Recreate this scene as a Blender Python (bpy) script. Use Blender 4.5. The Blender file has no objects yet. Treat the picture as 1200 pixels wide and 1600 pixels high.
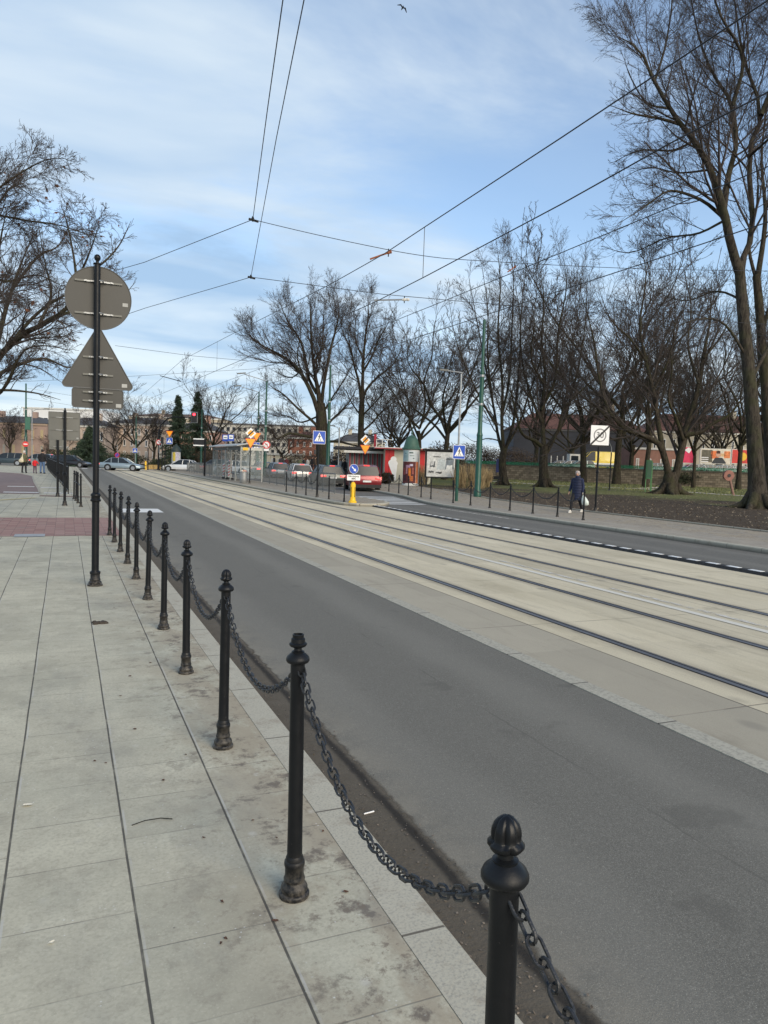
import bpy, bmesh, math, random
import numpy as np
from mathutils import Vector, Matrix, Euler
random.seed(7)
S = bpy.context.scene
C = S.collection
R_ = math.radians
# ------------------------------------------------------------------ camera
F_, CX, CY, H = 1155., 600., 800., 1.7
PITCH, ROLL, YAW = R_(-3.8), R_(1.9), R_(-23.4)
_c, _s = math.cos(YAW), math.sin(YAW)
RM = np.array([[_c, -_s, 0], [_s, _c, 0], [0, 0, 1]])
f0 = np.array([0, math.cos(PITCH), math.sin(PITCH)]); r0 = np.array([1., 0, 0]); u0 = np.cross(r0, f0)
r1 = r0*math.cos(ROLL)+u0*math.sin(ROLL); u1 = -r0*math.sin(ROLL)+u0*math.cos(ROLL)
CF, CR, CU = RM@f0, RM@r1, RM@u1
cd = bpy.data.cameras.new('camera'); cam = bpy.data.objects.new('camera', cd); C.objects.link(cam)
cd.sensor_fit = 'VERTICAL'; cd.sensor_height = 36; cd.lens = F_/1600*36; cd.clip_start = .05; cd.clip_end = 4000
M = Matrix.Identity(4)
for i in range(3):
    M[i][0] = CR[i]; M[i][1] = CU[i]; M[i][2] = -CF[i]
M[2][3] = H
cam.matrix_world = M
S.camera = cam
S.render.resolution_x, S.render.resolution_y = 768, 1024
# ------------------------------------------------------------------ sun, sky, exposure
SUN_EL, SUN_AZ = 27., 168.      # azimuth measured clockwise from +Y
az = R_(SUN_AZ)
sdir = Vector((math.sin(az)*math.cos(R_(SUN_EL)), math.cos(az)*math.cos(R_(SUN_EL)), math.sin(R_(SUN_EL))))
sl = bpy.data.lights.new('sun', 'SUN'); sl.energy = 2.1; sl.angle = R_(42); sl.color = (1, .86, .66)
so = bpy.data.objects.new('sun', sl); C.objects.link(so)
so.rotation_euler = sdir.to_track_quat('Z', 'Y').to_euler()
S.view_settings.view_transform = 'Standard'; S.view_settings.look = 'None'
S.view_settings.exposure = .55; S.view_settings.gamma = 1
W = bpy.data.worlds.new('World'); S.world = W; W.use_nodes = True
def world():
    t = W.node_tree; n = t.nodes; L = t.links; n.clear()
    o = n.new('ShaderNodeOutputWorld'); sky = n.new('ShaderNodeTexSky'); sky.sky_type = 'NISHITA'; sky.sun_disc = False
    sky.sun_elevation = R_(SUN_EL); sky.sun_rotation = az; sky.air_density = 1.0; sky.dust_density = .6; sky.ozone_density = 1.0
    b1 = n.new('ShaderNodeBackground'); b1.inputs[1].default_value = .145; L.new(sky.outputs[0], b1.inputs[0])
    tc = n.new('ShaderNodeTexCoord'); sp = n.new('ShaderNodeSeparateXYZ'); L.new(tc.outputs['Generated'], sp.inputs[0])
    def math_(op, a, b=None):
        m = n.new('ShaderNodeMath'); m.operation = op
        for i, v in enumerate((a, b)):
            if v is None: continue
            if isinstance(v, (int, float)): m.inputs[i].default_value = v
            else: L.new(v, m.inputs[i])
        return m.outputs[0]
    zz = math_('ADD', math_('MAXIMUM', sp.outputs[2], 0.0), .16)
    cb = n.new('ShaderNodeCombineXYZ')
    L.new(math_('DIVIDE', sp.outputs[0], zz), cb.inputs[0]); L.new(math_('DIVIDE', sp.outputs[1], zz), cb.inputs[1])
    mp = n.new('ShaderNodeMapping'); L.new(cb.outputs[0], mp.inputs[0]); mp.inputs['Rotation'].default_value = (0, 0, R_(35)); mp.inputs['Scale'].default_value = (.75, 1.5, 1)
    mp.inputs['Location'].default_value = (3.1, 1.7, 0)
    n1 = n.new('ShaderNodeTexNoise'); n1.inputs['Scale'].default_value = .85; n1.inputs['Detail'].default_value = 7; n1.inputs['Roughness'].default_value = .60; n1.inputs['Distortion'].default_value = .5
    L.new(mp.outputs[0], n1.inputs['Vector'])
    # thicker cover low down, thinner towards the zenith and to the right
    cov = math_('MULTIPLY', sp.outputs[2], -.46)
    side = math_('MULTIPLY', sp.outputs[0], -.16)
    low = math_('MULTIPLY', math_('MAXIMUM', math_('SUBTRACT', .28, sp.outputs[2]), 0.0), .9)
    v = math_('ADD', math_('ADD', math_('ADD', n1.outputs[0], cov), side), low)
    rp = n.new('ShaderNodeMapRange'); rp.interpolation_type = 'SMOOTHSTEP'; L.new(v, rp.inputs[0])
    rp.inputs[1].default_value = .16; rp.inputs[2].default_value = .44; rp.inputs[3].default_value = .10; rp.inputs[4].default_value = .90
    n2 = n.new('ShaderNodeTexNoise'); n2.inputs['Scale'].default_value = 1.3; n2.inputs['Detail'].default_value = 5; n2.inputs['Distortion'].default_value = .4
    L.new(mp.outputs[0], n2.inputs['Vector'])
    cr = n.new('ShaderNodeValToRGB'); L.new(n2.outputs[0], cr.inputs[0])
    cr.color_ramp.elements[0].position = .36; cr.color_ramp.elements[0].color = (.27, .395, .555, 1)
    cr.color_ramp.elements[1].position = .66; cr.color_ramp.elements[1].color = (.53, .605, .665, 1)
    b2 = n.new('ShaderNodeBackground'); L.new(cr.outputs[0], b2.inputs[0]); b2.inputs[1].default_value = 1.0
    mx = n.new('ShaderNodeMixShader'); L.new(rp.outputs[0], mx.inputs[0]); L.new(b1.outputs[0], mx.inputs[1]); L.new(b2.outputs[0], mx.inputs[2])
    L.new(mx.outputs[0], o.inputs[0])
world()
# ------------------------------------------------------------------ pixel <-> place helpers (photo pixels, 1200 x 1600)
def ray(px, py): return CF+(px-CX)/F_*CR-(py-CY)/F_*CU
def G(px, py, z=0.):
    d = ray(px, py); t = (z-H)/d[2]; return (d[0]*t, d[1]*t)
def DP(px, py, D):
    d = ray(px, py)*D; return (float(d[0]), float(d[1]), float(H+d[2]))
def BA(px, D, z=0.):          # ground point seen at column px, depth D
    a = DP(px, 700, D)[2]; b = DP(px, 800, D)[2]
    py = 700+(z-a)/(b-a)*100; p = DP(px, py, D); return (p[0], p[1])
def ZH(px, py, D): return DP(px, py, D)[2]
def DEP(x, y): return float(x*CF[0]+y*CF[1])
def faceang(px): return YAW-math.atan((px-CX)/F_)
# ------------------------------------------------------------------ materials
MATS = {}
def mat(name, col, rough=.6, metal=0., var=.12, scale=6., bump=0., bscale=None, emit=None, estr=1., spec=.5, col2=None, stretch=None, coat=0.):
    if name in MATS: return MATS[name]
    m = bpy.data.materials.new(name); m.use_nodes = True; MATS[name] = m
    t = m.node_tree; n = t.nodes; L = t.links; b = n['Principled BSDF']
    b.inputs['Roughness'].default_value = rough; b.inputs['Metallic'].default_value = metal
    b.inputs['Specular IOR Level'].default_value = spec
    if coat: b.inputs['Coat Weight'].default_value = coat
    tc = n.new('ShaderNodeTexCoord'); mp = n.new('ShaderNodeMapping'); L.new(tc.outputs['Object'], mp.inputs[0])
    if stretch: mp.inputs['Scale'].default_value = stretch
    nz = n.new('ShaderNodeTexNoise'); nz.inputs['Scale'].default_value = scale; nz.inputs['Detail'].default_value = 6; nz.inputs['Roughness'].default_value = .6
    L.new(mp.outputs[0], nz.inputs['Vector'])
    cr = n.new('ShaderNodeValToRGB'); L.new(nz.outputs[0], cr.inputs[0]); e = cr.color_ramp.elements
    e[0].position = .3; e[1].position = .7
    c2 = col2 or col
    e[0].color = tuple(max(0, c*(1-var)) for c in col[:3])+(1,); e[1].color = tuple(min(1, c*(1+var)) for c in c2[:3])+(1,)
    L.new(cr.outputs[0], b.inputs['Base Color'])
    if bump:
        bn = n.new('ShaderNodeTexNoise'); bn.inputs['Scale'].default_value = bscale or scale*3; bn.inputs['Detail'].default_value = 4
        L.new(mp.outputs[0], bn.inputs['Vector'])
        bp = n.new('ShaderNodeBump'); bp.inputs['Strength'].default_value = bump; bp.inputs['Distance'].default_value = .02
        L.new(bn.outputs[0], bp.inputs['Height']); L.new(bp.outputs[0], b.inputs['Normal'])
    if emit:
        b.inputs['Emission Color'].default_value = emit+(1,); b.inputs['Emission Strength'].default_value = estr
    return m
class NB:
    """small node-graph writer working on world position"""
    def __init__(s, name):
        s.m = bpy.data.materials.new(name); s.m.use_nodes = True; MATS[name] = s.m
        s.t = s.m.node_tree; s.n = s.t.nodes; s.L = s.t.links; s.b = s.n['Principled BSDF']
        g = s.n.new('ShaderNodeNewGeometry'); s.P = g.outputs['Position']
        sp = s.n.new('ShaderNodeSeparateXYZ'); s.L.new(s.P, sp.inputs[0]); s.x, s.y, s.z = sp.outputs
    def set(s, sock, v):
        if isinstance(v, (int, float)): sock.default_value = v
        elif isinstance(v, tuple): sock.default_value = v if len(v) == 4 or sock.type == 'VECTOR' else v+(1,)
        else: s.L.new(v, sock)
    def M(s, op, a, b=0., c=0.):
        m = s.n.new('ShaderNodeMath'); m.operation = op; s.set(m.inputs[0], a); s.set(m.inputs[1], b)
        if op in ('MULTIPLY_ADD', 'COMPARE'): s.set(m.inputs[2], c)
        return m.outputs[0]
    def noise(s, scale, detail=5, rough=.6, vec=None, stretch=None, dist=0):
        q = s.n.new('ShaderNodeTexNoise'); q.inputs['Scale'].default_value = scale; q.inputs['Detail'].default_value = detail
        q.inputs['Roughness'].default_value = rough; q.inputs['Distortion'].default_value = dist
        v = vec or s.P
        if stretch:
            mp = s.n.new('ShaderNodeMapping'); mp.inputs['Scale'].default_value = stretch; s.L.new(v, mp.inputs[0]); v = mp.outputs[0]
        s.L.new(v, q.inputs['Vector']); return q.outputs[0]
    def voro(s, scale, stretch=None, vec=None, feat='F1'):
        q = s.n.new('ShaderNodeTexVoronoi'); q.inputs['Scale'].default_value = scale; q.feature = feat
        v = vec or s.P
        if stretch:
            mp = s.n.new('ShaderNodeMapping'); mp.inputs['Scale'].default_value = stretch; s.L.new(v, mp.inputs[0]); v = mp.outputs[0]
        s.L.new(v, q.inputs['Vector']); return q.outputs[0]
    def rng(s, v, a, b, c=0., d=1., smooth=True):
        q = s.n.new('ShaderNodeMapRange'); q.interpolation_type = 'SMOOTHSTEP' if smooth else 'LINEAR'; s.set(q.inputs[0], v)
        for i, k in enumerate((a, b, c, d)): q.inputs[i+1].default_value = k
        return q.outputs[0]
    def mix(s, f, a, b, mode='MIX'):
        q = s.n.new('ShaderNodeMix'); q.data_type = 'RGBA'; q.blend_type = mode; q.clamp_factor = True
        s.set(q.inputs[0], f); s.set(q.inputs[6], a); s.set(q.inputs[7], b); return q.outputs[2]
    def cell(s, a, b):
        cb = s.n.new('ShaderNodeCombineXYZ'); s.set(cb.inputs[0], a); s.set(cb.inputs[1], b)
        w = s.n.new('ShaderNodeTexWhiteNoise'); w.noise_dimensions = '2D'; s.L.new(cb.outputs[0], w.inputs['Vector']); return w.outputs[0]
    def line(s, v, period, off, w):       # 1 on the joint lines of a coordinate
        f = s.M('FRACT', s.M('DIVIDE', s.M('SUBTRACT', v, off), period))
        d = s.M('MULTIPLY', s.M('MINIMUM', f, s.M('SUBTRACT', 1., f)), period)
        return s.rng(d, w*.5, w, 1, 0)
    def fin(s, col, rough=.85, bump=None, bstr=.3, bdist=.01, spec=.3):
        s.set(s.b.inputs['Base Color'], col); s.set(s.b.inputs['Roughness'], rough); s.b.inputs['Specular IOR Level'].default_value = spec
        if bump is not None:
            bp = s.n.new('ShaderNodeBump'); bp.inputs['Strength'].default_value = bstr; bp.inputs['Distance'].default_value = bdist
            s.L.new(bump, bp.inputs['Height']); s.L.new(bp.outputs[0], s.b.inputs['Normal'])
        return s.m
def m_slabs(name, x0, px, py, base, cross=.5, dirt=1., kerbx=.7):
    k = NB(name)
    wx = k.M('ADD', k.x, k.M('MULTIPLY', k.M('SUBTRACT', k.noise(.9, 2), .5), .010))
    col_id = k.M('FLOOR', k.M('DIVIDE', k.M('SUBTRACT', wx, x0), px))
    yy = k.M('ADD', k.y, k.M('MULTIPLY', k.M('FRACT', k.M('MULTIPLY', col_id, .5)), py*1.2))
    row = k.M('FLOOR', k.M('DIVIDE', yy, py))
    jl = k.line(wx, px, x0, .006); jc = k.line(yy, py, 0, .0042)
    jc2 = k.M('MULTIPLY', jc, k.rng(k.noise(2.2, 3), .38, .58, .12, cross))
    jl2 = k.M('MULTIPLY', jl, k.rng(k.noise(5, 3), .25, .5, .55, 1.))
    tint = k.rng(k.cell(col_id, row), 0, 1, .93, 1.04, False)
    c = k.mix(k.rng(k.noise(1.4, 8, .75), .3, .7), tuple(v*.80 for v in base), tuple(v*1.12 for v in base))
    c = k.mix(1., c, tint, 'MULTIPLY')
    c = k.mix(k.rng(k.noise(60, 3), .42, .70, 0, .6), c, tuple(v*.72 for v in base))
    c = k.mix(k.rng(k.noise(110, 2, .5), .58, .70, 0, .22), c, tuple(min(1, v*1.5) for v in base))
    # sandy dirt and stains, stronger towards the kerb side of the walk
    near = k.rng(k.x, kerbx-.45, kerbx+.55, .12, 1.)
    st = k.M('MULTIPLY', k.rng(k.noise(2.6, 8, .7, stretch=(1, .55, 1)), .40, .54), near)
    c = k.mix(k.M('MULTIPLY', st, .8*dirt), c, (.34, .285, .205))
    c = k.mix(k.M('MULTIPLY', k.rng(k.noise(5, 8, .72), .52, .63), k.rng(near, 0, 1, .15, .9)), c, (.15, .125, .10))
    c = k.mix(k.M('MULTIPLY', k.rng(k.noise(.8, 7, .7, stretch=(1, .4, 1)), .48, .66), .35), c, (.2, .195, .18))
    blot = k.M('MULTIPLY', k.rng(k.voro(5.5, stretch=(1, .8, 1)), .04, .16, 1, 0), k.rng(k.noise(11, 7, .8), .40, .52)); c = k.mix(k.M('MULTIPLY', k.M('MULTIPLY', blot, k.rng(near, 0, 1, .3, 1)), .55), c, (.60, .58, .51))
    c = k.mix(k.M('MULTIPLY', k.M('MULTIPLY', k.rng(k.noise(16, 9, .8), .52, .60), k.rng(k.noise(2.1, 4), .4, .6)), k.rng(near, 0, 1, .18, .85)), c, (.19, .155, .12))
    # chips of mortar, droppings, gum
    sp = k.M('MULTIPLY', k.rng(k.voro(26), .06, .12, 1, 0), k.rng(k.noise(1.7, 4), .46, .58))
    c = k.mix(k.M('MULTIPLY', sp, .75), c, (.66, .65, .60))
    gm = k.M('MULTIPLY', k.rng(k.voro(9, vec=None), .035, .05, 1, 0), k.rng(k.noise(3.1, 3), .44, .56))
    c = k.mix(k.M('MULTIPLY', gm, .6), c, (.12, .11, .10))
    chip = k.M('MULTIPLY', k.line(wx, px, x0, .016), k.rng(k.noise(24, 6, .8), .60, .68)); c = k.mix(k.M('MULTIPLY', chip, .8), c, (.12, .11, .09))
    c = k.mix(k.M('MULTIPLY', jl2, .92), c, (.075, .07, .06)); c = k.mix(jc2, c, (.10, .095, .085))
    # pale sand packed along some joints
    sand = k.M('MULTIPLY', k.line(k.M('SUBTRACT', wx, .012), px, x0, .006), k.rng(k.noise(3.3, 4), .45, .6, 0, .6))
    c = k.mix(sand, c, (.5, .49, .45))
    h = k.M('SUBTRACT', k.M('SUBTRACT', k.M('MULTIPLY', k.noise(90, 4), .12), jl2), k.M('MULTIPLY', jc2, .5))
    return k.fin(c, .88, h, .5, .006, .25)
def m_asphalt(name, base, wear=.5):
    k = NB(name)
    c = k.mix(k.noise(.35, 6, .65, stretch=(1.6, .35, 1)), tuple(v*.82 for v in base), tuple(v*1.12 for v in base))
    c = k.mix(k.rng(k.noise(170, 3, .7), .38, .7, 0, 1), tuple(v*.6 for v in base), c)
    c = k.mix(k.rng(k.voro(120), .08, .26, 1, 0), c, tuple(min(1, v*1.8) for v in base))
    c = k.mix(k.rng(k.noise(55, 4, .8), .58, .72, 0, .55), c, tuple(min(1, v*1.9) for v in base))
    c = k.mix(k.M('MULTIPLY', k.rng(k.noise(1.3, 7, .7), .5, .8), .35*wear), c, tuple(v*.55 for v in base))
    for xx in (1.95, 3.35, 12.9, 14.4):
        d = k.M('ABSOLUTE', k.M('SUBTRACT', k.M('ADD', k.x, k.M('MULTIPLY', k.noise(.5, 3), .5)), xx+.25))
        c = k.mix(k.M('MULTIPLY', k.rng(d, .05, .38, 1, 0), .22), c, tuple(v*1.35 for v in base))
    c = k.mix(k.M('MULTIPLY', k.rng(k.x, 1.6, 2.0, 1, 0), k.rng(k.noise(3, 6, .7), .35, .6, .1, .6)), c, tuple(v*1.3 for v in (base[0], base[1]*.96, base[2]*.9)))
    seam = k.M('ABSOLUTE', k.M('SUBTRACT', k.M('ADD', k.x, k.M('MULTIPLY', k.noise(2.5, 6, .7), .06)), 2.93)); c = k.mix(k.M('MULTIPLY', k.rng(seam, .004, .012, 1, 0), k.rng(k.noise(1.1, 4), .44, .58, 0, .45)), c, tuple(v*.45 for v in base))
    oil = k.rng(k.noise(2.3, 3, .5), .62, .70, 0, .4); c = k.mix(oil, c, tuple(v*.5 for v in base))
    return k.fin(c, .9, k.M('ADD', k.noise(150, 3), k.M('MULTIPLY', k.noise(60, 2), .7)), .4, .005, .3)
def m_trackbed():
    k = NB('track_concrete')
    c = k.mix(k.noise(.5, 7, .65, stretch=(1.5, .3, 1)), (.53, .465, .32), (.71, .63, .46))
    c = k.mix(k.rng(k.noise(1.4, 8, .7, stretch=(1, .25, 1)), .42, .75, 0, .75), c, (.44, .38, .255))
    # outer slab by the lane is greyer and pinkish
    c = k.mix(k.rng(k.x, 4.93, 4.96, 1, 0), c, k.mix(k.noise(1.2, 6), (.43, .385, .29), (.34, .305, .235)))
    pan = k.cell(k.M('FLOOR', k.M('DIVIDE', k.y, 3.0)), k.M('FLOOR', k.M('DIVIDE', k.x, 1.55)))
    c = k.mix(1., c, k.rng(pan, 0, 1, .90, 1.09, False), 'MULTIPLY')
    jc = k.M('MULTIPLY', k.line(k.y, 3.0, 1.1, .012), k.rng(k.noise(2, 3), .35, .6, .15, .7))
    c = k.mix(jc, c, (.13, .11, .085))
    for xx, w, a in ((4.95, .011, .85), (4.1, .01, .7), (7.15, .006, .5), (8.12, .008, .55), (10.35, .008, .5)):
        d = k.M('ABSOLUTE', k.M('SUBTRACT', k.M('ADD', k.x, k.M('MULTIPLY', k.M('SUBTRACT', k.noise(2, 2), .5), .01)), xx))
        c = k.mix(k.M('MULTIPLY', k.rng(d, w*.5, w*1.3, 1, 0), a), c, (.09, .08, .065))
    # rail-side grime
    for xx in (5.35, 6.8, 8.45, 9.92):
        d = k.M('ABSOLUTE', k.M('SUBTRACT', k.x, xx))
        c = k.mix(k.M('MULTIPLY', k.rng(d, .03, .24, .55, 0), k.rng(k.noise(3, 5, .6, stretch=(1, .3, 1)), .3, .6, .5, 1)), c, (.15, .125, .095))
    c = k.mix(k.rng(k.noise(110, 3, .7), .4, .75, 0, .35), c, (.22, .195, .15))
    c = k.mix(k.rng(k.voro(40), .04, .07, .45, 0), c, (.52, .49, .42))
    c = k.mix(k.M('MULTIPLY', k.rng(k.noise(.9, 6, .7), .58, .74), .4), c, (.2, .175, .13))
    c = k.mix(k.M('MULTIPLY', k.rng(k.noise(5, 8, .8, stretch=(1, .12, 1)), .52, .68), .35), c, (.24, .21, .155))
    c = k.mix(k.M('MULTIPLY', k.rng(k.voro(1.3, stretch=(1, .6, 1)), .05, .14, 1, 0), .5), c, (.22, .2, .16))
    return k.fin(c, .85, k.M('SUBTRACT', k.noise(80, 4), k.M('MULTIPLY', jc, 2.)), .3, .006, .3)
def m_dirt():
    k = NB('park_soil')
    c = k.mix(k.noise(3., 8, .75), (.042, .031, .022), (.135, .105, .075))
    c = k.mix(k.rng(k.noise(.6, 5), .4, .7, 0, .5), c, (.07, .052, .036))
    c = k.mix(k.rng(k.voro(14), .05, .10, .5, 0), c, (.26, .21, .15))
    gr = k.rng(k.M('ADD', k.noise(.22, 6, .65), k.rng(k.M('ADD', k.M('MULTIPLY', k.x, .9), k.M('MULTIPLY', k.y, .45)), 32, 66, -.28, .3)), .42, .60)
    g = k.mix(k.noise(1.6, 8, .75), (.10, .115, .04), (.20, .20, .085))
    g = k.mix(k.rng(k.noise(.5, 5), .5, .7, 0, .5), g, (.17, .14, .075))
    c = k.mix(gr, c, g)
    return k.fin(c, .95, k.noise(14, 8, .8), .9, .06, .1)
def m_ground():
    k = NB('far_ground')
    c = k.mix(k.noise(.05, 5), (.10, .10, .095), (.15, .14, .125))
    return k.fin(c, .92, None)
def m_brickpave(name, a, b, wx=.2, wy=.1):
    k = NB(name)
    jl = k.line(k.x, wx, 0, .006); jc = k.line(k.y, wy, 0, .006)
    t = k.cell(k.M('FLOOR', k.M('DIVIDE', k.x, wx)), k.M('FLOOR', k.M('DIVIDE', k.y, wy)))
    c = k.mix(t, a, b); c = k.mix(k.rng(k.noise(1.5, 7, .7), .5, .72, 0, .7), c, (.25, .22, .19))
    c = k.mix(k.M('MULTIPLY', k.M('MAXIMUM', jl, jc), .6), c, (.10, .08, .07))
    return k.fin(c, .9, None)
def m_paint(name, col, wear=.5, cut=None):
    k = NB(name)
    c = k.mix(k.noise(9, 5), tuple(v*.8 for v in col), col)
    n_ = k.noise(7, 9, .85, stretch=(2.2, .8, 1)); a = k.rng(n_, .74-wear*.5, .80-wear*.5, 1, 0)
    a2 = k.M('SUBTRACT', 1., k.M('MULTIPLY', k.M('SUBTRACT', 1., a), 1.))
    k.set(k.b.inputs['Alpha'], a2 if wear > 0 else 1.)
    return k.fin(c, .75, None)
def m_bark(name, dark=(.020, .016, .012), light=(.07, .058, .042), moss=(.048, .052, .022)):
    k = NB(name)
    v = k.noise(9, 8, .75, stretch=(1, 1, .22), dist=.6)
    c = k.mix(k.rng(v, .36, .64), dark, light)
    c = k.mix(k.M('MULTIPLY', k.rng(k.noise(1.3, 5), .45, .65), .5), c, moss)
    return k.fin(c, .93, v, .9, .05, .15)
def m_wall(name, base, bw, bh, mortar, var=.25):
    k = NB(name)
    tc = k.n.new('ShaderNodeTexCoord'); br = k.n.new('ShaderNodeTexBrick')
    mp = k.n.new('ShaderNodeMapping'); mp.inputs['Rotation'].default_value = (R_(90), 0, 0); k.L.new(tc.outputs['Object'], mp.inputs[0]); k.L.new(mp.outputs[0], br.inputs['Vector'])
    br.inputs['Color1'].default_value = tuple(v*(1-var) for v in base)+(1,); br.inputs['Color2'].default_value = tuple(min(1, v*(1+var)) for v in base)+(1,)
    br.inputs['Mortar'].default_value = mortar+(1,); br.inputs['Scale'].default_value = 1; br.inputs['Brick Width'].default_value = bw; br.inputs['Row Height'].default_value = bh
    br.inputs['Mortar Size'].default_value = bh*.06
    c = k.mix(k.rng(k.noise(.7, 7, .7), .45, .75, 0, .45), br.outputs[0], tuple(v*.5 for v in base))
    return k.fin(c, .92, None)
iron = None
def m_iron():
    k = NB('black_cast_iron')
    c = k.mix(k.noise(8, 5), (.004, .0045, .0055), (.009, .010, .0115))
    dust = k.M('MULTIPLY', k.rng(k.z, .0, .2, .4, .0), k.rng(k.noise(30, 6, .7), .35, .65))
    c = k.mix(dust, c, (.22, .19, .15))
    c = k.mix(k.rng(k.noise(45, 5, .75), .66, .74, 0, .4), c, (.13, .12, .11))
    return k.fin(c, k.rng(k.noise(20, 4), .3, .7, .34, .5), k.noise(55, 3), .2, .003, .28)
iron = m_iron()
chainm = mat('chain_metal', (.025, .027, .03), .42, .0, .4, 30, .2)
galv = mat('galvanised_steel', (.36, .37, .37), .5, .7, .15, 12)
signback = mat('sign_back_grey', (.052, .051, .046), .5, .2, .06, 3)
signback2 = mat('sign_back_pale_grey', (.14, .14, .125), .5, .2, .06, 3)
green = mat('dark_green_paint', (.008, .07, .045), .4, 0, .15, 4)
white = mat('white_paint', (.8, .8, .78), .5, 0, .05, 4)
offwhite = mat('off_white', (.62, .61, .56), .6, 0, .1, 3)
black = mat('black_plastic', (.012, .012, .013), .5, 0, .2, 8)
rubber = mat('black_rubber', (.025, .025, .025), .8, 0, .35, 20, .3)
blue = mat('sign_blue', (.01, .07, .42), .4, 0, .05, 4)
red = mat('sign_red', (.62, .02, .02), .4, 0, .05, 4)
yellow = mat('sign_yellow', (.9, .36, .01), .45, 0, .05, 4)
postyellow = mat('yellow_plastic', (.85, .50, .01), .45, 0, .08, 6)
orange = mat('orange_insulator', (.30, .10, .04), .6)
wirem = mat('wire_dark', (.03, .03, .032), .5, .3)
paperm = mat('weathered_paper', (.6, .6, .57), .9, 0, .22, 5)
skin = mat('skin', (.52, .30, .21), .55, 0, .05, 10)
glassd = mat('car_glass', (.018, .024, .03), .22, 0, .1, 2, spec=.35)
barkA = m_bark('bark_brown'); barkB = m_bark('bark_grey', (.024, .020, .016), (.08, .068, .052), (.055, .058, .026))
twigm = mat('twig_brown', (.055, .043, .036), .9, 0, .3, 2)
twigm2 = mat('twig_dark', (.045, .035, .028), .9, 0, .3, 2)
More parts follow.
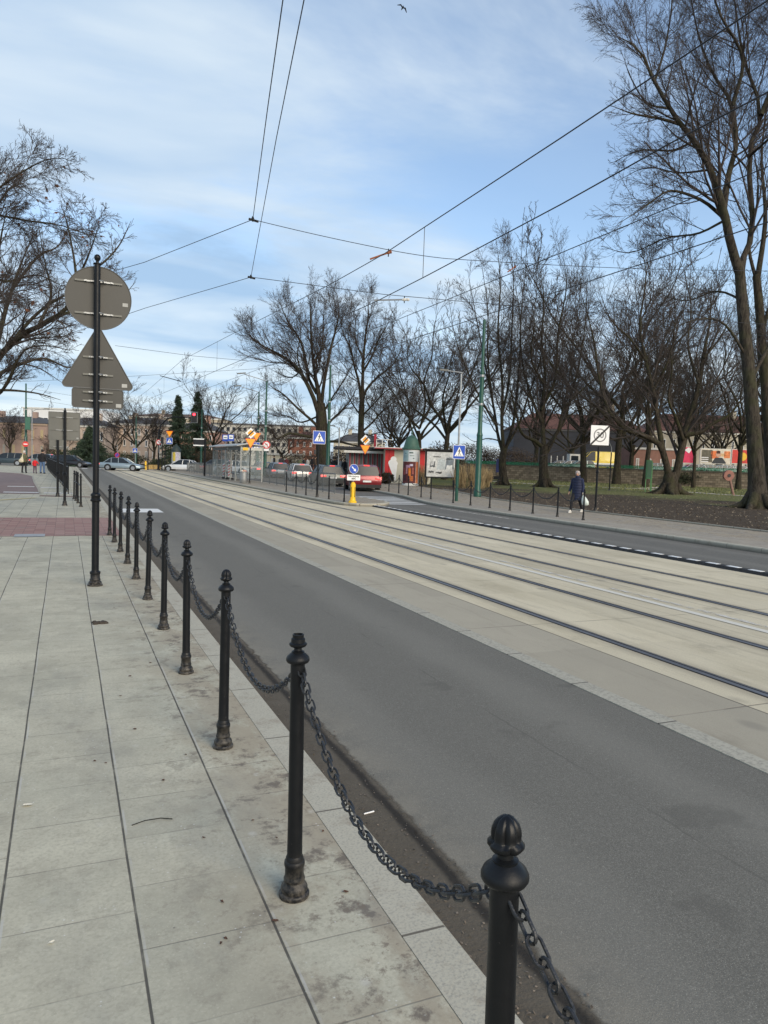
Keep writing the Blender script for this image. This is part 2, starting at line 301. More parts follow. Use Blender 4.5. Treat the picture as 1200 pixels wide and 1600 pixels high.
# ------------------------------------------------------------------ mesh helpers
class MB:
    def __init__(s): s.v = []; s.f = []; s.mi = []; s.ms = []; s.cur = 0
    def m(s, material):
        if material not in s.ms: s.ms.append(material)
        s.cur = s.ms.index(material); return s
    def add(s, vs, fs):
        o = len(s.v); s.v += [tuple(v) for v in vs]
        for f in fs: s.f.append(tuple(i+o for i in f)); s.mi.append(s.cur)
        return s
    def box(s, c, sz, rot=None):
        x, y, z = sz[0]/2, sz[1]/2, sz[2]/2
        vs = [Vector(p) for p in ((-x,-y,-z),(x,-y,-z),(x,y,-z),(-x,y,-z),(-x,-y,z),(x,-y,z),(x,y,z),(-x,y,z))]
        if rot: e = Euler(rot).to_matrix(); vs = [e@v for v in vs]
        return s.add([v+Vector(c) for v in vs], [(0,3,2,1),(4,5,6,7),(0,1,5,4),(1,2,6,5),(2,3,7,6),(3,0,4,7)])
    def bb(s, x0, x1, y0, y1, z0, z1): return s.box(((x0+x1)/2, (y0+y1)/2, (z0+z1)/2), (x1-x0, y1-y0, z1-z0))
    def tube(s, pts, rad, n=8, cap=True, flat=1.):
        pts = [Vector(p) for p in pts]; N = len(pts)
        if isinstance(rad, (int, float)): rad = [rad]*N
        up = Vector((0, 0, 1)); vs = []; fs = []
        t0 = (pts[1]-pts[0]).normalized(); a = t0.orthogonal().normalized()
        for i in range(N):
            t = (pts[min(i+1, N-1)]-pts[max(i-1, 0)]).normalized()
            a = (a-t*a.dot(t)); a = a.normalized() if a.length > 1e-6 else t.orthogonal().normalized(); b = t.cross(a)
            for k in range(n):
                g = 2*math.pi*k/n; vs.append(pts[i]+a*math.cos(g)*rad[i]+b*math.sin(g)*rad[i]*flat)
        for i in range(N-1):
            for k in range(n): fs.append((i*n+k, i*n+(k+1) % n, (i+1)*n+(k+1) % n, (i+1)*n+k))
        if cap: fs.append(tuple(range(n))[::-1]); fs.append(tuple(range((N-1)*n, N*n)))
        return s.add(vs, fs)
    def lathe(s, prof, n=20, c=(0, 0, 0), mod=None):
        vs = []; fs = []; N = len(prof)
        for i, (r, z) in enumerate(prof):
            for k in range(n):
                g = 2*math.pi*k/n; rr = r*(mod(g, i) if mod else 1); vs.append((c[0]+math.cos(g)*rr, c[1]+math.sin(g)*rr, c[2]+z))
        for i in range(N-1):
            for k in range(n): fs.append((i*n+k, i*n+(k+1) % n, (i+1)*n+(k+1) % n, (i+1)*n+k))
        fs.append(tuple(range(n))[::-1]); fs.append(tuple(range((N-1)*n, N*n)))
        return s.add(vs, fs)
    def rings(s, rs, cap=True):
        n = len(rs[0]); vs = [p for r in rs for p in r]; fs = []
        for i in range(len(rs)-1):
            for k in range(n): fs.append((i*n+k, i*n+(k+1) % n, (i+1)*n+(k+1) % n, (i+1)*n+k))
        if cap: fs.append(tuple(range(n))[::-1]); fs.append(tuple(range((len(rs)-1)*n, len(rs)*n)))
        return s.add(vs, fs)
    def ell(s, z, rx, ry, cx=0, cy=0, n=14): return [(cx+rx*math.cos(2*math.pi*k/n), cy+ry*math.sin(2*math.pi*k/n), z) for k in range(n)]
    def prism(s, out, y0, y1):        # outline in XZ, extruded along Y
        n = len(out); vs = [(x, y0, z) for x, z in out]+[(x, y1, z) for x, z in out]
        return s.add(vs, [tuple(range(n)), tuple(range(n, 2*n))[::-1]]+[(i, i+n, (i+1) % n+n, (i+1) % n) for i in range(n)])
    def slab(s, out, z0, z1):         # outline in XY, extruded up
        n = len(out); vs = [(x, y, z0) for x, y in out]+[(x, y, z1) for x, y in out]
        return s.add(vs, [tuple(range(n))[::-1], tuple(range(n, 2*n))]+[(i, (i+1) % n, (i+1) % n+n, i+n) for i in range(n)])
    def build(s, name, material=None, parent=None, smooth=None, loc=None, kind=None):
        me = bpy.data.meshes.new(name); me.from_pydata(s.v, [], s.f)
        if material is not None and not s.ms: s.ms = [material]
        for q in s.ms: me.materials.append(q)
        if len(s.ms) > 1: me.polygons.foreach_set('material_index', s.mi)
        bm = bmesh.new(); bm.from_mesh(me); bmesh.ops.recalc_face_normals(bm, faces=bm.faces); bm.to_mesh(me); bm.free()
        if smooth:
            me.polygons.foreach_set('use_smooth', [True]*len(me.polygons)); me.set_sharp_from_angle(angle=R_(smooth))
        o = bpy.data.objects.new(name, me); C.objects.link(o)
        if parent is not None: o.parent = parent
        if loc: o.location = loc
        if kind: o['kind'] = kind
        return o
def tag(o, label, cat, group=None, kind=None):
    if label: o['label'] = label
    if cat: o['category'] = cat
    if group: o['group'] = group
    if kind: o['kind'] = kind
    return o
def thing(name, label, cat, loc=(0, 0, 0), rz=0., group=None):
    o = bpy.data.objects.new(name, None); C.objects.link(o); o.location = (loc[0], loc[1], loc[2] if len(loc) > 2 else 0); o.rotation_euler = (0, 0, rz)
    o.empty_display_size = .1
    return tag(o, label, cat, group)
def copy_tree(o, loc=None, rz=None, sc=None, label=None, parent=None):
    c = o.copy(); C.objects.link(c)
    if parent is not None: c.parent = parent
    if loc is not None: c.location = (loc[0], loc[1], loc[2] if len(loc) > 2 else o.location[2])
    if rz is not None: c.rotation_euler = (o.rotation_euler[0], o.rotation_euler[1], rz)
    if sc is not None: c.scale = (sc, sc, sc) if isinstance(sc, (int, float)) else sc
    if label: c['label'] = label
    for ch in o.children: copy_tree(ch, parent=c)
    return c
def circ(r, n=32, cx=0, cz=0, a0=0): return [(cx+r*math.cos(a0+2*math.pi*k/n), cz+r*math.sin(a0+2*math.pi*k/n)) for k in range(n)]
def rpoly(pts, r, n=4):               # rounded polygon
    out = []; N = len(pts)
    for i in range(N):
        p = Vector(pts[i]); a = (Vector(pts[i-1])-p).normalized(); b = (Vector(pts[(i+1) % N])-p).normalized()
        ang = a.angle(b); d = r/math.tan(ang/2); c = p+(a+b).normalized()*(r/math.sin(ang/2)); s0 = p+a*d-c; s1 = p+b*d-c
        for k in range(n+1): q = s0.lerp(s1, k/n).normalized()*r+c; out.append((q.x, q.y))
    return out
def rrect(w, h, r, cx=0, cz=0): return rpoly([(cx-w/2, cz-h/2), (cx+w/2, cz-h/2), (cx+w/2, cz+h/2), (cx-w/2, cz+h/2)], r)
def text(body, size, parent, loc, material, name='lettering', rot=(math.pi/2, 0, 0), squash=1.):
    cu = bpy.data.curves.new('t', 'FONT'); cu.body = body; cu.size = size; cu.align_x = 'CENTER'; cu.align_y = 'CENTER'; cu.extrude = .0015; cu.offset = size*.022
    to = bpy.data.objects.new('t', cu); C.objects.link(to)
    me = bpy.data.meshes.new_from_object(to.evaluated_get(bpy.context.evaluated_depsgraph_get())); bpy.data.objects.remove(to)
    me.materials.clear(); me.materials.append(material)
    o = bpy.data.objects.new(name, me); C.objects.link(o); o.parent = parent; o.location = loc; o.rotation_euler = rot; o.scale = (squash, 1, 1)
    return o
# ================================================================== SETTING
Z0 = -.12
def sheet(name, pts, z, material, res=None):
    return MB().add([(x, y, z) for x, y in pts], [tuple(range(len(pts)))]).build(name, material, kind='structure')
sheet('ground', [(-900, -300), (1500, -300), (1500, 1800), (-900, 1800)], -.16, m_ground())
asph = m_asphalt('asphalt_dark', (.208, .197, .166)); asph2 = m_asphalt('asphalt_mid', (.19, .18, .155), .9)
sheet('asphalt_lane', [(1.25, -12), (3.96, -12), (3.96, 98), (1.25, 98)], Z0, asph)
sheet('track_bed', [(4.10, -12), (11.62, -12), (11.62, 98), (4.10, 98)], Z0, m_trackbed())
sheet('crossing_road', [(-150, 98), (160, 98), (160, 122), (-150, 122)], Z0, asph2)
fk = [(15.0, -12), (15.0, 28.4), (15.3, 30.5), (15.9, 33), (16.7, 36), (17.3, 40), (17.9, 45), (18.6, 54), (19.2, 66), (19.8, 98)]
sheet('right_road', [(11.62, -12)]+fk+[(11.62, 98)], Z0+.001, asph2)
k = NB('edge_concrete'); c_ = k.mix(k.noise(2, 6, .7), (.37, .345, .275), (.47, .445, .36)); c_ = k.mix(k.rng(k.noise(40, 4), .4, .7, 0, .5), c_, (.16, .155, .14))
c_ = k.mix(k.line(k.y, 1., 0, .01), c_, (.09, .08, .07)); edgec = k.fin(c_, .9, k.noise(60), .3, .004)
MB().bb(3.95, 4.12, -12, 98, -.30, Z0+.006).build('concrete_edge_strip', edgec, kind='structure')
# gutter with dirt
k = NB('gutter_dirt'); c_ = k.mix(k.noise(6, 8, .75), (.07, .058, .042), (.15, .13, .10)); c_ = k.mix(k.rng(k.M('ABSOLUTE', k.M('SUBTRACT', k.M('ADD', k.x, k.M('MULTIPLY', k.noise(6, 4), .05)), 1.605)), .008, .045, .85, 0), c_, (.018, .016, .014))
c_ = k.mix(k.rng(k.voro(22), .06, .1, .6, 0), c_, (.2, .17, .13))
k.set(k.b.inputs['Alpha'], k.rng(k.M('ADD', k.x, k.M('MULTIPLY', k.M('SUBTRACT', k.noise(9, 6), .5), .10)), 1.615, 1.66, 1, 0))
gut = k.fin(c_, .95, k.noise(50, 5), .6, .01)
sheet('gutter', [(1.25, -12), (1.72, -12), (1.72, 92), (1.25, 92)], Z0+.004, gut)
# left pavement
slabs = m_slabs('paving_slabs', .71, .462, .398, (.52, .49, .375), .5)
LP = [(-30, -12), (1.12, -12), (1.12, 95), (-30, 95)]
MB().slab([(-30, -12), (1.12, -12), (1.12, 96), (-30, 96)], -.3, 0).build('left_pavement', slabs, kind='structure')
k = NB('kerb_granite'); c_ = k.mix(k.noise(3, 7, .7), (.40, .37, .29), (.52, .49, .39)); c_ = k.mix(k.rng(k.noise(90, 3), .45, .7, 0, .5), c_, (.22, .21, .19))
c_ = k.mix(k.rng(k.noise(4, 8, .75), .5, .7, 0, .6), c_, (.24, .19, .14)); c_ = k.mix(k.rng(k.z, -.12, -.005, .75, 0), c_, (.10, .09, .075))
c_ = k.mix(k.line(k.y, 1., .3, .008), c_, (.14, .125, .10)); kerbm = k.fin(c_, .88, k.noise(70), .35, .005)
def kerb(name, line, w, z=0., zb=-.3):      # kerb stone following a line; top inner side first
    a = line; b = []
    for i, (x, y) in enumerate(a):
        x0, y0 = a[max(i-1, 0)]; x1, y1 = a[min(i+1, len(a)-1)]; d = Vector((x1-x0, y1-y0)).normalized(); b.append((x+d.y*w, y-d.x*w))
    m = MB(); ch = .012*(1 if w > 0 else -1)
    rs = []
    for (p, q) in zip(a, b):
        d = Vector((q[0]-p[0], q[1]-p[1])).normalized()*.02
        rs.append([(p[0], p[1], zb), (p[0], p[1], z+.002), (q[0]-d.x, q[1]-d.y, z+.002), (q[0], q[1], z-.02), (q[0], q[1], zb)])
    m.rings(rs); return m.build(name, kerbm, kind='structure')
kerb('left_kerb', [(1.122, -12), (1.122, 20), (1.122, 60), (1.122, 96)], .19)
# right pavement + park soil
back = [(19.4, -12), (19.4, 24), (19.9, 29), (20.5, 33.6), (22.5, 40), (23.8, 45), (25.2, 53), (28, 70), (30, 97.5)]
pav2 = m_slabs('paving_slabs_far', .0, .5, .5, (.36, .32, .26), .5, 1.2, 16.5)
MB().slab([(x+.15, y) for x, y in fk]+back[::-1], -.3, 0).build('right_pavement', pav2, kind='structure')
kerb('right_kerb', [(x+.149, y) for x, y in fk], -.16)
MB().slab(back+[(260, 97.5), (260, -12)], -.3, .012).build('park_soil', m_dirt(), kind='structure')
MB().slab([(x, y) for x, y in back[:6]]+[(x+.09, y) for x, y in back[:6]][::-1], -.2, .05).build('pavement_edging', edgec, kind='structure')
pathm = mat('path_gravel', (.42, .37, .30), .95, 0, .12, 3)
def strip(name, pts, w, z, material):
    P = [Vector(p) for p in pts]; vs = []; fs = []
    for i, p in enumerate(P):
        d = (P[min(i+1, len(P)-1)]-P[max(i-1, 0)]).normalized(); nn = Vector((d.y, -d.x))*w/2; vs += [(p.x-nn.x, p.y-nn.y, z), (p.x+nn.x, p.y+nn.y, z)]
    for i in range(len(P)-1): fs.append((2*i, 2*i+1, 2*i+3, 2*i+2))
    return MB().add(vs, fs).build(name, material, kind='structure')
strip('park_path', [G(1290, 784), G(1160, 775), G(1000, 764), G(860, 758), G(780, 753), G(740, 750)], 1.5, .02, pathm)
strip('park_path', [G(1200, 766), G(1080, 759), G(1000, 763.5)], 1.3, .024, pathm)
# left side: brick band, cycle path
sheet('brick_band', [(-14, 16.3), (1.10, 16.3), (1.10, 20.9), (-14, 20.9)], .004, m_brickpave('red_brick_paving', (.27, .15, .13), (.38, .25, .215)))
cyc = mat('cycle_path_red', (.20, .145, .13), .92, 0, .15, 2)
sheet('cycle_path', [(-9, 32.5), (-.95, 32.5), (-1.15, 37), (-1.6, 45), (-2.1, 56), (-3.2, 62), (-5.5, 66), (-12, 68), (-14, 50)], .006, cyc)
strip('cycle_path_edge', [(-.9, 32.5), (-1.1, 37), (-1.55, 45), (-2.05, 56), (-3.15, 62)], .09, .012, edgec)
sheet('tactile_band', [(-.9, 30.9), (.9, 30.4), (.9, 31.1), (-.9, 31.8)], .006, mat('brown_setts', (.22, .15, .115), .95, 0, .3, 14))
pw = m_paint('worn_white_paint', (.72, .71, .67), .35); pw2 = m_paint('white_paint_fresh', (.78, .78, .74), .05); pw4 = m_paint('zebra_paint', (.74, .73, .69), .16); pw3 = m_paint('very_worn_paint', (.66, .63, .56), .52); py_ = m_paint('worn_yellow_paint', (.6, .50, .24), .3)
def mark(x0, x1, y0, y1, z, m): return MB().add([(x0, y0, z), (x1, y0, z), (x1, y1, z), (x0, y1, z)], [(0, 1, 2, 3)]).build('road_marking', m, kind='structure')
for x0, x1, y in ((-2.5, -1.35, 38.8), (-1.05, -.2, 38), (-2.3, -.95, 33.3), (-.8, .3, 33.0)): mark(x0, x1, y, y+.6, .012, pw)
strip('road_marking', [(-9, 24.5), (-3, 26.7), (-1, 29.8)], .22, .012, py_)
mark(-.93, -.37, 16.15, 16.68, .011, mat('steel_cover', (.36, .37, .37), .6, .3, .1, 5))
# lane markings
mark(1.66, 2.9, 24.4, 26.1, Z0+.008, pw2)
mark(7.46, 7.585, -6, 52, Z0+.006, m_paint('centre_line_paint', (.72, .69, .60), .18)); 
for a in (5.6, 9.6, 13.6, 17.6, 21.6, 26, 31, 36, 41): mark(7.72, 7.82, a, a+2.6 if a > 9 else a+3.4, Z0+.006, pw3)
for i in range(6): mark(-.4+1.5*i+2.2, .2+1.5*i+2.2, 92.5, 95.5, Z0+.006, pw)
for i, (y, x0, x1) in enumerate(((28.6, 14.1, 15.0), (29.8, 11.9, 15.25), (31.0, 13.3, 15.45), (32.2, 13.3, 15.7), (33.4, 13.3, 15.95), (34.6, 13.3, 16.2), (35.8, 13.3, 16.5))):
    if i: mark(x0, x1-.25, y, y+.55, Z0+.008, pw4)
mark(14.3, 14.42, 22.0, 27.3, Z0+.007, pw3)
MB().add([(13.6, 38.2, Z0+.008), (14.8, 38.2, Z0+.008), (14.8, 38.45, Z0+.008), (13.85, 38.6, Z0+.008), (13.85, 39.3, Z0+.008), (13.6, 39.3, Z0+.008)], [(0, 1, 2, 3, 4, 5)]).build('road_marking', pw, kind='structure')
# rails
railsteel = mat('rail_steel', (.20, .19, .19), .42, .6, .3, 3, stretch=(8, .3, 1)); groove = mat('rail_groove', (.012, .011, .01), .9)
for x in (5.35, 6.80, 8.45, 9.92):
    m = MB(); m.m(railsteel); m.bb(x-.036, x+.022, -12, 98, -.2, Z0+.006); m.bb(x+.050, x+.066, -12, 98, -.2, Z0+.005)
    m.m(groove); m.bb(x+.0225, x+.0495, -12, 98, -.2, Z0+.003); m.bb(x-.052, x-.0365, -12, 98, -.2, Z0+.0035); m.bb(x+.0665, x+.080, -12, 98, -.2, Z0+.0035)
    m.build('tram_rail', kind='structure')
# rubber divider
t = thing('lane_divider', 'low black rubber lane divider with white reflective blocks beside the tram track', 'lane divider', (11.78, 0, Z0))
m = MB()
for i in range(60):
    y = -1.+i*.5; m.prism([], 0, 0) if False else None
    m.rings([[(-.125, y+.004, 0), (.125, y+.004, 0), (.09, y+.004, .055), (-.09, y+.004, .055)], [(-.125, y+.496, 0), (.125, y+.496, 0), (.09, y+.496, .055), (-.09, y+.496, .055)]])
m.build('base', rubber, t)
for i in range(60):
    y = -1.+i*.5; MB().box((0, y+.25, .057), (.13, .27, .006)).build('white_block', white, t)
# traffic island
isl = [(10.62, 97), (10.62, 60), (10.62, 31), (10.64, 29.6), (10.78, 28.9), (11.1, 28.45), (11.6, 28.3), (12.3, 28.6), (12.9, 29.6), (13.15, 31), (13.2, 40), (13.3, 60), (13.6, 97)]
MB().slab([(x, y) for x, y in isl], -.3, 0).build('traffic_island', m_slabs('island_paving', 10.9, .5, .5, (.34, .31, .255), .5, 1.2, 11), kind='structure')
kerb('island_kerb', [(x, y) for x, y in isl], .14)
k = NB('brick_side'); 
# ================================================================== BOLLARDS & CHAINS
def make_bollard(label, group, broken=False, seg=28):
    t = thing('bollard', label, 'bollard', group=group)
    rs_ = .82
    def q_(pr): return [(a*rs_, b if b < .944 else .944+(b-.944)*.70) for a, b in pr]
    p = [(.071, 0), (.073, .006), (.073, .014), (.068, .020), (.062, .022), (.064, .030), (.064, .038), (.058, .048), (.051, .054), (.0475, .062), (.0505, .066), (.0505, .074), (.047, .079), (.045, .088), (.0445, .118), (.048, .122), (.0495, .132), (.048, .142), (.043, .146), (.042, .156), (.037, .165)]
    MB().lathe(q_(p), seg).build('base', iron, t, 40)
    MB().lathe(q_([(.0365, .16), (.035, .30), (.0335, .935)]), seg).build('post', iron, t, 40)
    MB().lathe(q_([(.034, .925), (.050, .930), (.055, .937), (.055, .944), (.050, .957), (.036, .972), (.029, .978), (.030, .984), (.019, .990), (.0175, 1.004), (.024, 1.010)]), seg).build('collar', iron, t, 40)
    f = .0
    if not broken:
        MB().lathe(q_([(.020, 1.004), (.036, 1.012), (.0425, 1.022), (.0425, 1.030), (.036, 1.036), (.0335, 1.040), (.035, 1.052), (.034, 1.066), (.029, 1.082), (.021, 1.094), (.012, 1.101), (.003, 1.104)]), 48,
                   mod=lambda g, i: 1-(.20*abs(math.cos(3*g+.3))**10 if i > 3 else .22*abs(math.cos(2*g+.5))**24)).build('finial', iron, t, 60)
    else:
        MB().lathe(q_([(.020, 1.004), (.036, 1.012), (.041, 1.020), (.041, 1.028), (.033, 1.034), (.032, 1.055), (.026, 1.060), (.027, 1.078), (.0225, 1.079), (.0215, 1.05), (.002, 1.045)]), 28).build('broken_finial', iron, t, 40)
    return t
def chain_mesh(span, sag, ll=.052, lw=.019, wr=.0042, n=5, seg=8, name='chain'):
    # hanging chain between two eyes on the posts, both at local z=0, along local +Y
    pts = []; N = 200
    for i in range(N+1):
        u = i/N; pts.append(Vector((0, u*span, -sag*4*u*(1-u))))
    acc = [0.]
    for i in range(N): acc.append(acc[-1]+(pts[i+1]-pts[i]).length)
    step = ll*.72; cnt = int(acc[-1]/step); m = MB()
    for q in range(cnt+1):
        s_ = min(acc[-1]-1e-4, max(0, q*acc[-1]/cnt)); i = max(0, min(N-1, int(np.searchsorted(acc, s_))-1))
        p = pts[i].lerp(pts[i+1], (s_-acc[i])/(acc[i+1]-acc[i])); tn = (pts[i+1]-pts[i]).normalized()
        side = Vector((1, 0, 0)); upv = tn.cross(side)
        if q % 2: side, upv = upv, -side
        side = (side*math.cos(.15*math.sin(q*3.7))+upv*math.sin(.15*math.sin(q*3.7))).normalized()
        loop = []; hl = ll/2-lw/1.6
        for k_ in range(seg*2):
            a = 2*math.pi*(k_+.5)/(seg*2); loop.append(p+tn*(hl*(1 if math.cos(a) > 0 else -1)+lw*.62*math.cos(a))+side*lw*.55*math.sin(a))
        vs = []; fs = []; L_ = len(loop)
        for k_ in range(L_):
            tt = (loop[(k_+1) % L_]-loop[k_-1]).normalized(); a = tt.cross(side).cross(tt); nrm = tt.cross(a).normalized() if a.length > 0 else side; a = nrm.cross(tt).normalized()
            for j in range(n): g = 2*math.pi*j/n; vs.append(loop[k_]+a*math.cos(g)*wr+nrm*math.sin(g)*wr)
        for k_ in range(L_):
            for j in range(n): fs.append((k_*n+j, k_*n+(j+1) % n, ((k_+1) % L_)*n+(j+1) % n, ((k_+1) % L_)*n+j))
        m.add(vs, fs)
    return m.build(name, chainm, None, 60)
ORD = ['first', 'second', 'third', 'fourth', 'fifth', 'sixth', 'seventh', 'eighth', 'ninth', 'tenth', 'eleventh', 'twelfth', 'thirteenth', 'fourteenth', 'fifteenth', 'sixteenth']
lb = [(.765, 1.12), (.83, 2.68), (.86, 4.26), (.88, 5.85), (.895, 7.43), (.90, 9.02), (.90, 10.56), (.90, 12.1), (.89, 13.6), (.88, 15.1), (.86, 16.4)]
gL = 'chained black bollards along the left kerb'
proto = make_bollard('black bollard with acorn finial nearest the camera at the bottom right', gL)
proto.location = (lb[0][0], lb[0][1], 0)
bk = make_bollard('black bollard with its acorn finial broken off, second from the camera', gL, True); bk.location = (lb[1][0], lb[1][1], 0)
for i, (x, y) in enumerate(lb):
    if i > 1: copy_tree(proto, (x, y, 0), rz=i*.7, label='%s black bollard from the camera along the left kerb%s' % (ORD[i], ', last of the chained row' if i == len(lb)-1 else ''))
for i, o in enumerate([o for o in C.objects if o.get('group') == gL]): o.rotation_euler[0] = R_(random.uniform(-.7, .7)); o.rotation_euler[1] = R_(random.uniform(-.7, .5))
def put_chain(a, b, label, group, base, z=.90, span0=1.5):
    d = Vector((b[0]-a[0], b[1]-a[1])); c = base.copy() if 'used' in base else base
    if c is not base: C.objects.link(c)
    base['used'] = 1
    u = d.normalized()*.028; c.location = (a[0]+u.x, a[1]+u.y, z); c.rotation_euler = (0, 0, math.atan2(-d.x, d.y)); c.scale = (1, (d.length-.056)/span0, 1)
    return tag(c, label, 'chain', group)
ch0 = chain_mesh(1.5, .27, .056, .026, .0037, 6, 8)
for i in range(len(lb)-1):
    put_chain(lb[i+1], lb[i], 'black chain hanging between the %s and %s bollards of the left kerb' % (ORD[i], ORD[i+1]), 'chains between the left bollards', ch0)
c = ch0.copy(); C.objects.link(c); u = Vector((.78-.765, -.4-1.12)).normalized()*.028
c.location = (.765+u.x, 1.12+u.y, .90); c.rotation_euler = (0, 0, math.atan2(-u.x, u.y)); tag(c, 'black chain running off the bottom edge from the nearest bollard', 'chain', 'chains between the left bollards')
bb = copy_tree(proto, (.74, -.42, 0), label='black bollard behind the camera holding the nearest chain')
# second group (four, joined by a bar) and a third group
bar = MB(); 
g2 = [(.46, 25.14), (.40, 26.9), (.36, 28.2), (.30, 29.3)]
for i, (x, y) in enumerate(g2): copy_tree(proto, (x, y, 0), rz=i, label='black bollard in the farther barred row, %s from the camera' % ORD[i])['group'] = 'black bollards joined by a rail'
tag(MB().tube([(x, y, .66) for x, y in g2], .014, 8).build('bollard_rail', iron), 'thin black rail joining the four farther bollards', 'rail')
# right pavement bollards
rb = [(16.0, 20.1), (15.98, 21.5), (15.98, 23.0), (15.95, 24.5), (15.95, 26.0), (15.97, 27.6), (16.05, 29.3), (16.45, 32.3), (16.75, 34.0), (17.1, 36.3), (17.4, 38.2), (17.75, 40.4), (17.95, 42.3)]
rg = 'black bollards along the right pavement'
rp0 = make_bollard('black bollard on right pavement in front of the walking woman', rg, seg=12); rp0.location = (rb[0][0], rb[0][1], 0)
for i, (x, y) in enumerate(rb):
    if i: copy_tree(rp0, (x, y, 0), label='%s black bollard from the walking woman along the right pavement' % ORD[i])
ch1 = chain_mesh(1.5, .30, .075, .03, .008, 4, 4)
first = True
for i in range(len(rb)-1):
    if i in (6,): continue
    put_chain(rb[i], rb[i+1], 'dark chain between bollards %s and %s of the right pavement, counted from the woman' % (ORD[i], ORD[i+1]), 'chains of the right pavement', ch1)
ib = [(10.84, 29.34), (10.80, 31.2), (10.78, 32.9), (10.76, 34.5), (10.76, 36.2), (10.76, 38.0)]
for i, (x, y) in enumerate(ib): copy_tree(rp0, (x, y, 0), label='%s black bollard from the yellow post along the island kerb' % ORD[i])['group'] = 'black bollards on the traffic island'
for i in (2, 3, 4): put_chain(ib[i], ib[i+1], 'chain sagging between bollards %s and %s of the island' % (ORD[i], ORD[i+1]), 'chains of the traffic island', ch1)
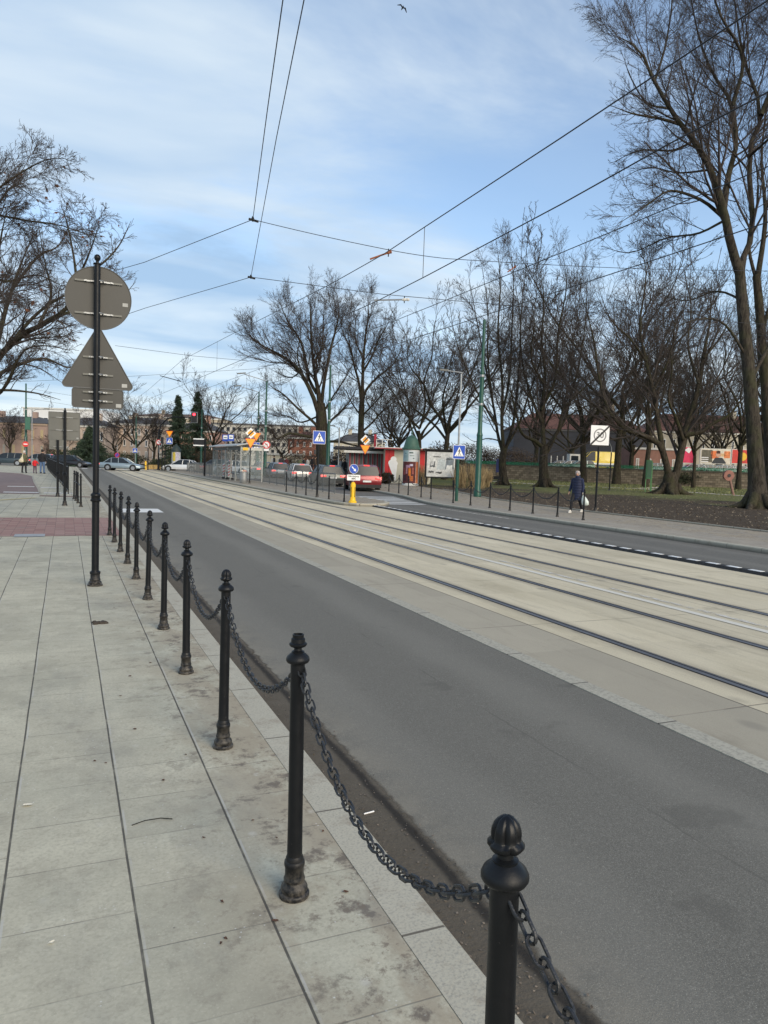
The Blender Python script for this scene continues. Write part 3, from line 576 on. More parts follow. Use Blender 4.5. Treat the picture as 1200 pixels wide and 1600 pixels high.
# ================================================================== SIGNS
def pole(t, h, r, col=None, base=True, z0=0., collar=None, name='pole', n=14):
    MB().lathe([(r, z0), (r, h)], n).build(name, col or iron, t, 40)
    if base: MB().lathe([(r*2.1, 0), (r*2.1, .02), (r*1.7, .05), (r*1.45, .09), (r*1.5, .12), (r*1.2, .15)], n).build('base', col or iron, t, 40)
    if collar: MB().lathe([(r, collar-.05), (r*1.5, collar-.035), (r*1.55, collar-.01), (r*1.2, collar+.01), (r*1.55, collar+.03), (r, collar+.06)], n).build('collar', col or iron, t, 40)
def sign(t, kind, size, z, y=-.06, x=0., back=True):
    """a sign panel facing local -Y, parts and graphics"""
    s = size
    def P(name, out, m, d, par): return MB().prism([(a+x if par is t else a, b+z if par is t else b) for a, b in out], y-d*.004, y-d*.004+.003).build(name, m, par)
    def base(out, m): 
        pl = MB().prism(out, -.0, .012).build('sign_panel', m, t); pl.location = (x, y, z); return pl
    def g(pl, name, out, m, d): return MB().prism(out, -.003*d-.002, -.003*d+.0012).build(name, m, pl)
    if kind == 'crossing':
        pl = base(rrect(s, s, s*.06), white); g(pl, 'blue_field', rrect(s*.94, s*.94, s*.04), blue, 1)
        g(pl, 'triangle', [(-s*.38, -s*.30), (s*.38, -s*.30), (0, s*.38)], white, 2)
        fg = MB(); y0 = -.011
        def q(o_): fg.prism(o_, -.011, -.0078)
        q(circ(s*.038, 12, s*.01, s*.20)); q([(-s*.03, s*.15), (s*.05, s*.15), (s*.04, -s*.02), (-s*.03, -s*.02)])
        fg.prism([(-s*.03, -s*.02), (s*.01, -s*.02), (-s*.06, -s*.22), (-s*.11, -s*.22)], -.0115, -.0078); fg.prism([(s*.0, -s*.021), (s*.04, -s*.021), (s*.12, -s*.22), (s*.07, -s*.22)], -.0112, -.0078)
        fg.prism([(-s*.03, s*.14), (-s*.01, s*.10), (-s*.10, s*.0), (-s*.12, s*.03)], -.0113, -.0078); fg.prism([(s*.05, s*.14), (s*.03, s*.10), (s*.10, s*.02), (s*.13, s*.05)], -.0114, -.0078)
        for k_ in range(4): fg.prism([(-s*.26+k_*s*.15, -s*.275), (-s*.18+k_*s*.15, -s*.275), (-s*.18+k_*s*.15, -s*.245), (-s*.26+k_*s*.15, -s*.245)], -.0117, -.0078)
        fg.build('walking_figure', black, pl)
    elif kind == 'yield':
        h = s*.866; pl = base(rpoly([(-s/2, h*.5), (0, -h*.5), (s/2, h*.5)], s*.04), red); k_ = .86
        g(pl, 'yellow_field', [(-s/2*k_, h*.5*k_+h*.02), (0, -h*.5*k_+h*.02), (s/2*k_, h*.5*k_+h*.02)], yellow, 1)
    elif kind == 'priority_end':
        d = s*.707; pl = base(rpoly([(-d, 0), (0, -d), (d, 0), (0, d)], s*.05), white); k_ = .62
        g(pl, 'yellow_field', [(-d*k_, 0), (0, -d*k_), (d*k_, 0), (0, d*k_)], yellow, 1)
        w_ = s*.09; g(pl, 'black_band', [(-d*.5-w_*.7, -d*.5+w_*.7), (-d*.5+w_*.7, -d*.5-w_*.7), (d*.5+w_*.7, d*.5-w_*.7), (d*.5-w_*.7, d*.5+w_*.7)], black, 2)
    elif kind == 'keep_right':
        pl = base(circ(s/2), white); g(pl, 'blue_field', circ(s*.47), blue, 1)
        c45 = math.sqrt(.5); 
        def rot(a, b): return (c45*(a+b)*s, c45*(b-a)*s)
        g(pl, 'arrow', [rot(a, b) for a, b in ((-.33, -.055), (.10, -.055), (.10, -.17), (.36, 0), (.10, .17), (.10, .055), (-.33, .055))], white, 2)
    elif kind == 'no_turn':
        pl = base(circ(s/2), red); g(pl, 'white_field', circ(s*.37), white, 1)
        ar = MB(); ar.prism([(.06*s, -.25*s), (.12*s, -.25*s), (.12*s, .07*s), (.06*s, .07*s)], -.010, -.006); ar.prism([(.12*s, .07*s), (.12*s, .13*s), (-.10*s, .13*s), (-.10*s, .07*s)], -.0101, -.006)
        ar.prism([(-.10*s, .20*s), (-.24*s, .10*s), (-.10*s, 0)], -.0102, -.006); ar.build('arrow', black, pl)
        g(pl, 'red_slash', [(-.27*s, .22*s), (-.22*s, .27*s), (.27*s, -.22*s), (.22*s, -.27*s)], red, 4)
    elif kind == 'no_entry':
        pl = base(circ(s/2), red); g(pl, 'white_bar', rrect(s*.68, s*.17, .01), white, 1)
    elif kind == 'no_parking':
        pl = base(circ(s/2), red); g(pl, 'blue_field', circ(s*.37), blue, 1); g(pl, 'red_slash', [(-.27*s, .22*s), (-.22*s, .27*s), (.27*s, -.22*s), (.22*s, -.27*s)], red, 2)
    elif kind == 'tram_stop':
        pl = base(rrect(s, s*1.15, s*.06), blue); g(pl, 'white_field', rrect(s*.72, s*.66, .01, 0, s*.12), white, 1)
        g(pl, 'vehicle_symbol', rpoly([(-.26*s, .0), (.26*s, .0), (.26*s, .17*s), (-.26*s, .17*s)], .03*s), mat('grey_blue_symbol', (.08, .16, .22), .5), 2)
    elif kind == 'zone_end':
        pl = base(rrect(s, s, s*.03), white)
        gr = mat('sign_grey', (.22, .22, .22), .5)
        N = 40; m = MB()
        for k_ in range(N):
            a0, a1 = 2*math.pi*k_/N, 2*math.pi*(k_+1)/N
            m.prism([(s*.345*math.cos(a0), s*.345*math.sin(a0)), (s*.345*math.cos(a1), s*.345*math.sin(a1)), (s*.285*math.cos(a1), s*.285*math.sin(a1)), (s*.285*math.cos(a0), s*.285*math.sin(a0))], -.005, -.001)
        m.build('grey_ring', gr, pl); text('30', s*.42, pl, (0, -.004, 0), gr)
        w_ = .04*s; g(pl, 'black_slash', [(-.5*s, -.5*s+w_*1.6), (-.5*s, -.5*s), (-.5*s+w_*1.6, -.5*s), (.5*s, .5*s-w_*1.6), (.5*s, .5*s), (.5*s-w_*1.6, .5*s)], black, 3)
    return pl
# tall sign pole on the left pavement: three panels seen from behind
t = thing('sign_pole', 'tall black sign pole carrying backs of a round, a triangular and a rectangular sign', 'road sign', (.36, 10.12, 0))
MB().lathe([(.045, .1), (.045, 1.16)], 24).build('lower_pole', iron, t, 40)
MB().lathe([(.038, 1.14), (.038, 4.06)], 24).build('upper_pole', iron, t, 40)
MB().lathe([(.092, 0), (.095, .006), (.095, .018), (.086, .026), (.080, .03), (.082, .045), (.07, .06), (.064, .066), (.067, .075), (.067, .085), (.06, .095), (.058, .15), (.064, .155), (.066, .17), (.063, .185), (.05, .19), (.046, .2)], 24).build('base', iron, t, 40)
MB().lathe([(.046, 1.08), (.062, 1.09), (.064, 1.11), (.055, 1.12), (.055, 1.15), (.062, 1.16), (.060, 1.18), (.039, 1.20)], 24).build('collar', iron, t, 40)
MB().lathe([(.038, 4.055), (.05, 4.06), (.05, 4.07), (.02, 4.08), (.018, 4.10), (.034, 4.115), (.04, 4.14), (.034, 4.165), (.015, 4.18)], 20).build('ball_finial', iron, t, 60)
def clamps(par, zs, w, wc=.11):
    for z in zs:
        MB().box((0, -.012, z), (w, .014, .022)).build('rail', signback2, par)
        m = MB(); m.box((0, -.02, z), (w*.62, .012, .018)); m.tube([(-.052, -.02, z), (-.05, -.075, z), (-.03, -.1, z), (0, -.108, z), (.03, -.1, z), (.05, -.075, z), (.052, -.02, z)], .009, 6)
        for xx in (-.085, .085, -.065, .065, w*.27, -w*.27): m.tube([(xx, -.04, z), (xx, -.012, z)], .011, 6)
        m.build('clamp', galv, par, 40)
ZD = lambda py: ZH(152, py, 9.44)
def backpanel(par, out, z, zs, w, m=signback, sticker=None, y=.085):
    pl = MB().prism(out, 0, .012).build('sign_panel', m, par, None); pl.location = (0, y, z)
    n = len(out); e = MB()      # folded rim
    for i in range(n):
        a, b = out[i], out[(i+1) % n]; e.tube([(a[0], -.004, a[1]), (b[0], -.004, b[1])], .006, 5, False)
    e.build('rim', signback2 if m is signback2 else mat('sign_rim', (.11, .11, .105), .5), pl)
    clamps(pl, zs, w)
    MB().prism([(a, b) for a, b in out], .013, .016).build('sign_face', white, pl)
    if sticker: MB().box((sticker[0], -.0025, sticker[1]), (.065, .003, .045)).build('sticker', mat('sticker_grey', (.36, .36, .34), .6), pl)
    return pl
zc = ZD(468); backpanel(t, circ(.392, 48), zc, (.20, -.20), .56, sticker=(.32, -.05)).location.x = .02
zt = ZD(607); hh = .775
backpanel(t, rpoly([(-.45, 0), (.45, 0), (0, .80)], .045, 5), zt, (.39, .17), .36, sticker=(.32, .055)).location.x = .02
zr = ZD(622.5); backpanel(t, rrect(.61, .245, .035), zr, (.075, -.035), .36, sticker=(.25, -.08)).location.x = .02
# second pole with square panel back
t = thing('sign_pole', 'black sign pole with pale grey square panel back, behind the tall sign pole', 'road sign', (-.01, 25.69, 0))
pole(t, 3.0, .042, collar=1.0); MB().lathe([(.042, 2.99), (.05, 3.0), (.03, 3.03), (.02, 3.06), (.03, 3.08), (.01, 3.1)], 12).build('finial', iron, t)
a = backpanel(t, rrect(.92, .88, .02), ZH(101, 666, 23.6), (.27, -.13), .80, signback2, (.39, -.37)); a.location.x = -.02
t = thing('sign_pole', 'thinner black pole standing just behind the pole with the square panel', 'sign pole', (-.26, 30.85, 0)); pole(t, 2.45, .042, collar=.9)
backpanel(t, rrect(.6, .6, .02), 2.1, (.2, -.2), .5, signback2)
# crossing sign on the island
t = thing('crossing_sign', 'blue pedestrian crossing sign on black pole on the traffic island', 'road sign', (10.98, 33.4, 0)); pole(t, 3.1, .036, collar=.5)
sign(t, 'crossing', .62, ZH(501, 684, 35.2))
MB().box((-.16, .02, 2.1), (.07, .1, .22)).build('signal_lamp', black, t)
# right crossing sign on lamp
t = thing('street_lamp', 'slim lamp pole with green lower half and blue crossing sign on the right pavement', 'street lamp', (17.1, 30.9, 0))
pole(t, 2.4, .075, green, False, name='lower_pole'); pole(t, 6.0, .045, galv, False, z0=2.38, name='upper_pole')
MB().tube([(0, 0, 5.98), (.1, 0, 6.05), (-.9, 0, 6.1)], .025, 8).build('arm', galv, t); MB().box((-.95, 0, 6.1), (.45, .16, .07)).build('lamp_head', signback2, t)
sign(t, 'crossing', .66, ZH(721.5, 707, 35.8), -.09)
# zone-end sign
t = thing('zone_end_sign', 'white square end of thirty zone sign on black pole beside the walking woman', 'road sign', (20.1, 24.5, 0), -.25)
pole(t, 3.55, .042, collar=1.6); sign(t, 'zone_end', .80, ZH(935, 680, 30.2), -.07)
f = MB(); f.bb(-.42, .42, -.05, -.03, ZH(935, 680, 30.2)-.46, ZH(935, 680, 30.2)-.40); f.build('bracket', iron, t)
t = thing('park_pole', 'dark slim pole in the park behind the zone sign', 'pole', BA(952, 62)+(0,)); pole(t, 3.2, .05); MB().tube([(0, 0, 3.15), (.02, 0, 3.3), (.0, 0, 3.6), (-.25, 0, 4.0)], .03, 6).build('bent_top', galv, t)
# keep right post
t = thing('yellow_traffic_post', 'yellow plastic post with round blue keep right sign and white plate at island nose', 'traffic post', (11.0, 28.75, 0))
MB().lathe([(.17, 0), (.17, .06), (.12, .10), (.115, .16), (.11, .20), (.11, .72), (.10, .79), (.07, .84), (.03, .865), (.01, .87)], 24, mod=lambda g, i: 1-.10*(abs(math.cos(3*g))**6 if 3 < i < 7 else 0)).build('post', postyellow, t, 50)
for k_ in range(4): a = k_*math.pi/2+.5; MB().box((.106*math.cos(a), .106*math.sin(a), .45), (.012, .035, .42), (0, 0, a)).build('black_slot', black, t)
MB().lathe([(.02, .8), (.02, 1.55)], 8).build('bracket', galv, t)
sign(t, 'keep_right', .40, ZH(547, 732.5, 30.7), -.04)
pl = MB().prism(rrect(.58, .235, .02), 0, .01).build('sign_plate', white, t); pl.location = (.0, -.05, ZH(547, 746, 30.7))
text('Nie dotyczy', .098, pl, (0, -.002, .052), black); text('MPK', .098, pl, (0, -.002, -.052), black)
# yield + priority end (near shelter)
def yp(px, D, label, zt_, zd, s=.78, lx=0.):
    x, y = BA(px, D); t = thing('yield_sign', label, 'road sign', (x, y, 0)); pole(t, zd+.3, .038, collar=.5)
    sign(t, 'yield', s, zt_); sign(t, 'priority_end', s*.68, zd); return t
yp(390, 50.5, 'yellow yield sign under a white and yellow diamond, on black pole beside the litter bin', ZH(390, 693, 50.5), ZH(390, 677, 50.5))
yp(568.5, 56, 'yellow yield sign under a striped diamond, standing in front of the red and grey kiosks', ZH(568, 703, 56), ZH(568, 687.5, 56), .85)
x, y = BA(399, 62); t = thing('yield_sign', 'yellow yield sign above a blue crossing sign on the green pole behind the shelter', 'road sign', (x, y, 0)); pole(t, 3.9, .04); sign(t, 'yield', .8, ZH(402, 683, 62)); sign(t, 'crossing', .6, ZH(402, 697, 62))
# ================================================================== GREEN TRAM POLES
def trampole(px, D, topy, label, lamp=False, r=.16, arms=True, z=None):
    x, y = BA(px, D); h = ZH(px, topy, D); t = thing('tram_pole', label, 'pole', (x, y, 0), group='green tram wire poles')
    MB().lathe([(r*1.35, 0), (r*1.3, .3), (r*1.02, .4), (r, h*.35)], 16).build('lower_shaft', green, t, 40)
    MB().lathe([(r, h*.35-.02), (r*1.12, h*.35), (r*.78, h*.36+.1), (r*.72, h*.7)], 16).build('middle_shaft', green, t, 40)
    MB().lathe([(r*.72, h*.7-.02), (r*.8, h*.7), (r*.55, h*.72), (r*.5, h)], 16).build('top_shaft', green, t, 40)
    for z_ in (h*.52, h*.68): MB().lathe([(r*.82, z_), (r*.86, z_+.02), (r*.86, z_+.1), (r*.82, z_+.12)], 12).build('band', galv, t)
    if lamp:
        a = Vector((-1, -.1, 0)).normalized(); MB().tube([(0, 0, h-.05), (a.x*.8, a.y*.8, h+.15), (a.x*2.3, a.y*2.3, h+.45)], .035, 8).build('lamp_arm', galv, t)
        MB().box((a.x*2.6, a.y*2.6, h+.52), (.8, .3, .1), (0, .15, math.atan2(a.y, a.x))).build('lamp_head', signback2, t)
    return t
trampole(745.5, 40.9, 503, 'green tram wire pole beside the blue crossing sign on the right')
trampole(511.5, 62, 572, 'green tram wire pole in front of the big bare tree')
t413 = trampole(413.5, 74, 596, 'green tram pole with lamp arm and a round prohibition sign on it', True)
trampole(402, 88, 613, 'green tram pole with lamp arm, standing left of the pole with prohibition sign', True)
trampole(314, 105, 640, 'green tram pole beyond the passenger display', r=.14)
trampole(40.5, 86, 600, 'green tram pole on the far left with a box and a no entry sign')
trampole(212, 110, 650, 'green tram pole behind the silver car on the far side', r=.14)
x, y = BA(415, 73); t = thing('no_turn_sign', 'round red ringed no turn sign with white plate hung on a green pole', 'road sign', (x, y, 0)); 
MB().lathe([(.03, 2.2), (.03, 4.0)], 8).build('bracket', galv, t); sign(t, 'no_turn', .78, ZH(415, 695, 73)); MB().prism(rrect(.5, .22, .01), -.07, -.06).build('white_plate', white, t).location = (0, 0, ZH(415, 703, 73))
x, y = BA(40, 85); t = thing('no_entry_sign', 'small round red no entry sign on the far left pole', 'road sign', (x-.0, y, 0)); MB().lathe([(.03, 1.2), (.03, 3.3)], 8).build('bracket', galv, t); sign(t, 'no_entry', .62, ZH(40, 694, 85), -.25)
x, y = BA(42, 85.7); t = thing('switch_box', 'dark green equipment box strapped to the far left pole', 'box', (x+.1, y-.25, 0)); MB().bb(-.3, .3, -.2, .2, ZH(40, 672, 86), ZH(40, 652, 86)).build('cabinet', green, t); MB().bb(-.25, .25, -.23, -.201, ZH(40, 671, 86), ZH(40, 653, 86)).build('door', mat('green_light', (.012, .10, .065), .4), t)
def lamp2(px, D, topy, label, arm, base=galv):
    x, y = BA(px, D); h = ZH(px, topy, D); t = thing('street_lamp', label, 'street lamp', (x, y, 0), YAW)
    pole(t, h, .06, base, False); MB().tube([(0, 0, h-.3), (arm*.3, 0, h), (arm, 0, h+.12)], .03, 6).build('arm', base, t); MB().box((arm*1.15, 0, h+.13), (.6, .2, .08)).build('lamp_head', signback2, t)
    MB().lathe([(.09, 0), (.09, 1.2), (.06, 1.25)], 10).build('base', base, t)
lamp2(50, 92, 640, 'slim pale grey street lamp on the far left beside the green pole', 1.6)
lamp2(391, 100, 650, 'slim distant street lamp behind the shelter signs', -2.)
lamp2(528, 66, 668, 'slim grey lamp post among the waiting crowd', -.6)
# ================================================================== OVERHEAD WIRES
def wire(name, pts, r, label, par=None, n=5, sag=0.):
    P = [Vector(p) for p in pts]
    if sag:
        Q = []
        for i in range(len(P)-1):
            for k_ in range(8): u_ = k_/8; Q.append(P[i].lerp(P[i+1], u_)-Vector((0, 0, sag*4*u_*(1-u_))))
        P = Q+[P[-1]]
    o = MB().tube(P, r, n).build(name, wirem, par)
    return tag(o, label, 'overhead wire') if par is None else o
def cat(X, mes, con, label, drops, r=.0095):
    t = thing('overhead_line', label, 'overhead wire')
    mp_ = [(X, y, z) for y, z in mes]; cp = [(X, y, z) for y, z in con]
    MB().tube(mp_, r, 5).build('messenger_wire', wirem, t); MB().tube(cp, r, 5).build('contact_wire', wirem, t)
    def zi(L_, y): return float(np.interp(y, [a for a, b in L_], [b for a, b in L_]))
    for y in drops: MB().tube([(X, y, zi(con, y)), (X, y, zi(mes, y))], .006, 4).build('dropper', wirem, t)
    return t
ys = [-12, -4, 2, 5.3, 8.5, 12.6, 18, 27, 43.6, 62, 100, 125]
cat(6.08, [(-12, 6.6), (-4, 6.3), (2, 6.2), (5.3, 6.18), (8.5, 6.12), (12.6, 6.07), (14.5, 6.04), (18, 6.12), (27, 6.5), (43.6, 7.15), (62, 6.9), (100, 7.0), (125, 7)],
    [(-12, 5.5), (-4, 5.4), (6.5, 5.30), (8.4, 5.23), (12.5, 5.15), (14.8, 5.13), (20, 5.2), (27.4, 5.37), (45, 5.75), (58, 6.05), (100, 6.1), (125, 6.1)], 'pair of tram wires with droppers over the nearer track', (12.6, 18.2, 24.5, 33, 42, 52, 64, 80))
cat(9.2, [(-12, 6.4), (8, 6.1), (12.6, 6.06), (17.8, 6.03), (21.4, 6.03), (27, 6.1), (34.8, 6.28), (50, 6.5), (70, 6.8), (100, 6.9), (125, 6.9)],
    [(-12, 5.4), (10, 5.3), (25, 5.3), (38.7, 5.41), (44.8, 5.55), (60, 5.8), (100, 6.0), (125, 6)], 'pair of tram wires with droppers over the farther track', (14, 20, 26, 33, 41, 50, 60, 75))
n1 = DP(395, 343, 18); n2 = DP(392, 433, 24)
wire('span_wire', [DP(-300, 560, 34), DP(225, 410, 22.4), n1], .009, 'thin span wire rising from the left trees to the upper knot')
wire('span_wire', [n1, DP(595, 388, 17.5), DP(697, 404, 18.5), DP(1000, 420, 21), DP(1400, 425, 26)], .008, 'thin span wire running right from the upper knot into the trees', sag=.02)
wire('span_wire', [DP(-300, 660, 44), DP(228, 481, 29), n2], .010, 'thin span wire rising from the left to the lower knot')
wire('span_wire', [n2, DP(600, 460, 24), DP(800, 478, 26), DP(1000, 494, 28), DP(1400, 520, 32)], .010, 'thin span wire running right from the lower knot across the trees')
wire('pull_wire', [n1, DP(418, 170, 12), DP(442, 0, 9.3), DP(480, -400, 5.9)], .0085, 'steep wire from the upper knot to the top edge, left of the pair')
wire('pull_wire', [n2, DP(432, 215, 14), DP(475, 0, 9.3), DP(560, -400, 5.9)], .0085, 'steep wire from the lower knot to the top edge, right of the pair')
for p, r_, l in ((n1, .035, 'small dark knot clamp where the upper span wires meet'), (n2, .04, 'small dark knot clamp where the lower span wires meet')):
    m = MB(); m.tube([(p[0]-.1, p[1], p[2]), (p[0]+.14, p[1], p[2]-.03)], r_*.8, 6); m.lathe([(r_*.4, -.05), (r_, -.02), (r_, .03), (r_*.4, .08)], 8, p); tag(m.build('wire_clamp', black), l, 'wire clamp')
for (a, b, D, l, mm) in (((585, 469), (640, 468), 19.5, 'grey steady arm with insulator on the nearer contact wire', galv), ((250, 587), (283, 596), 60, 'small dark steady arm on the far contact wire', black), ((578, 405), (612, 393), 17.2, 'orange section insulator on the nearer messenger wire', orange), ((793, 425), (806, 416), 24, 'orange insulator on the span wire before the trees', orange)):
    A, B = Vector(DP(*a, D)), Vector(DP(*b, D)); d = (B-A); u_ = d.normalized(); t = thing('wire_fitting', l, 'wire fitting', A)
    MB().tube([(0, 0, 0), d*.8], .02 if D < 50 else .03, 6).build('arm', mm, t)
    MB().tube([d*.78, d*.84, d*.9, d*.96, d], [.02, .045, .03, .045, .02], 8).build('insulator', offwhite if mm is galv else mm, t)
    MB().tube([d*.85+Vector((0, 0, -.09)), d*.85+Vector((0, 0, .09))], .014, 5).build('bracket', black, t)
for i, (pts, l) in enumerate((([DP(-50, 600, 60), DP(170, 590, 62), DP(420, 575, 66), DP(513, 585, 63), DP(745, 600, 42)], 'faint far cross wire between the tram poles'), ([DP(40, 622, 86), DP(250, 655, 90), DP(402, 630, 88)], 'low far cross wire above the junction'), ([DP(40, 606, 86), DP(300, 650, 100), DP(413, 610, 74)], 'second low far cross wire above the junction'), ([DP(180, 540, 50), DP(300, 556, 48), DP(513, 575, 62)], 'faint span wire under the left sign panel'), ([DP(513, 578, 61.6), DP(745, 575, 41), DP(900, 545, 40), DP(1250, 520, 38)], 'cross wire from the middle pole through the right trees'))):
    wire('cross_wire', pts, .012, l)
# ================================================================== TREES
def np_tubes(P, Rr, n):
    """P (N,S,3), Rr (N,S) -> verts, quads"""
    N, Sg, _ = P.shape
    T = np.empty_like(P); T[:, 1:-1] = P[:, 2:]-P[:, :-2]; T[:, 0] = P[:, 1]-P[:, 0]; T[:, -1] = P[:, -1]-P[:, -2]
    T /= np.linalg.norm(T, axis=2, keepdims=True)+1e-9
    ref = np.where(np.abs(T[:, :1, 2:3]) > .9, np.array([1., 0, 0]), np.array([0, 0, 1.])); ref = np.broadcast_to(ref, T.shape)
    A = np.cross(T, ref); A /= np.linalg.norm(A, axis=2, keepdims=True)+1e-9; B = np.cross(T, A)
    g = np.arange(n)*2*np.pi/n
    V = P[:, :, None, :]+(A[:, :, None, :]*np.cos(g)[None, None, :, None]+B[:, :, None, :]*np.sin(g)[None, None, :, None])*Rr[:, :, None, None]
    idx = np.arange(N*Sg*n).reshape(N, Sg, n); a = idx[:, :-1, :]; b = np.roll(a, -1, 2); c = idx[:, 1:, :]; d = np.roll(c, -1, 2)
    Q = np.stack([a, b, d, c], -1).reshape(-1, 4)
    return V.reshape(-1, 3), Q
def np_mesh(name, parts, material, parent, smooth=True):
    vs = []; qs = []; o = 0
    for v, q in parts: vs.append(v); qs.append(q+o); o += len(v)
    v = np.concatenate(vs).astype('f4'); q = np.concatenate(qs).astype('i4')
    me = bpy.data.meshes.new(name); me.vertices.add(len(v)); me.vertices.foreach_set('co', v.ravel()); me.loops.add(q.size); me.loops.foreach_set('vertex_index', q.ravel())
    me.polygons.add(len(q)); me.polygons.foreach_set('loop_start', np.arange(0, q.size, 4, dtype='i4')); 
    me.polygons.foreach_set('use_smooth', np.full(len(q), smooth)); me.materials.append(material); me.update(); me.validate()
    o = bpy.data.objects.new(name, me); C.objects.link(o); o.parent = parent; return o
def resamp(pts, rad, Sg, rng, wob=.0):
    P = np.array(pts, float); R = np.array(rad, float); N = len(P)
    # Catmull-Rom through the points
    ext = np.vstack([2*P[0]-P[1], P, 2*P[-1]-P[-2]]); out = []; ro = []
    for u in np.linspace(0, N-1-1e-6, Sg):
        i = int(u); t = u-i; p0, p1, p2, p3 = ext[i:i+4]
        out.append(.5*((2*p1)+(-p0+p2)*t+(2*p0-5*p1+4*p2-p3)*t*t+(-p0+3*p1-3*p2+p3)*t**3)); ro.append(R[i]*(1-t)+R[min(i+1, N-1)]*t)
    out = np.array(out)
    if wob: out[1:] += rng.normal(0, wob, (Sg-1, 3))
    return out, np.array(ro)
def spawn(P, Rr, K, rng, t0=.2, t1=1., ang=(30, 60), lf=(.35, .6), Sg=5, wander=.12, up=.05, rf=.6, taper=.35, minr=.004, out=None):
    N, Sp, _ = P.shape
    L = np.linalg.norm(P[:, 1:]-P[:, :-1], axis=2).sum(1)
    u = (np.arange(K)[None, :]+rng.random((N, K)))/K; t = t0+(t1-t0)*u
    f = t*(Sp-1)*.9999; i = f.astype(int); fr = (f-i)[..., None]; ii = np.arange(N)[:, None]
    pos = P[ii, i]*(1-fr)+P[ii, i+1]*fr; rad = Rr[ii, i]*(1-fr[..., 0])+Rr[ii, i+1]*fr[..., 0]
    T = P[ii, i+1]-P[ii, i]; T /= np.linalg.norm(T, axis=2, keepdims=True)+1e-9
    q = rng.normal(size=T.shape); q[..., 2] *= .8
    q -= T*(q*T).sum(-1, keepdims=True); q /= np.linalg.norm(q, axis=-1, keepdims=True)+1e-9
    a = np.radians(rng.uniform(ang[0], ang[1], T.shape[:2]))[..., None]
    D = T*np.cos(a)+q*np.sin(a); D[..., 2] += up; 
    if out is not None: D[..., :2] += out*(pos[..., :2])/(np.linalg.norm(pos[..., :2], axis=-1, keepdims=True)+1e-6)
    D /= np.linalg.norm(D, axis=-1, keepdims=True)
    ln = L[:, None]*rng.uniform(lf[0], lf[1], (N, K))*(1.15-.65*t)
    st = ln/(Sg-1); pts = [pos]
    for k_ in range(Sg-1):
        D = D+rng.normal(0, wander, D.shape); D[..., 2] += up; D /= np.linalg.norm(D, axis=-1, keepdims=True); pts.append(pts[-1]+D*st[..., None])
    PP = np.stack(pts, 2).reshape(N*K, Sg, 3)
    r_ = np.maximum(rad*rf, minr)[..., None]*np.linspace(1, taper, Sg)[None, None]
    RR = np.maximum(r_, minr*.8).reshape(N*K, Sg)
    return PP, RR
def grow(name, label, trunk, limbs, seed, Ks=(9, 7, 6, 4), bark=barkA, tw=twigm, up=(.04, .03, .02, .02), lf=(.45, .42, .42, .42), minr=.008, group=None, wander=.085, limb_up=None, leaf=None, ang=(22, 50), limbseg=10, roots=0):
    """trunk/limbs: lists of ([(x,y,z)...],[r...]) in world; the first point of the trunk is the base"""
    rng = np.random.default_rng(seed); base = np.array(trunk[0][0], float); base[2] = 0
    t = thing(name, label, 'tree', tuple(base), 0, group)
    parts = []; LP_ = []; LR_ = []
    for pts, rad in [trunk]+limbs:
        p, r_ = resamp(np.array(pts)-base, rad, 14, rng, .0); parts.append(np_tubes(p[None], r_[None], 10))
    for pts, rad in limbs:
        p, r_ = resamp(np.array(pts)-base, rad, limbseg, rng, 0); LP_.append(p); LR_.append(r_)
    if roots:
        r0_ = trunk[1][0]
        for k_ in range(roots):
            a = 2*math.pi*k_/roots+rng.uniform(-.3, .3); q = np.array([[math.cos(a)*r0_*.5, math.sin(a)*r0_*.5, .75], [math.cos(a)*r0_*.95, math.sin(a)*r0_*.95, .25], [math.cos(a+.1)*r0_*1.7, math.sin(a+.1)*r0_*1.7, .05], [math.cos(a+.2)*r0_*2.6, math.sin(a+.2)*r0_*2.6, -.08]])
            p, r_ = resamp(q, [r0_*.42, r0_*.36, r0_*.2, r0_*.08], 7, rng); parts.append(np_tubes(p[None], r_[None], 8))
    np_mesh('trunk', parts, bark, t)
    P, Rr = np.array(LP_), np.array(LR_); crown = []; t0 = .18
    for li, K in enumerate(Ks):
        last = li == len(Ks)-1
        Lp = np.linalg.norm(P[:, 1:]-P[:, :-1], axis=2).sum(1); pk_ = np.clip(Lp/np.quantile(Lp, .75), .22, 1.)
        P, Rr = spawn(P, Rr, K, rng, t0=t0, ang=ang, lf=(lf[li]*.65, lf[li]*1.3), Sg=(9, 6, 5, 4)[min(li, 3)], wander=wander*(1, 1, .8, .7)[min(li, 3)], up=up[li], rf=(.42, .5, .55, .65)[min(li, 3)], taper=.3, minr=minr*(1.5, 1.2, 1, .8)[min(li, 3)])
        keep = rng.random(len(P)) < np.repeat(pk_, K); P, Rr = P[keep], Rr[keep]
        t0 = .12
        crown.append(np_tubes(P, Rr, (5, 4, 3, 3)[min(li, 3)]))
    np_mesh('crown', crown, tw, t)
    if leaf:
        tips = P[:, -1]; sel = rng.random(len(tips)) < leaf; c = tips[sel]; n = len(c); sz = rng.uniform(.03, .07, (n, 1)); a = rng.normal(size=(n, 3)); a /= np.linalg.norm(a, axis=1, keepdims=True); b = np.cross(a, rng.normal(size=(n, 3))); b /= np.linalg.norm(b, axis=1, keepdims=True)
        V = np.stack([c-a*sz, c-b*sz*.6, c+a*sz, c+b*sz*.6], 1).reshape(-1, 3); Q = np.arange(4*n).reshape(-1, 4)
        np_mesh('withered_leaves', [(V, Q)], mat('withered_leaf', (.13, .055, .03), .9, 0, .4, 3), t)['kind'] = 'stuff'
    return t
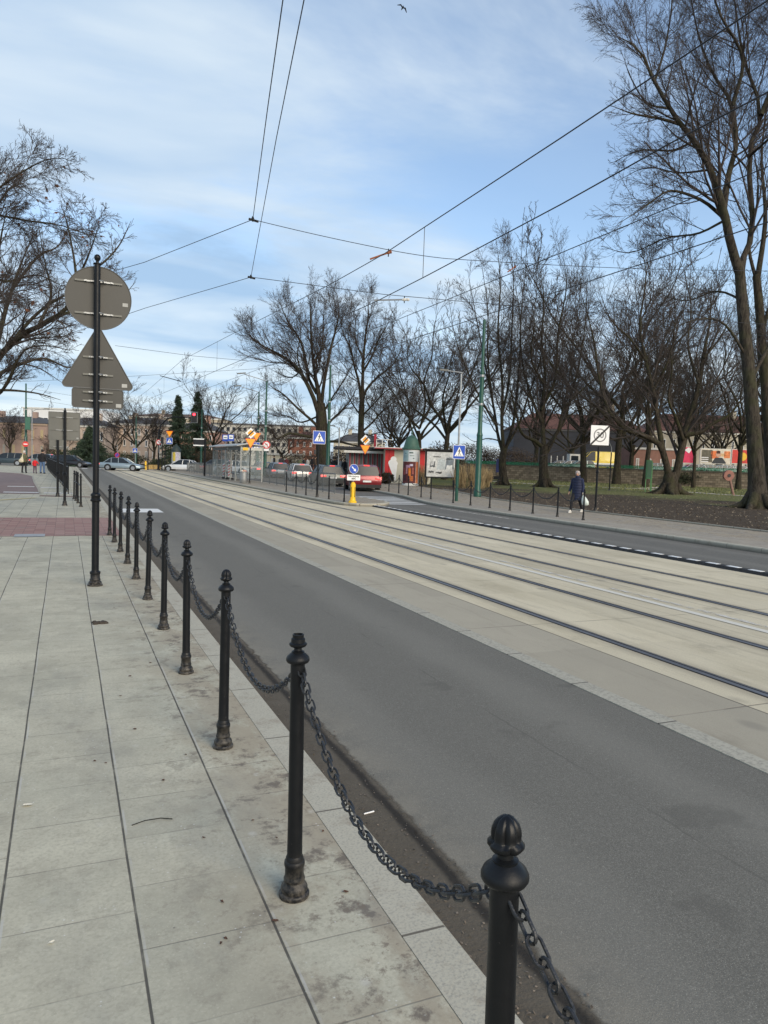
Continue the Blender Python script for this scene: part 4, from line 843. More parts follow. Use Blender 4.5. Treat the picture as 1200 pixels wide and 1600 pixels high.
def L(D, pts, r0_, r1_, dd=0., sk=1.):       # limb given by photo pixels at depth D, drifting dd metres in depth
    n = len(pts); return ([DP(px, py, D+dd*i/(n-1)) for i, (px, py) in enumerate(pts)], [r0_*.74*(1-i/(n-1))**.9+r1_*.8 for i in range(n)])
def TR(D, px0, pts, rs):
    b = BA(px0, D); return ([(b[0], b[1], -.1)]+[DP(px, py, D) for px, py in pts], [q*.82 for q in rs])
# hero tree on the right
D = 37.5
grow('bare_tree', 'tallest bare tree at the right edge with spreading roots, nearest of the park trees',
     TR(D, 1184, [(1183, 760), (1178, 680), (1172, 600), (1160, 480), (1155, 410)], [.80, .52, .43, .38, .33, .29]),
     [L(D, [(1157, 431), (1142, 382), (1131, 330), (1109, 262), (1082, 217), (1056, 184), (1022, 127), (1000, 79), (968, 58)], .30, .02, -3),
      L(D, [(1131, 325), (1139, 270), (1150, 225), (1142, 161), (1112, 112), (1090, 50), (1075, -30)], .20, .02, 2),
      L(D, [(1157, 445), (1161, 405), (1176, 356), (1170, 240), (1189, 176), (1163, 94), (1150, 19), (1138, -80)], .22, .02, 1),
      L(D, [(1127, 337), (1100, 315), (1066, 301), (1040, 300), (1005, 325), (965, 350)], .12, .012, -3),
      L(D, [(1065, 195), (1030, 185), (990, 178), (955, 165)], .11, .012, -4),
      L(D, [(1085, 220), (1050, 235), (1000, 235), (955, 255)], .08, .01, 1),
      L(D, [(1189, 180), (1215, 110), (1230, 20), (1240, -100)], .14, .02, 2),
      L(D, [(1145, 165), (1160, 90), (1120, 10), (1100, -100)], .12, .02, -2),
      L(D, [(1022, 130), (1040, 70), (1050, 0), (1045, -50)], .08, .01, 2),
      L(D, [(1168, 560), (1130, 505), (1085, 500), (1040, 520)], .09, .012, -2),
      L(D, [(1175, 590), (1215, 520), (1260, 470)], .12, .02, 2),
      L(D, [(1131, 345), (1090, 365), (1040, 372), (985, 395), (940, 385)], .08, .01, 4),
      L(D, [(1112, 265), (1060, 270), (1010, 262), (960, 285)], .07, .01, 5),
      L(D, [(1162, 470), (1120, 455), (1070, 470), (1020, 455)], .08, .01, 4),
      L(D, [(1170, 245), (1205, 215), (1250, 190)], .10, .01, -3),
      L(D, [(1045, 170), (1010, 160), (985, 120), (975, 90)], .07, .01, -1)],
     11, Ks=(19, 12, 8, 6), bark=barkB, minr=.0062, roots=7, lf=(.38, .46, .5, .5), up=(.06, .03, .01, .0), wander=.07)
grow('bare_tree', 'dark bare trunk cut by the right edge just behind the tallest tree', TR(43, 1204, [(1203, 700), (1196, 600), (1188, 500), (1182, 430)], [.5, .36, .33, .3, .26]),
     [L(43, [(1183, 440), (1196, 340), (1190, 240), (1205, 120)], .2, .02, 2), L(43, [(1190, 520), (1215, 440), (1240, 380)], .15, .02, -1), L(43, [(1185, 450), (1170, 380), (1185, 300), (1172, 200)], .13, .02, 2)], 12, Ks=(8, 6, 5, 4), bark=barkA, minr=.009, roots=4)
D = 57.5
grow('bare_tree', 'twin-trunked bare tree forming a V, left of the tallest tree',
     TR(D, 1047, [(1047, 758), (1047, 745), (1047, 738)], [.95, .75, .62, .5]),
     [L(D, [(1046, 750), (1038, 713), (1027, 691), (1000, 679), (975, 669), (950, 640), (936, 590), (926, 520), (905, 450)], .36, .015, -2),
      L(D, [(1036, 705), (1028, 660), (1022, 617), (1008, 560), (1000, 505), (1010, 430), (1000, 380)], .28, .015, 3),
      L(D, [(1049, 755), (1057, 740), (1070, 678), (1082, 640), (1092, 600), (1100, 550), (1109, 505), (1112, 440)], .46, .02, 1),
      L(D, [(1070, 680), (1095, 675), (1113, 662), (1140, 648), (1157, 626), (1185, 600)], .26, .015, -2),
      L(D, [(1068, 688), (1055, 650), (1044, 622), (1050, 570), (1040, 520)], .18, .015, -3),
      L(D, [(1092, 600), (1075, 540), (1080, 480), (1068, 420)], .14, .012, 3),
      L(D, [(1010, 565), (985, 530), (955, 500), (935, 450)], .12, .012, -2),
      L(D, [(1100, 560), (1130, 520), (1150, 470)], .12, .012, 2),
      L(D, [(1000, 679), (965, 665), (935, 655), (905, 640)], .10, .01, 2),
      L(D, [(1020, 610), (1045, 560), (1055, 500), (1050, 440)], .12, .01, -2)],
     13, Ks=(16, 11, 7, 5), bark=barkA, minr=.0075, roots=6, lf=(.45, .46, .46, .46))
D = 66.
grow('bare_tree', 'bare tree with a low arching left limb, standing left of the walking woman',
     TR(D, 851, [(850, 745), (849, 720), (850, 698)], [.72, .56, .48, .46]),
     [L(D, [(849, 700), (835, 688), (820, 682), (811, 668), (808, 650), (800, 620), (790, 560)], .24, .015, -3),
      L(D, [(850, 700), (848, 670), (846, 640), (852, 590), (846, 530), (850, 470), (842, 410)], .3, .015, 1),
      L(D, [(852, 702), (868, 680), (882, 655), (892, 620), (905, 570), (915, 500), (918, 430)], .26, .015, 2),
      L(D, [(855, 708), (872, 672), (880, 640), (898, 620), (930, 590), (955, 560)], .18, .012, -3),
      L(D, [(847, 660), (830, 620), (815, 560), (812, 490), (800, 420)], .18, .012, 2),
      L(D, [(846, 640), (868, 590), (872, 520), (885, 450), (880, 400)], .18, .012, -2),
      L(D, [(882, 655), (905, 640), (925, 632), (950, 628)], .10, .01, 1),
      L(D, [(850, 600), (830, 560), (835, 500), (822, 440)], .12, .01, -3)],
     14, Ks=(16, 11, 7, 5), bark=barkA, minr=.0075, roots=5, up=(.07, .04, .02, .01), lf=(.42, .46, .46, .46))
D = 68.
grow('bare_tree', 'broom-shaped bare tree just right of the near green pole',
     TR(D, 786, [(786, 745), (785, 720), (787, 705)], [.62, .46, .42, .40]),
     [L(D, [(786, 708), (778, 680), (772, 640), (760, 580), (745, 500), (730, 420)], .22, .012, 2),
      L(D, [(787, 708), (784, 660), (785, 600), (778, 520), (782, 440), (775, 375)], .24, .012, -1),
      L(D, [(788, 706), (800, 670), (806, 630), (812, 560), (815, 480), (825, 400)], .22, .012, 1),
      L(D, [(790, 700), (812, 660), (825, 620), (845, 560), (858, 480)], .16, .012, -3),
      L(D, [(775, 665), (755, 630), (735, 590), (712, 530), (700, 460)], .14, .01, -3),
      L(D, [(784, 650), (796, 590), (800, 510), (802, 430), (795, 370)], .16, .01, 3),
      L(D, [(770, 630), (762, 560), (762, 480), (750, 400)], .14, .01, -2),
      L(D, [(785, 690), (762, 685), (742, 690), (725, 680)], .08, .01, 1)],
     15, Ks=(17, 11, 7, 5), bark=barkA, minr=.0075, roots=4, up=(.04, .03, .02, .01), lf=(.27, .40, .46, .46), ang=(20, 46))
D = 88.
grow('bare_tree', 'huge spreading oak without leaves behind the middle green pole',
     TR(D, 505, [(504, 700), (503, 675), (502, 650), (501, 630)], [1.15, .95, .85, .8, .62]),
     [L(D, [(501, 640), (497, 610), (493, 590), (488, 553), (485, 497), (486, 462)], .42, .02, -1),
      L(D, [(502, 665), (493, 630), (480, 600), (465, 576), (445, 559), (425, 548), (408, 539), (393, 528), (383, 515)], .38, .015, -3),
      L(D, [(495, 615), (482, 590), (474, 545), (462, 520), (451, 505), (440, 480), (439, 466)], .26, .015, 2),
      L(D, [(502, 640), (506, 600), (516, 548), (526, 510), (530, 485), (528, 470)], .3, .015, 3),
      L(D, [(500, 670), (485, 655), (465, 638), (445, 618), (430, 608), (418, 600)], .24, .015, -4),
      L(D, [(503, 686), (480, 682), (455, 677), (443, 681), (431, 686), (424, 672), (410, 665), (396, 668)], .24, .02, -5),
      L(D, [(505, 680), (515, 660), (530, 645), (548, 625), (560, 600)], .24, .015, 3),
      L(D, [(505, 690), (530, 690), (550, 695), (580, 700), (600, 690)], .22, .015, -4),
      L(D, [(490, 570), (503, 540), (505, 500), (508, 470)], .18, .012, 3),
      L(D, [(470, 580), (455, 590), (438, 585), (420, 575)], .12, .01, 3),
      L(D, [(502, 650), (520, 620), (540, 590), (555, 560)], .18, .012, -3),
      L(D, [(498, 650), (470, 660), (450, 650), (430, 650), (412, 640)], .14, .012, 4),
      L(D, [(480, 600), (465, 560), (470, 520), (465, 480)], .14, .012, -4)],
     16, Ks=(18, 12, 8, 5), bark=barkA, minr=.009, lf=(.40, .45, .46, .46), up=(.07, .04, .02, .02), wander=.09, limbseg=12)
D = 92.
grow('bare_tree', 'tall bare oak behind the striped diamond sign, right of the huge oak',
     TR(D, 564, [(564, 700), (564, 670), (565, 638), (566, 620)], [.62, .5, .46, .42, .36]),
     [L(D, [(566, 622), (567, 582), (570, 533), (576, 490), (575, 472)], .3, .015, 1),
      L(D, [(565, 635), (561, 599), (553, 570), (548, 545), (536, 520), (532, 498)], .24, .015, -3),
      L(D, [(566, 625), (575, 605), (595, 585), (612, 572), (625, 550), (628, 528)], .24, .015, 2),
      L(D, [(568, 580), (582, 555), (592, 530), (604, 510), (612, 490)], .18, .012, -2),
      L(D, [(564, 676), (580, 662), (595, 645), (610, 632), (630, 622)], .18, .015, 3),
      L(D, [(566, 650), (585, 630), (605, 610), (628, 600)], .15, .012, -3),
      L(D, [(564, 672), (575, 680), (600, 675), (622, 684), (640, 680)], .12, .012, 2),
      L(D, [(564, 650), (550, 630), (540, 610), (530, 600)], .14, .012, 3),
      L(D, [(567, 560), (555, 530), (555, 500), (548, 478)], .14, .012, 4)],
     17, Ks=(17, 12, 8, 5), bark=barkA, minr=.009, lf=(.40, .45, .46, .46), up=(.07, .04, .02, .02), wander=.085)
# left tree (two), leaning into the picture
D = 17.
grow('bare_tree', 'large bare tree leaning in from the left edge behind the tall sign pole',
     TR(D, -70, [(-70, 700), (-60, 640), (-48, 600)], [.42, .33, .29, .26]),
     [L(D, [(-48, 600), (-20, 575), (10, 545), (40, 520), (75, 503), (105, 480), (120, 440), (140, 395), (155, 350)], .11, .006, -2),
      L(D, [(75, 503), (110, 487), (150, 480), (185, 470), (212, 440)], .05, .006, 1),
      L(D, [(-48, 600), (-50, 500), (-30, 400), (-10, 340), (40, 345), (95, 352), (140, 368)], .07, .006, 1),
      L(D, [(-45, 560), (-70, 440), (-50, 350), (-20, 310), (20, 278), (70, 250), (100, 248)], .06, .005, -1),
      L(D, [(-48, 590), (-15, 600), (20, 570), (60, 575), (100, 600)], .055, .005, 2),
      L(D, [(-55, 620), (-10, 620), (10, 600), (35, 550), (70, 540), (110, 548)], .055, .005, -2),
      L(D, [(-30, 420), (10, 440), (60, 430), (110, 455)], .045, .005, 3),
      L(D, [(120, 440), (115, 400), (105, 350), (95, 320)], .04, .006, 1),
      L(D, [(-40, 380), (-10, 330), (20, 290), (40, 300), (70, 320)], .04, .005, 3),
      L(D, [(-60, 450), (-20, 470), (20, 470), (60, 465)], .04, .005, -3),
      L(D, [(125, 425), (155, 415), (185, 385), (205, 345)], .045, .006, 2),
      L(D, [(60, 510), (80, 460), (70, 410), (60, 350)], .05, .006, 3)],
     21, Ks=(15, 11, 7, 6), bark=barkA, tw=twigm, minr=.0034, leaf=.004, lf=(.27, .44, .48, .52), up=(-.01, .0, .0, .0), wander=.13, group=None)
D = 34.
grow('bare_tree', 'bare tree at the left edge farther along the pavement, twiggy crown behind the nearer one',
     TR(D, -30, [(-30, 660), (-20, 600), (-10, 540)], [.4, .32, .28, .22]),
     [L(D, [(-10, 560), (10, 480), (30, 420), (50, 370)], .16, .012, 2), L(D, [(-15, 580), (30, 520), (70, 480), (120, 450), (150, 420)], .14, .01, -1), L(D, [(-15, 590), (30, 570), (70, 560), (110, 575), (150, 560)], .11, .01, 2),
      L(D, [(-10, 540), (-10, 460), (0, 380), (10, 330)], .14, .012, -2), L(D, [(-20, 610), (20, 610), (60, 615), (95, 625)], .09, .01, 1), L(D, [(20, 450), (60, 400), (90, 385), (110, 350)], .09, .01, 3)],
     22, Ks=(12, 9, 7, 5), bark=barkA, minr=.0055, lf=(.42, .44, .46, .46), wander=.15)
# generic trees reused behind
def generic(seed, kind):
    rng = random.Random(seed); h = 12.; tr = ([(0, 0, -.1), (0, 0, 1.), (.1, 0, 2.6), (.15, .1, 3.4)], [.24, .16, .14, .12]); lm = []
    n = 8
    for i in range(n):
        a = i*2.4+rng.random(); sp = rng.uniform(.12, .42) if kind else rng.uniform(.3, .75); z = 2.2+1.6*rng.random(); ln = rng.uniform(7, 9.5)
        p = [(.1, 0, z)]; 
        for k_ in range(1, 6): u_ = k_/5; p.append((math.cos(a+.2*u_)*sp*ln*u_**.9+rng.uniform(-.3, .3), math.sin(a+.2*u_)*sp*ln*u_**.9+rng.uniform(-.3, .3), z+ln*u_*(1-.35*sp)))
        lm.append((p, [.075*(1-k_/5)+.008 for k_ in range(6)]))
    return tr, lm
gens = []
def place_tree(gi, px, D, topy, label, cat='tree', wide=1.):
    x, y = BA(px, D); h = ZH(px, topy, D); g = gens[gi]; s_ = h/11.6
    if 'used' not in g: g['used'] = 1; o = g; o.location = (x, y, 0)
    else: o = copy_tree(g, (x, y, 0))
    o.scale = (s_*wide, s_*wide, s_); o.rotation_euler = (0, 0, (px*1.7) % 6.28); o['label'] = label; o['group'] = 'bare trees in the background'
    return o
for sd, kd, tw in ((31, 0, twigm), (32, 1, twigm2), (33, 0, twigm2)):
    tr, lm = generic(sd, kd); gens.append(grow('bare_tree', 'bare background tree', tr, lm, sd, Ks=(11, 8, 6, 4), bark=barkA, tw=tw, minr=.0085, up=(.05, .03, .02, .01), lf=(.42, .42, .42, .42), group='bare trees in the background'))
place_tree(0, 694, 84, 452, 'bare background tree behind the notice board')
place_tree(2, 655, 100, 500, 'bare background tree rising behind the advertising column')
place_tree(0, 910, 95, 440, 'bare background tree between the woman and the zone sign', wide=1.1)
place_tree(2, 963, 90, 400, 'bare background tree right of the zone sign', wide=1.1)
place_tree(1, 1008, 80, 470, 'slim bare background tree above the green park box')
place_tree(0, 1083, 84, 520, 'slim bare tree in front of the red poster', wide=.8)
place_tree(2, 1153, 82, 470, 'bare tree in front of the yellow and red poster', wide=.9)
place_tree(2, 1125, 120, 560, 'distant bare tree above the portrait billboard')
place_tree(2, 333, 118, 585, 'bare tree behind the tram shelter', wide=1.15)
place_tree(0, 213, 125, 598, 'bare tree above the silver car', wide=1.2)
place_tree(2, 180, 122, 640, 'low bare tree left of the tree above the silver car', wide=1.5)
place_tree(1, 240, 130, 640, 'low bare tree by the far traffic light mast', wide=1.6)
place_tree(0, 95, 130, 668, 'small bare tree in front of the pinkish building', wide=1.5)
place_tree(1, 75, 120, 690, 'small bare tree left of the dark evergreen', wide=1.6)
place_tree(2, 440, 125, 660, 'low bushy bare tree behind the queueing cars', wide=1.8)
place_tree(0, 470, 140, 640, 'low bare tree left of the huge oak', wide=1.7)
place_tree(1, 15, 125, 640, 'small bare tree at the far left edge', wide=1.5)
place_tree(0, 890, 125, 560, 'far bare tree in front of the dark hall', wide=1.4)
place_tree(2, 985, 128, 560, 'far bare tree in front of the pinkish brick building', wide=1.4)
place_tree(1, 1060, 135, 540, 'far bare tree before the cream building, left of centre', wide=1.3)
place_tree(0, 1120, 140, 590, 'far bare tree before the cream building, right of centre', wide=1.5)
place_tree(1, 835, 140, 540, 'far bare tree at the left end of the dark hall', wide=1.3)
place_tree(0, 620, 125, 560, 'distant bare tree left of the advertising column', wide=1.2)
place_tree(1, 610, 140, 600, 'farther distant bare tree above the kiosk roof', wide=1.4)
place_tree(2, 380, 135, 668, 'low bare tree behind the lamp posts', wide=1.8)
place_tree(0, 150, 135, 650, 'low bare tree behind the tall sign pole', wide=1.6)
place_tree(1, 1190, 100, 440, 'bare background tree at the right edge', wide=1.)
# conifers
def conifer(px, D, topy, wpx, label, seed, dense=5200):
    rng = np.random.default_rng(seed); x, y = BA(px, D); h = ZH(px, topy, D); w = wpx*D/F_*1.15; t = thing('conifer', label, 'tree', (x, y, 0), 0)
    np_mesh('trunk', [np_tubes(np.array([[[0, 0, -.1], [0, 0, h*.5], [0, 0, h]]]), np.array([[.22, .14, .02]]), 8)], barkA, t)
    nb = 330; zt = np.sqrt(rng.random(nb)) if False else rng.random(nb)**1.15; zz = h*(.06+.92*zt); r_ = w*(1-zt)**1.15*rng.uniform(.65, 1.12, nb)+.07; a = rng.random(nb)*6.283
    P = np.stack([np.stack([np.cos(a)*r_*u_, np.sin(a)*r_*u_, zz-r_*(.05*u_+.28*u_*u_-.12*u_**4)], -1) for u_ in (0, .35, .7, 1.)], 1)
    parts = [np_tubes(P, np.tile([.05, .035, .02, .01], (nb, 1)), 3)]
    n = dense*4; bi = rng.integers(0, nb, n); u_ = rng.random(n)**.6*.999*3; i = u_.astype(int); fr = (u_-i)[:, None]; c = P[bi, i]*(1-fr)+P[bi, i+1]*fr+rng.normal(0, .10, (n, 3))
    d = P[bi, 3]-P[bi, 0]; d = d/np.linalg.norm(d, axis=1, keepdims=True)+rng.normal(0, .55, (n, 3)); d[:, 2] -= .25; d /= np.linalg.norm(d, axis=1, keepdims=True); b = np.cross(d, rng.normal(size=(n, 3))); b /= np.linalg.norm(b, axis=1, keepdims=True)
    sz = rng.uniform(.14, .30, (n, 1)); V = np.stack([c-b*sz*.18, c+d*sz-b*sz*.05, c+d*sz+b*sz*.05, c+b*sz*.18], 1).reshape(-1, 3)
    np_mesh('crown', parts+[(V, np.arange(4*n).reshape(-1, 4))], mat('needle_green', (.018, .032, .018), .8, 0, .5, 1.2, col2=(.04, .065, .035)), t)
    return t
conifer(277, 112, 617, 30, 'pointed dark spruce right of the far traffic light mast', 41)
conifer(307, 116, 610, 32, 'dark spruce behind the red traffic light', 42)
conifer(140, 100, 667, 44, 'broad dark evergreen behind the tall sign pole', 43)
def bush(px, D, w, h, label, m, seed, n=1500, name='bush', ly=1.2):
    rng = np.random.default_rng(seed); x, y = BA(px, D); t = thing(name, label, 'bush', (x, y, 0), YAW)
    c = rng.normal(size=(n, 3)); c /= np.linalg.norm(c, axis=1, keepdims=True); c *= rng.uniform(.5, 1, (n, 1)); c = c*np.array([w/2, ly/2, h/2])+np.array([0, 0, h/2]); c[:, 2] = np.maximum(c[:, 2]*rng.uniform(.9, 1.1, n), .03)
    a = rng.normal(size=(n, 3)); a /= np.linalg.norm(a, axis=1, keepdims=True); b = np.cross(a, rng.normal(size=(n, 3))); b /= np.linalg.norm(b, axis=1, keepdims=True); sz = rng.uniform(.06, .16, (n, 1))
    V = np.stack([c-a*sz, c-b*sz*.4, c+a*sz, c+b*sz*.4], 1).reshape(-1, 3); np_mesh('foliage', [(V, np.arange(4*n).reshape(-1, 4))], m, t)
    st = 14; base_ = np.zeros((st, 3, 3)); base_[:, 1] = rng.normal(0, 1, (st, 3))*[w*.18, .1, 0]+[0, 0, h*.45]; base_[:, 2] = base_[:, 1]*[2, 2, 1]+[0, 0, h*.4]; np_mesh('stems', [np_tubes(base_, np.tile([.03, .02, .01], (st, 1)), 4)], barkA, t)
    return t
hedge = mat('hedge_dark', (.02, .028, .014), .9, 0, .5, 1.5, col2=(.05, .06, .03)); dry = mat('dry_reed', (.22, .15, .075), .9, 0, .4, 2, col2=(.36, .27, .14))
bush(248, 92, 2.6, 1.3, 'dark clipped hedge by the far planters', hedge, 51)
bush(603, 60.5, 1.3, .9, 'small brown bush in front of the red kiosk pillar', mat('brown_bush', (.06, .045, .025), .9, 0, .4, 2), 52)
bush(1105, 93, 11, 2.1, 'long dark overgrown hedge against the park wall', hedge, 53, 9000, ly=2)
bush(640, 100, 9, 3.4, 'brown leafless shrub mass behind the advertising column', mat('brown_twigs', (.085, .06, .04), .9, 0, .4, 2), 54, 5000, ly=3)
bush(690, 86, 6, 4.2, 'brown shrub mass behind the notice board', mat('brown_twigs', (.085, .06, .04)), 55, 6000, ly=3)
bush(560, 112, 16, 3.6, 'brown thicket behind the kiosk row', mat('brown_twigs', (.085, .06, .04)), 71, 12000, ly=3)
bush(735, 108, 9, 5, 'brown thicket behind the dry grass and green pole', mat('brown_twigs', (.085, .06, .04)), 72, 9000, ly=3)
bush(790, 125, 12, 5, 'dark brown thicket above the left end of the stone wall', mat('brown_twigs', (.085, .06, .04)), 73, 9000, ly=3)
bush(470, 128, 7, 3.2, 'reddish brown shrubs behind the white car', mat('brown_twigs', (.085, .06, .04)), 56, 3000, ly=3)
bush(110, 118, 9, 2.2, 'dark shrubs along the far pavement left of the evergreen', hedge, 57, 4000, ly=2)
bush(190, 118, 9, 2., 'dark shrubs behind the silver car', hedge, 58, 4000, ly=2)
bush(345, 112, 8, 3., 'brown shrubs behind the tram shelter', mat('brown_twigs', (.085, .06, .04)), 59, 4000, ly=2)
def reeds(px, D, w, h, label, seed, n=260):
    rng = np.random.default_rng(seed); x, y = BA(px, D); t = thing('dry_grass_clump', label, 'grass clump', (x, y, 0), YAW)
    b0 = np.stack([rng.uniform(-w/2, w/2, n), rng.uniform(-.4, .4, n), np.zeros(n)], 1); tip = b0+np.stack([rng.normal(0, .22, n), rng.normal(0, .2, n), rng.uniform(.6, 1, n)*h], 1); mid = (b0+tip)/2+rng.normal(0, .05, (n, 3))
    np_mesh('stalks', [np_tubes(np.stack([b0, mid, tip], 1), np.tile([.012, .014, .008], (n, 1)), 3)], dry, t); return t
reeds(733, 56, 2.2, 1.9, 'tall dry ornamental grass right of the notice board', 61); reeds(752, 60, 1.6, 1.6, 'dry grass clump behind the near green pole', 62); reeds(657, 61, .9, 1.7, 'dry grass between the column and the notice board', 63, 120)
# ================================================================== VEHICLES
tyre = mat('tyre', (.018, .018, .018), .85); rimm = mat('alloy', (.45, .46, .47), .3, .8); lampr = mat('tail_lamp', (.6, .02, .02), .2, 0, .1, 4, coat=.5, emit=(1, .06, .05), estr=1.3); lampw = mat('head_lamp', (.6, .62, .65), .12, .2)
plate = mat('number_plate_white', (.7, .7, .68), .5)
def make_car(name, label, cat, px, D, rz, col, L_=4.4, W_=1.8, Hh=1.5, kind='hatch', z=Z0, lit=True, xy=None, metal=.35):
    x, y = xy or BA(px, D, z); t = thing(name, label, cat, (x, y, z), rz)
    paint = mat('paint_'+'_'.join('%02d' % int(c*99) for c in col), col, .28, metal, .05, 3, coat=.6)
    hb = .28; belt = Hh*.60; hw = W_/2
    # side profiles (y forward): lower body and greenhouse
    if kind in ('hatch', 'suv', 'wagon'):
        rear, hood = -L_/2, L_/2
        low = [(rear+.05, hb), (rear, hb+.25), (rear+.02, belt-.12), (rear+.08, belt), (L_*.20, belt+.01), (L_*.36, belt-.09), (L_*.46, belt-.24), (hood, belt-.42), (hood, hb+.12), (hood-.08, hb)]
        gh = [(rear+.12, belt-.02), (rear+(.22 if kind == 'suv' else .34), Hh-.10), (rear+.62, Hh-.01), (-L_*.02, Hh), (L_*.07, Hh-.06), (L_*.245, belt)]
        if kind == 'wagon': gh[1] = (rear+.3, Hh-.10)
    elif kind == 'sedan':
        rear, hood = -L_/2, L_/2
        low = [(rear+.05, hb), (rear, hb+.3), (rear+.03, belt-.05), (rear+.12, belt+.02), (L_*.20, belt), (L_*.36, belt-.09), (L_*.46, belt-.22), (hood, belt-.4), (hood, hb+.12), (hood-.08, hb)]
        gh = [(-L_*.40, belt), (-L_*.26, Hh-.09), (-L_*.16, Hh), (-L_*.0, Hh+.0), (L_*.07, Hh-.06), (L_*.24, belt)]
    else:   # van
        rear, hood = -L_/2, L_/2; belt = Hh*.52
        low = [(rear+.05, hb), (rear, hb+.2), (rear, belt), (L_*.22, belt), (L_*.36, belt-.1), (L_*.47, belt-.35), (hood, belt-.6), (hood, hb+.1), (hood-.1, hb)]
        gh = [(rear+.01, belt-.01), (rear+.06, Hh-.08), (rear+.2, Hh), (L_*.06, Hh), (L_*.13, Hh-.12), (L_*.33, belt)]
    st = [(-hw, .05), (-hw+.035, .012), (-hw+.14, 0), (hw-.14, 0), (hw-.035, .012), (hw, .05)]
    def loft(prof, sts, zs=0):
        rs = []; cy = sum(p[0] for p in prof)/len(prof); cz = sum(p[1] for p in prof)/len(prof)
        for xs, ins in sts:
            rs.append([(xs, yy-math.copysign(min(ins, abs(yy-cy)), yy-cy)*1.6, zz_-math.copysign(min(ins, abs(zz_-cz)), zz_-cz)*.7) for yy, zz_ in prof])
        return rs
    m = MB(); m.m(paint); m.rings(loft(low, st)); body = m.build('body', None, t, 35)
    # greenhouse: glass volume, tapered
    gx = hw-.06; tx = hw-.26
    def gp(u_, zz_): return gx+(tx-gx)*max(0, min(1, (zz_-belt)/(Hh-belt)))
    m = MB(); rs = []
    for sgn, q in ((-1, 0), (-1, .12), (1, .12), (1, 0)):
        rs.append([(sgn*(gp(0, zz_)-q), yy*(1. if q else .995), zz_+(0 if q else -.02)) for yy, zz_ in gh])
    m.rings(rs); m.build('windows', glassd if kind != 'van' else glassd, t, 25)
    # roof skin and pillars in body colour
    m = MB(); rp = [p for p in gh if p[1] > Hh-.13]
    r2 = []
    for yy, zz_ in rp: g_ = gp(0, zz_)-.01; r2.append([(-g_, yy, zz_-.03), (-g_+.05, yy, zz_+.014), (g_-.05, yy, zz_+.014), (g_, yy, zz_-.03)])
    m.rings(r2)
    for sgn in (-1, 1):
        for i in (0, len(gh)-2):
            a, b = gh[i], gh[i+1]; m.tube([(sgn*(gp(0, a[1])), a[0], a[1]), (sgn*(gp(0, b[1])-.01), b[0], b[1])], .035, 6)
        for yy in ((-L_*.04,) if kind == 'van' else (-L_*.04, -L_*.21)): m.tube([(sgn*gx, yy, belt), (sgn*(tx+.01), yy-.05, Hh-.03)], .028, 6)
    if kind == 'van':      # panelled load bay
        for sgn in (-1, 1): m.add([(sgn*(gx+.012), rear+.03, belt-.02), (sgn*(gx+.012), L_*.02, belt-.02), (sgn*(tx+.02), L_*.02, Hh-.05), (sgn*(tx+.02), rear+.12, Hh-.05)], [(0, 1, 2, 3)])
        m.add([(-gx, rear-.005, belt-.02), (gx, rear-.005, belt-.02), (tx, rear+.05, Hh-.05), (-tx, rear+.05, Hh-.05)], [(0, 1, 2, 3)])
    m.build('roof', paint, t, 30)
    wr_ = .33 if kind != 'suv' else .36
    for yy in (-L_*.29, L_*.31):
        for sgn in (-1, 1):
            MB().tube([(sgn*(hw-.21), yy, wr_+.015), (sgn*(hw+.004), yy, wr_+.015)], wr_+.055, 20).build('wheel_arch', black, t, 40)
            w = MB().tube([(sgn*(hw-.20), yy, wr_), (sgn*(hw+.01), yy, wr_), (sgn*(hw+.018), yy, wr_)], [wr_, wr_, wr_-.03], 20).build('wheel', tyre, t, 40)
            m = MB(); m.tube([(sgn*(hw+.012), yy, wr_), (sgn*(hw+.024), yy, wr_)], wr_*.62, 16)
            m.build('rim', rimm, w, 40)
    MB().rings([[(-hw+.03, rear-.03, hb-.04), (-hw+.03, rear-.035, hb+.16), (-hw+.03, rear+.1, hb+.17), (-hw+.03, rear+.1, hb-.04)], [(hw-.03, rear-.03, hb-.04), (hw-.03, rear-.035, hb+.16), (hw-.03, rear+.1, hb+.17), (hw-.03, rear+.1, hb-.04)]]).build('rear_bumper', black, t)
    MB().rings([[(-hw+.04, hood-.1, hb-.04), (-hw+.04, hood-.1, hb+.1), (-hw+.04, hood+.03, hb+.09), (-hw+.04, hood+.03, hb-.02)], [(hw-.04, hood-.1, hb-.04), (hw-.04, hood-.1, hb+.1), (hw-.04, hood+.03, hb+.09), (hw-.04, hood+.03, hb-.02)]]).build('front_bumper', black, t)
    for sgn in (-1, 1):
        zt_ = belt-.16; MB().rings([[(sgn*(hw-.02), rear-.03, zt_-.08), (sgn*(hw-.02), rear+.0, zt_+.09), (sgn*(hw+.0), rear+.20, zt_+.06), (sgn*(hw+.0), rear+.16, zt_-.04)], [(sgn*(hw-.40), rear-.05, zt_-.04), (sgn*(hw-.40), rear-.045, zt_+.07), (sgn*(hw-.38), rear+.1, zt_+.05), (sgn*(hw-.38), rear+.1, zt_-.03)]]).build('tail_light', lampr, t)
        MB().rings([[(sgn*(hw-.01), hood-.30, belt-.36), (sgn*(hw-.01), hood-.32, belt-.24), (sgn*(hw-.06), hood-.10, belt-.34), (sgn*(hw-.06), hood-.06, belt-.44)], [(sgn*(hw-.42), hood-.10, belt-.40), (sgn*(hw-.42), hood-.14, belt-.30), (sgn*(hw-.42), hood+.01, belt-.42), (sgn*(hw-.42), hood+.015, belt-.48)]]).build('headlight', lampw, t)
        MB().rings([MB().ell(belt+.02+k_*.06, .09*(1, 1.1, .7)[k_], .05, sgn*(hw+.09), L_*.18, 8) for k_ in range(3)]).build('wing_mirror', black, t, 50)
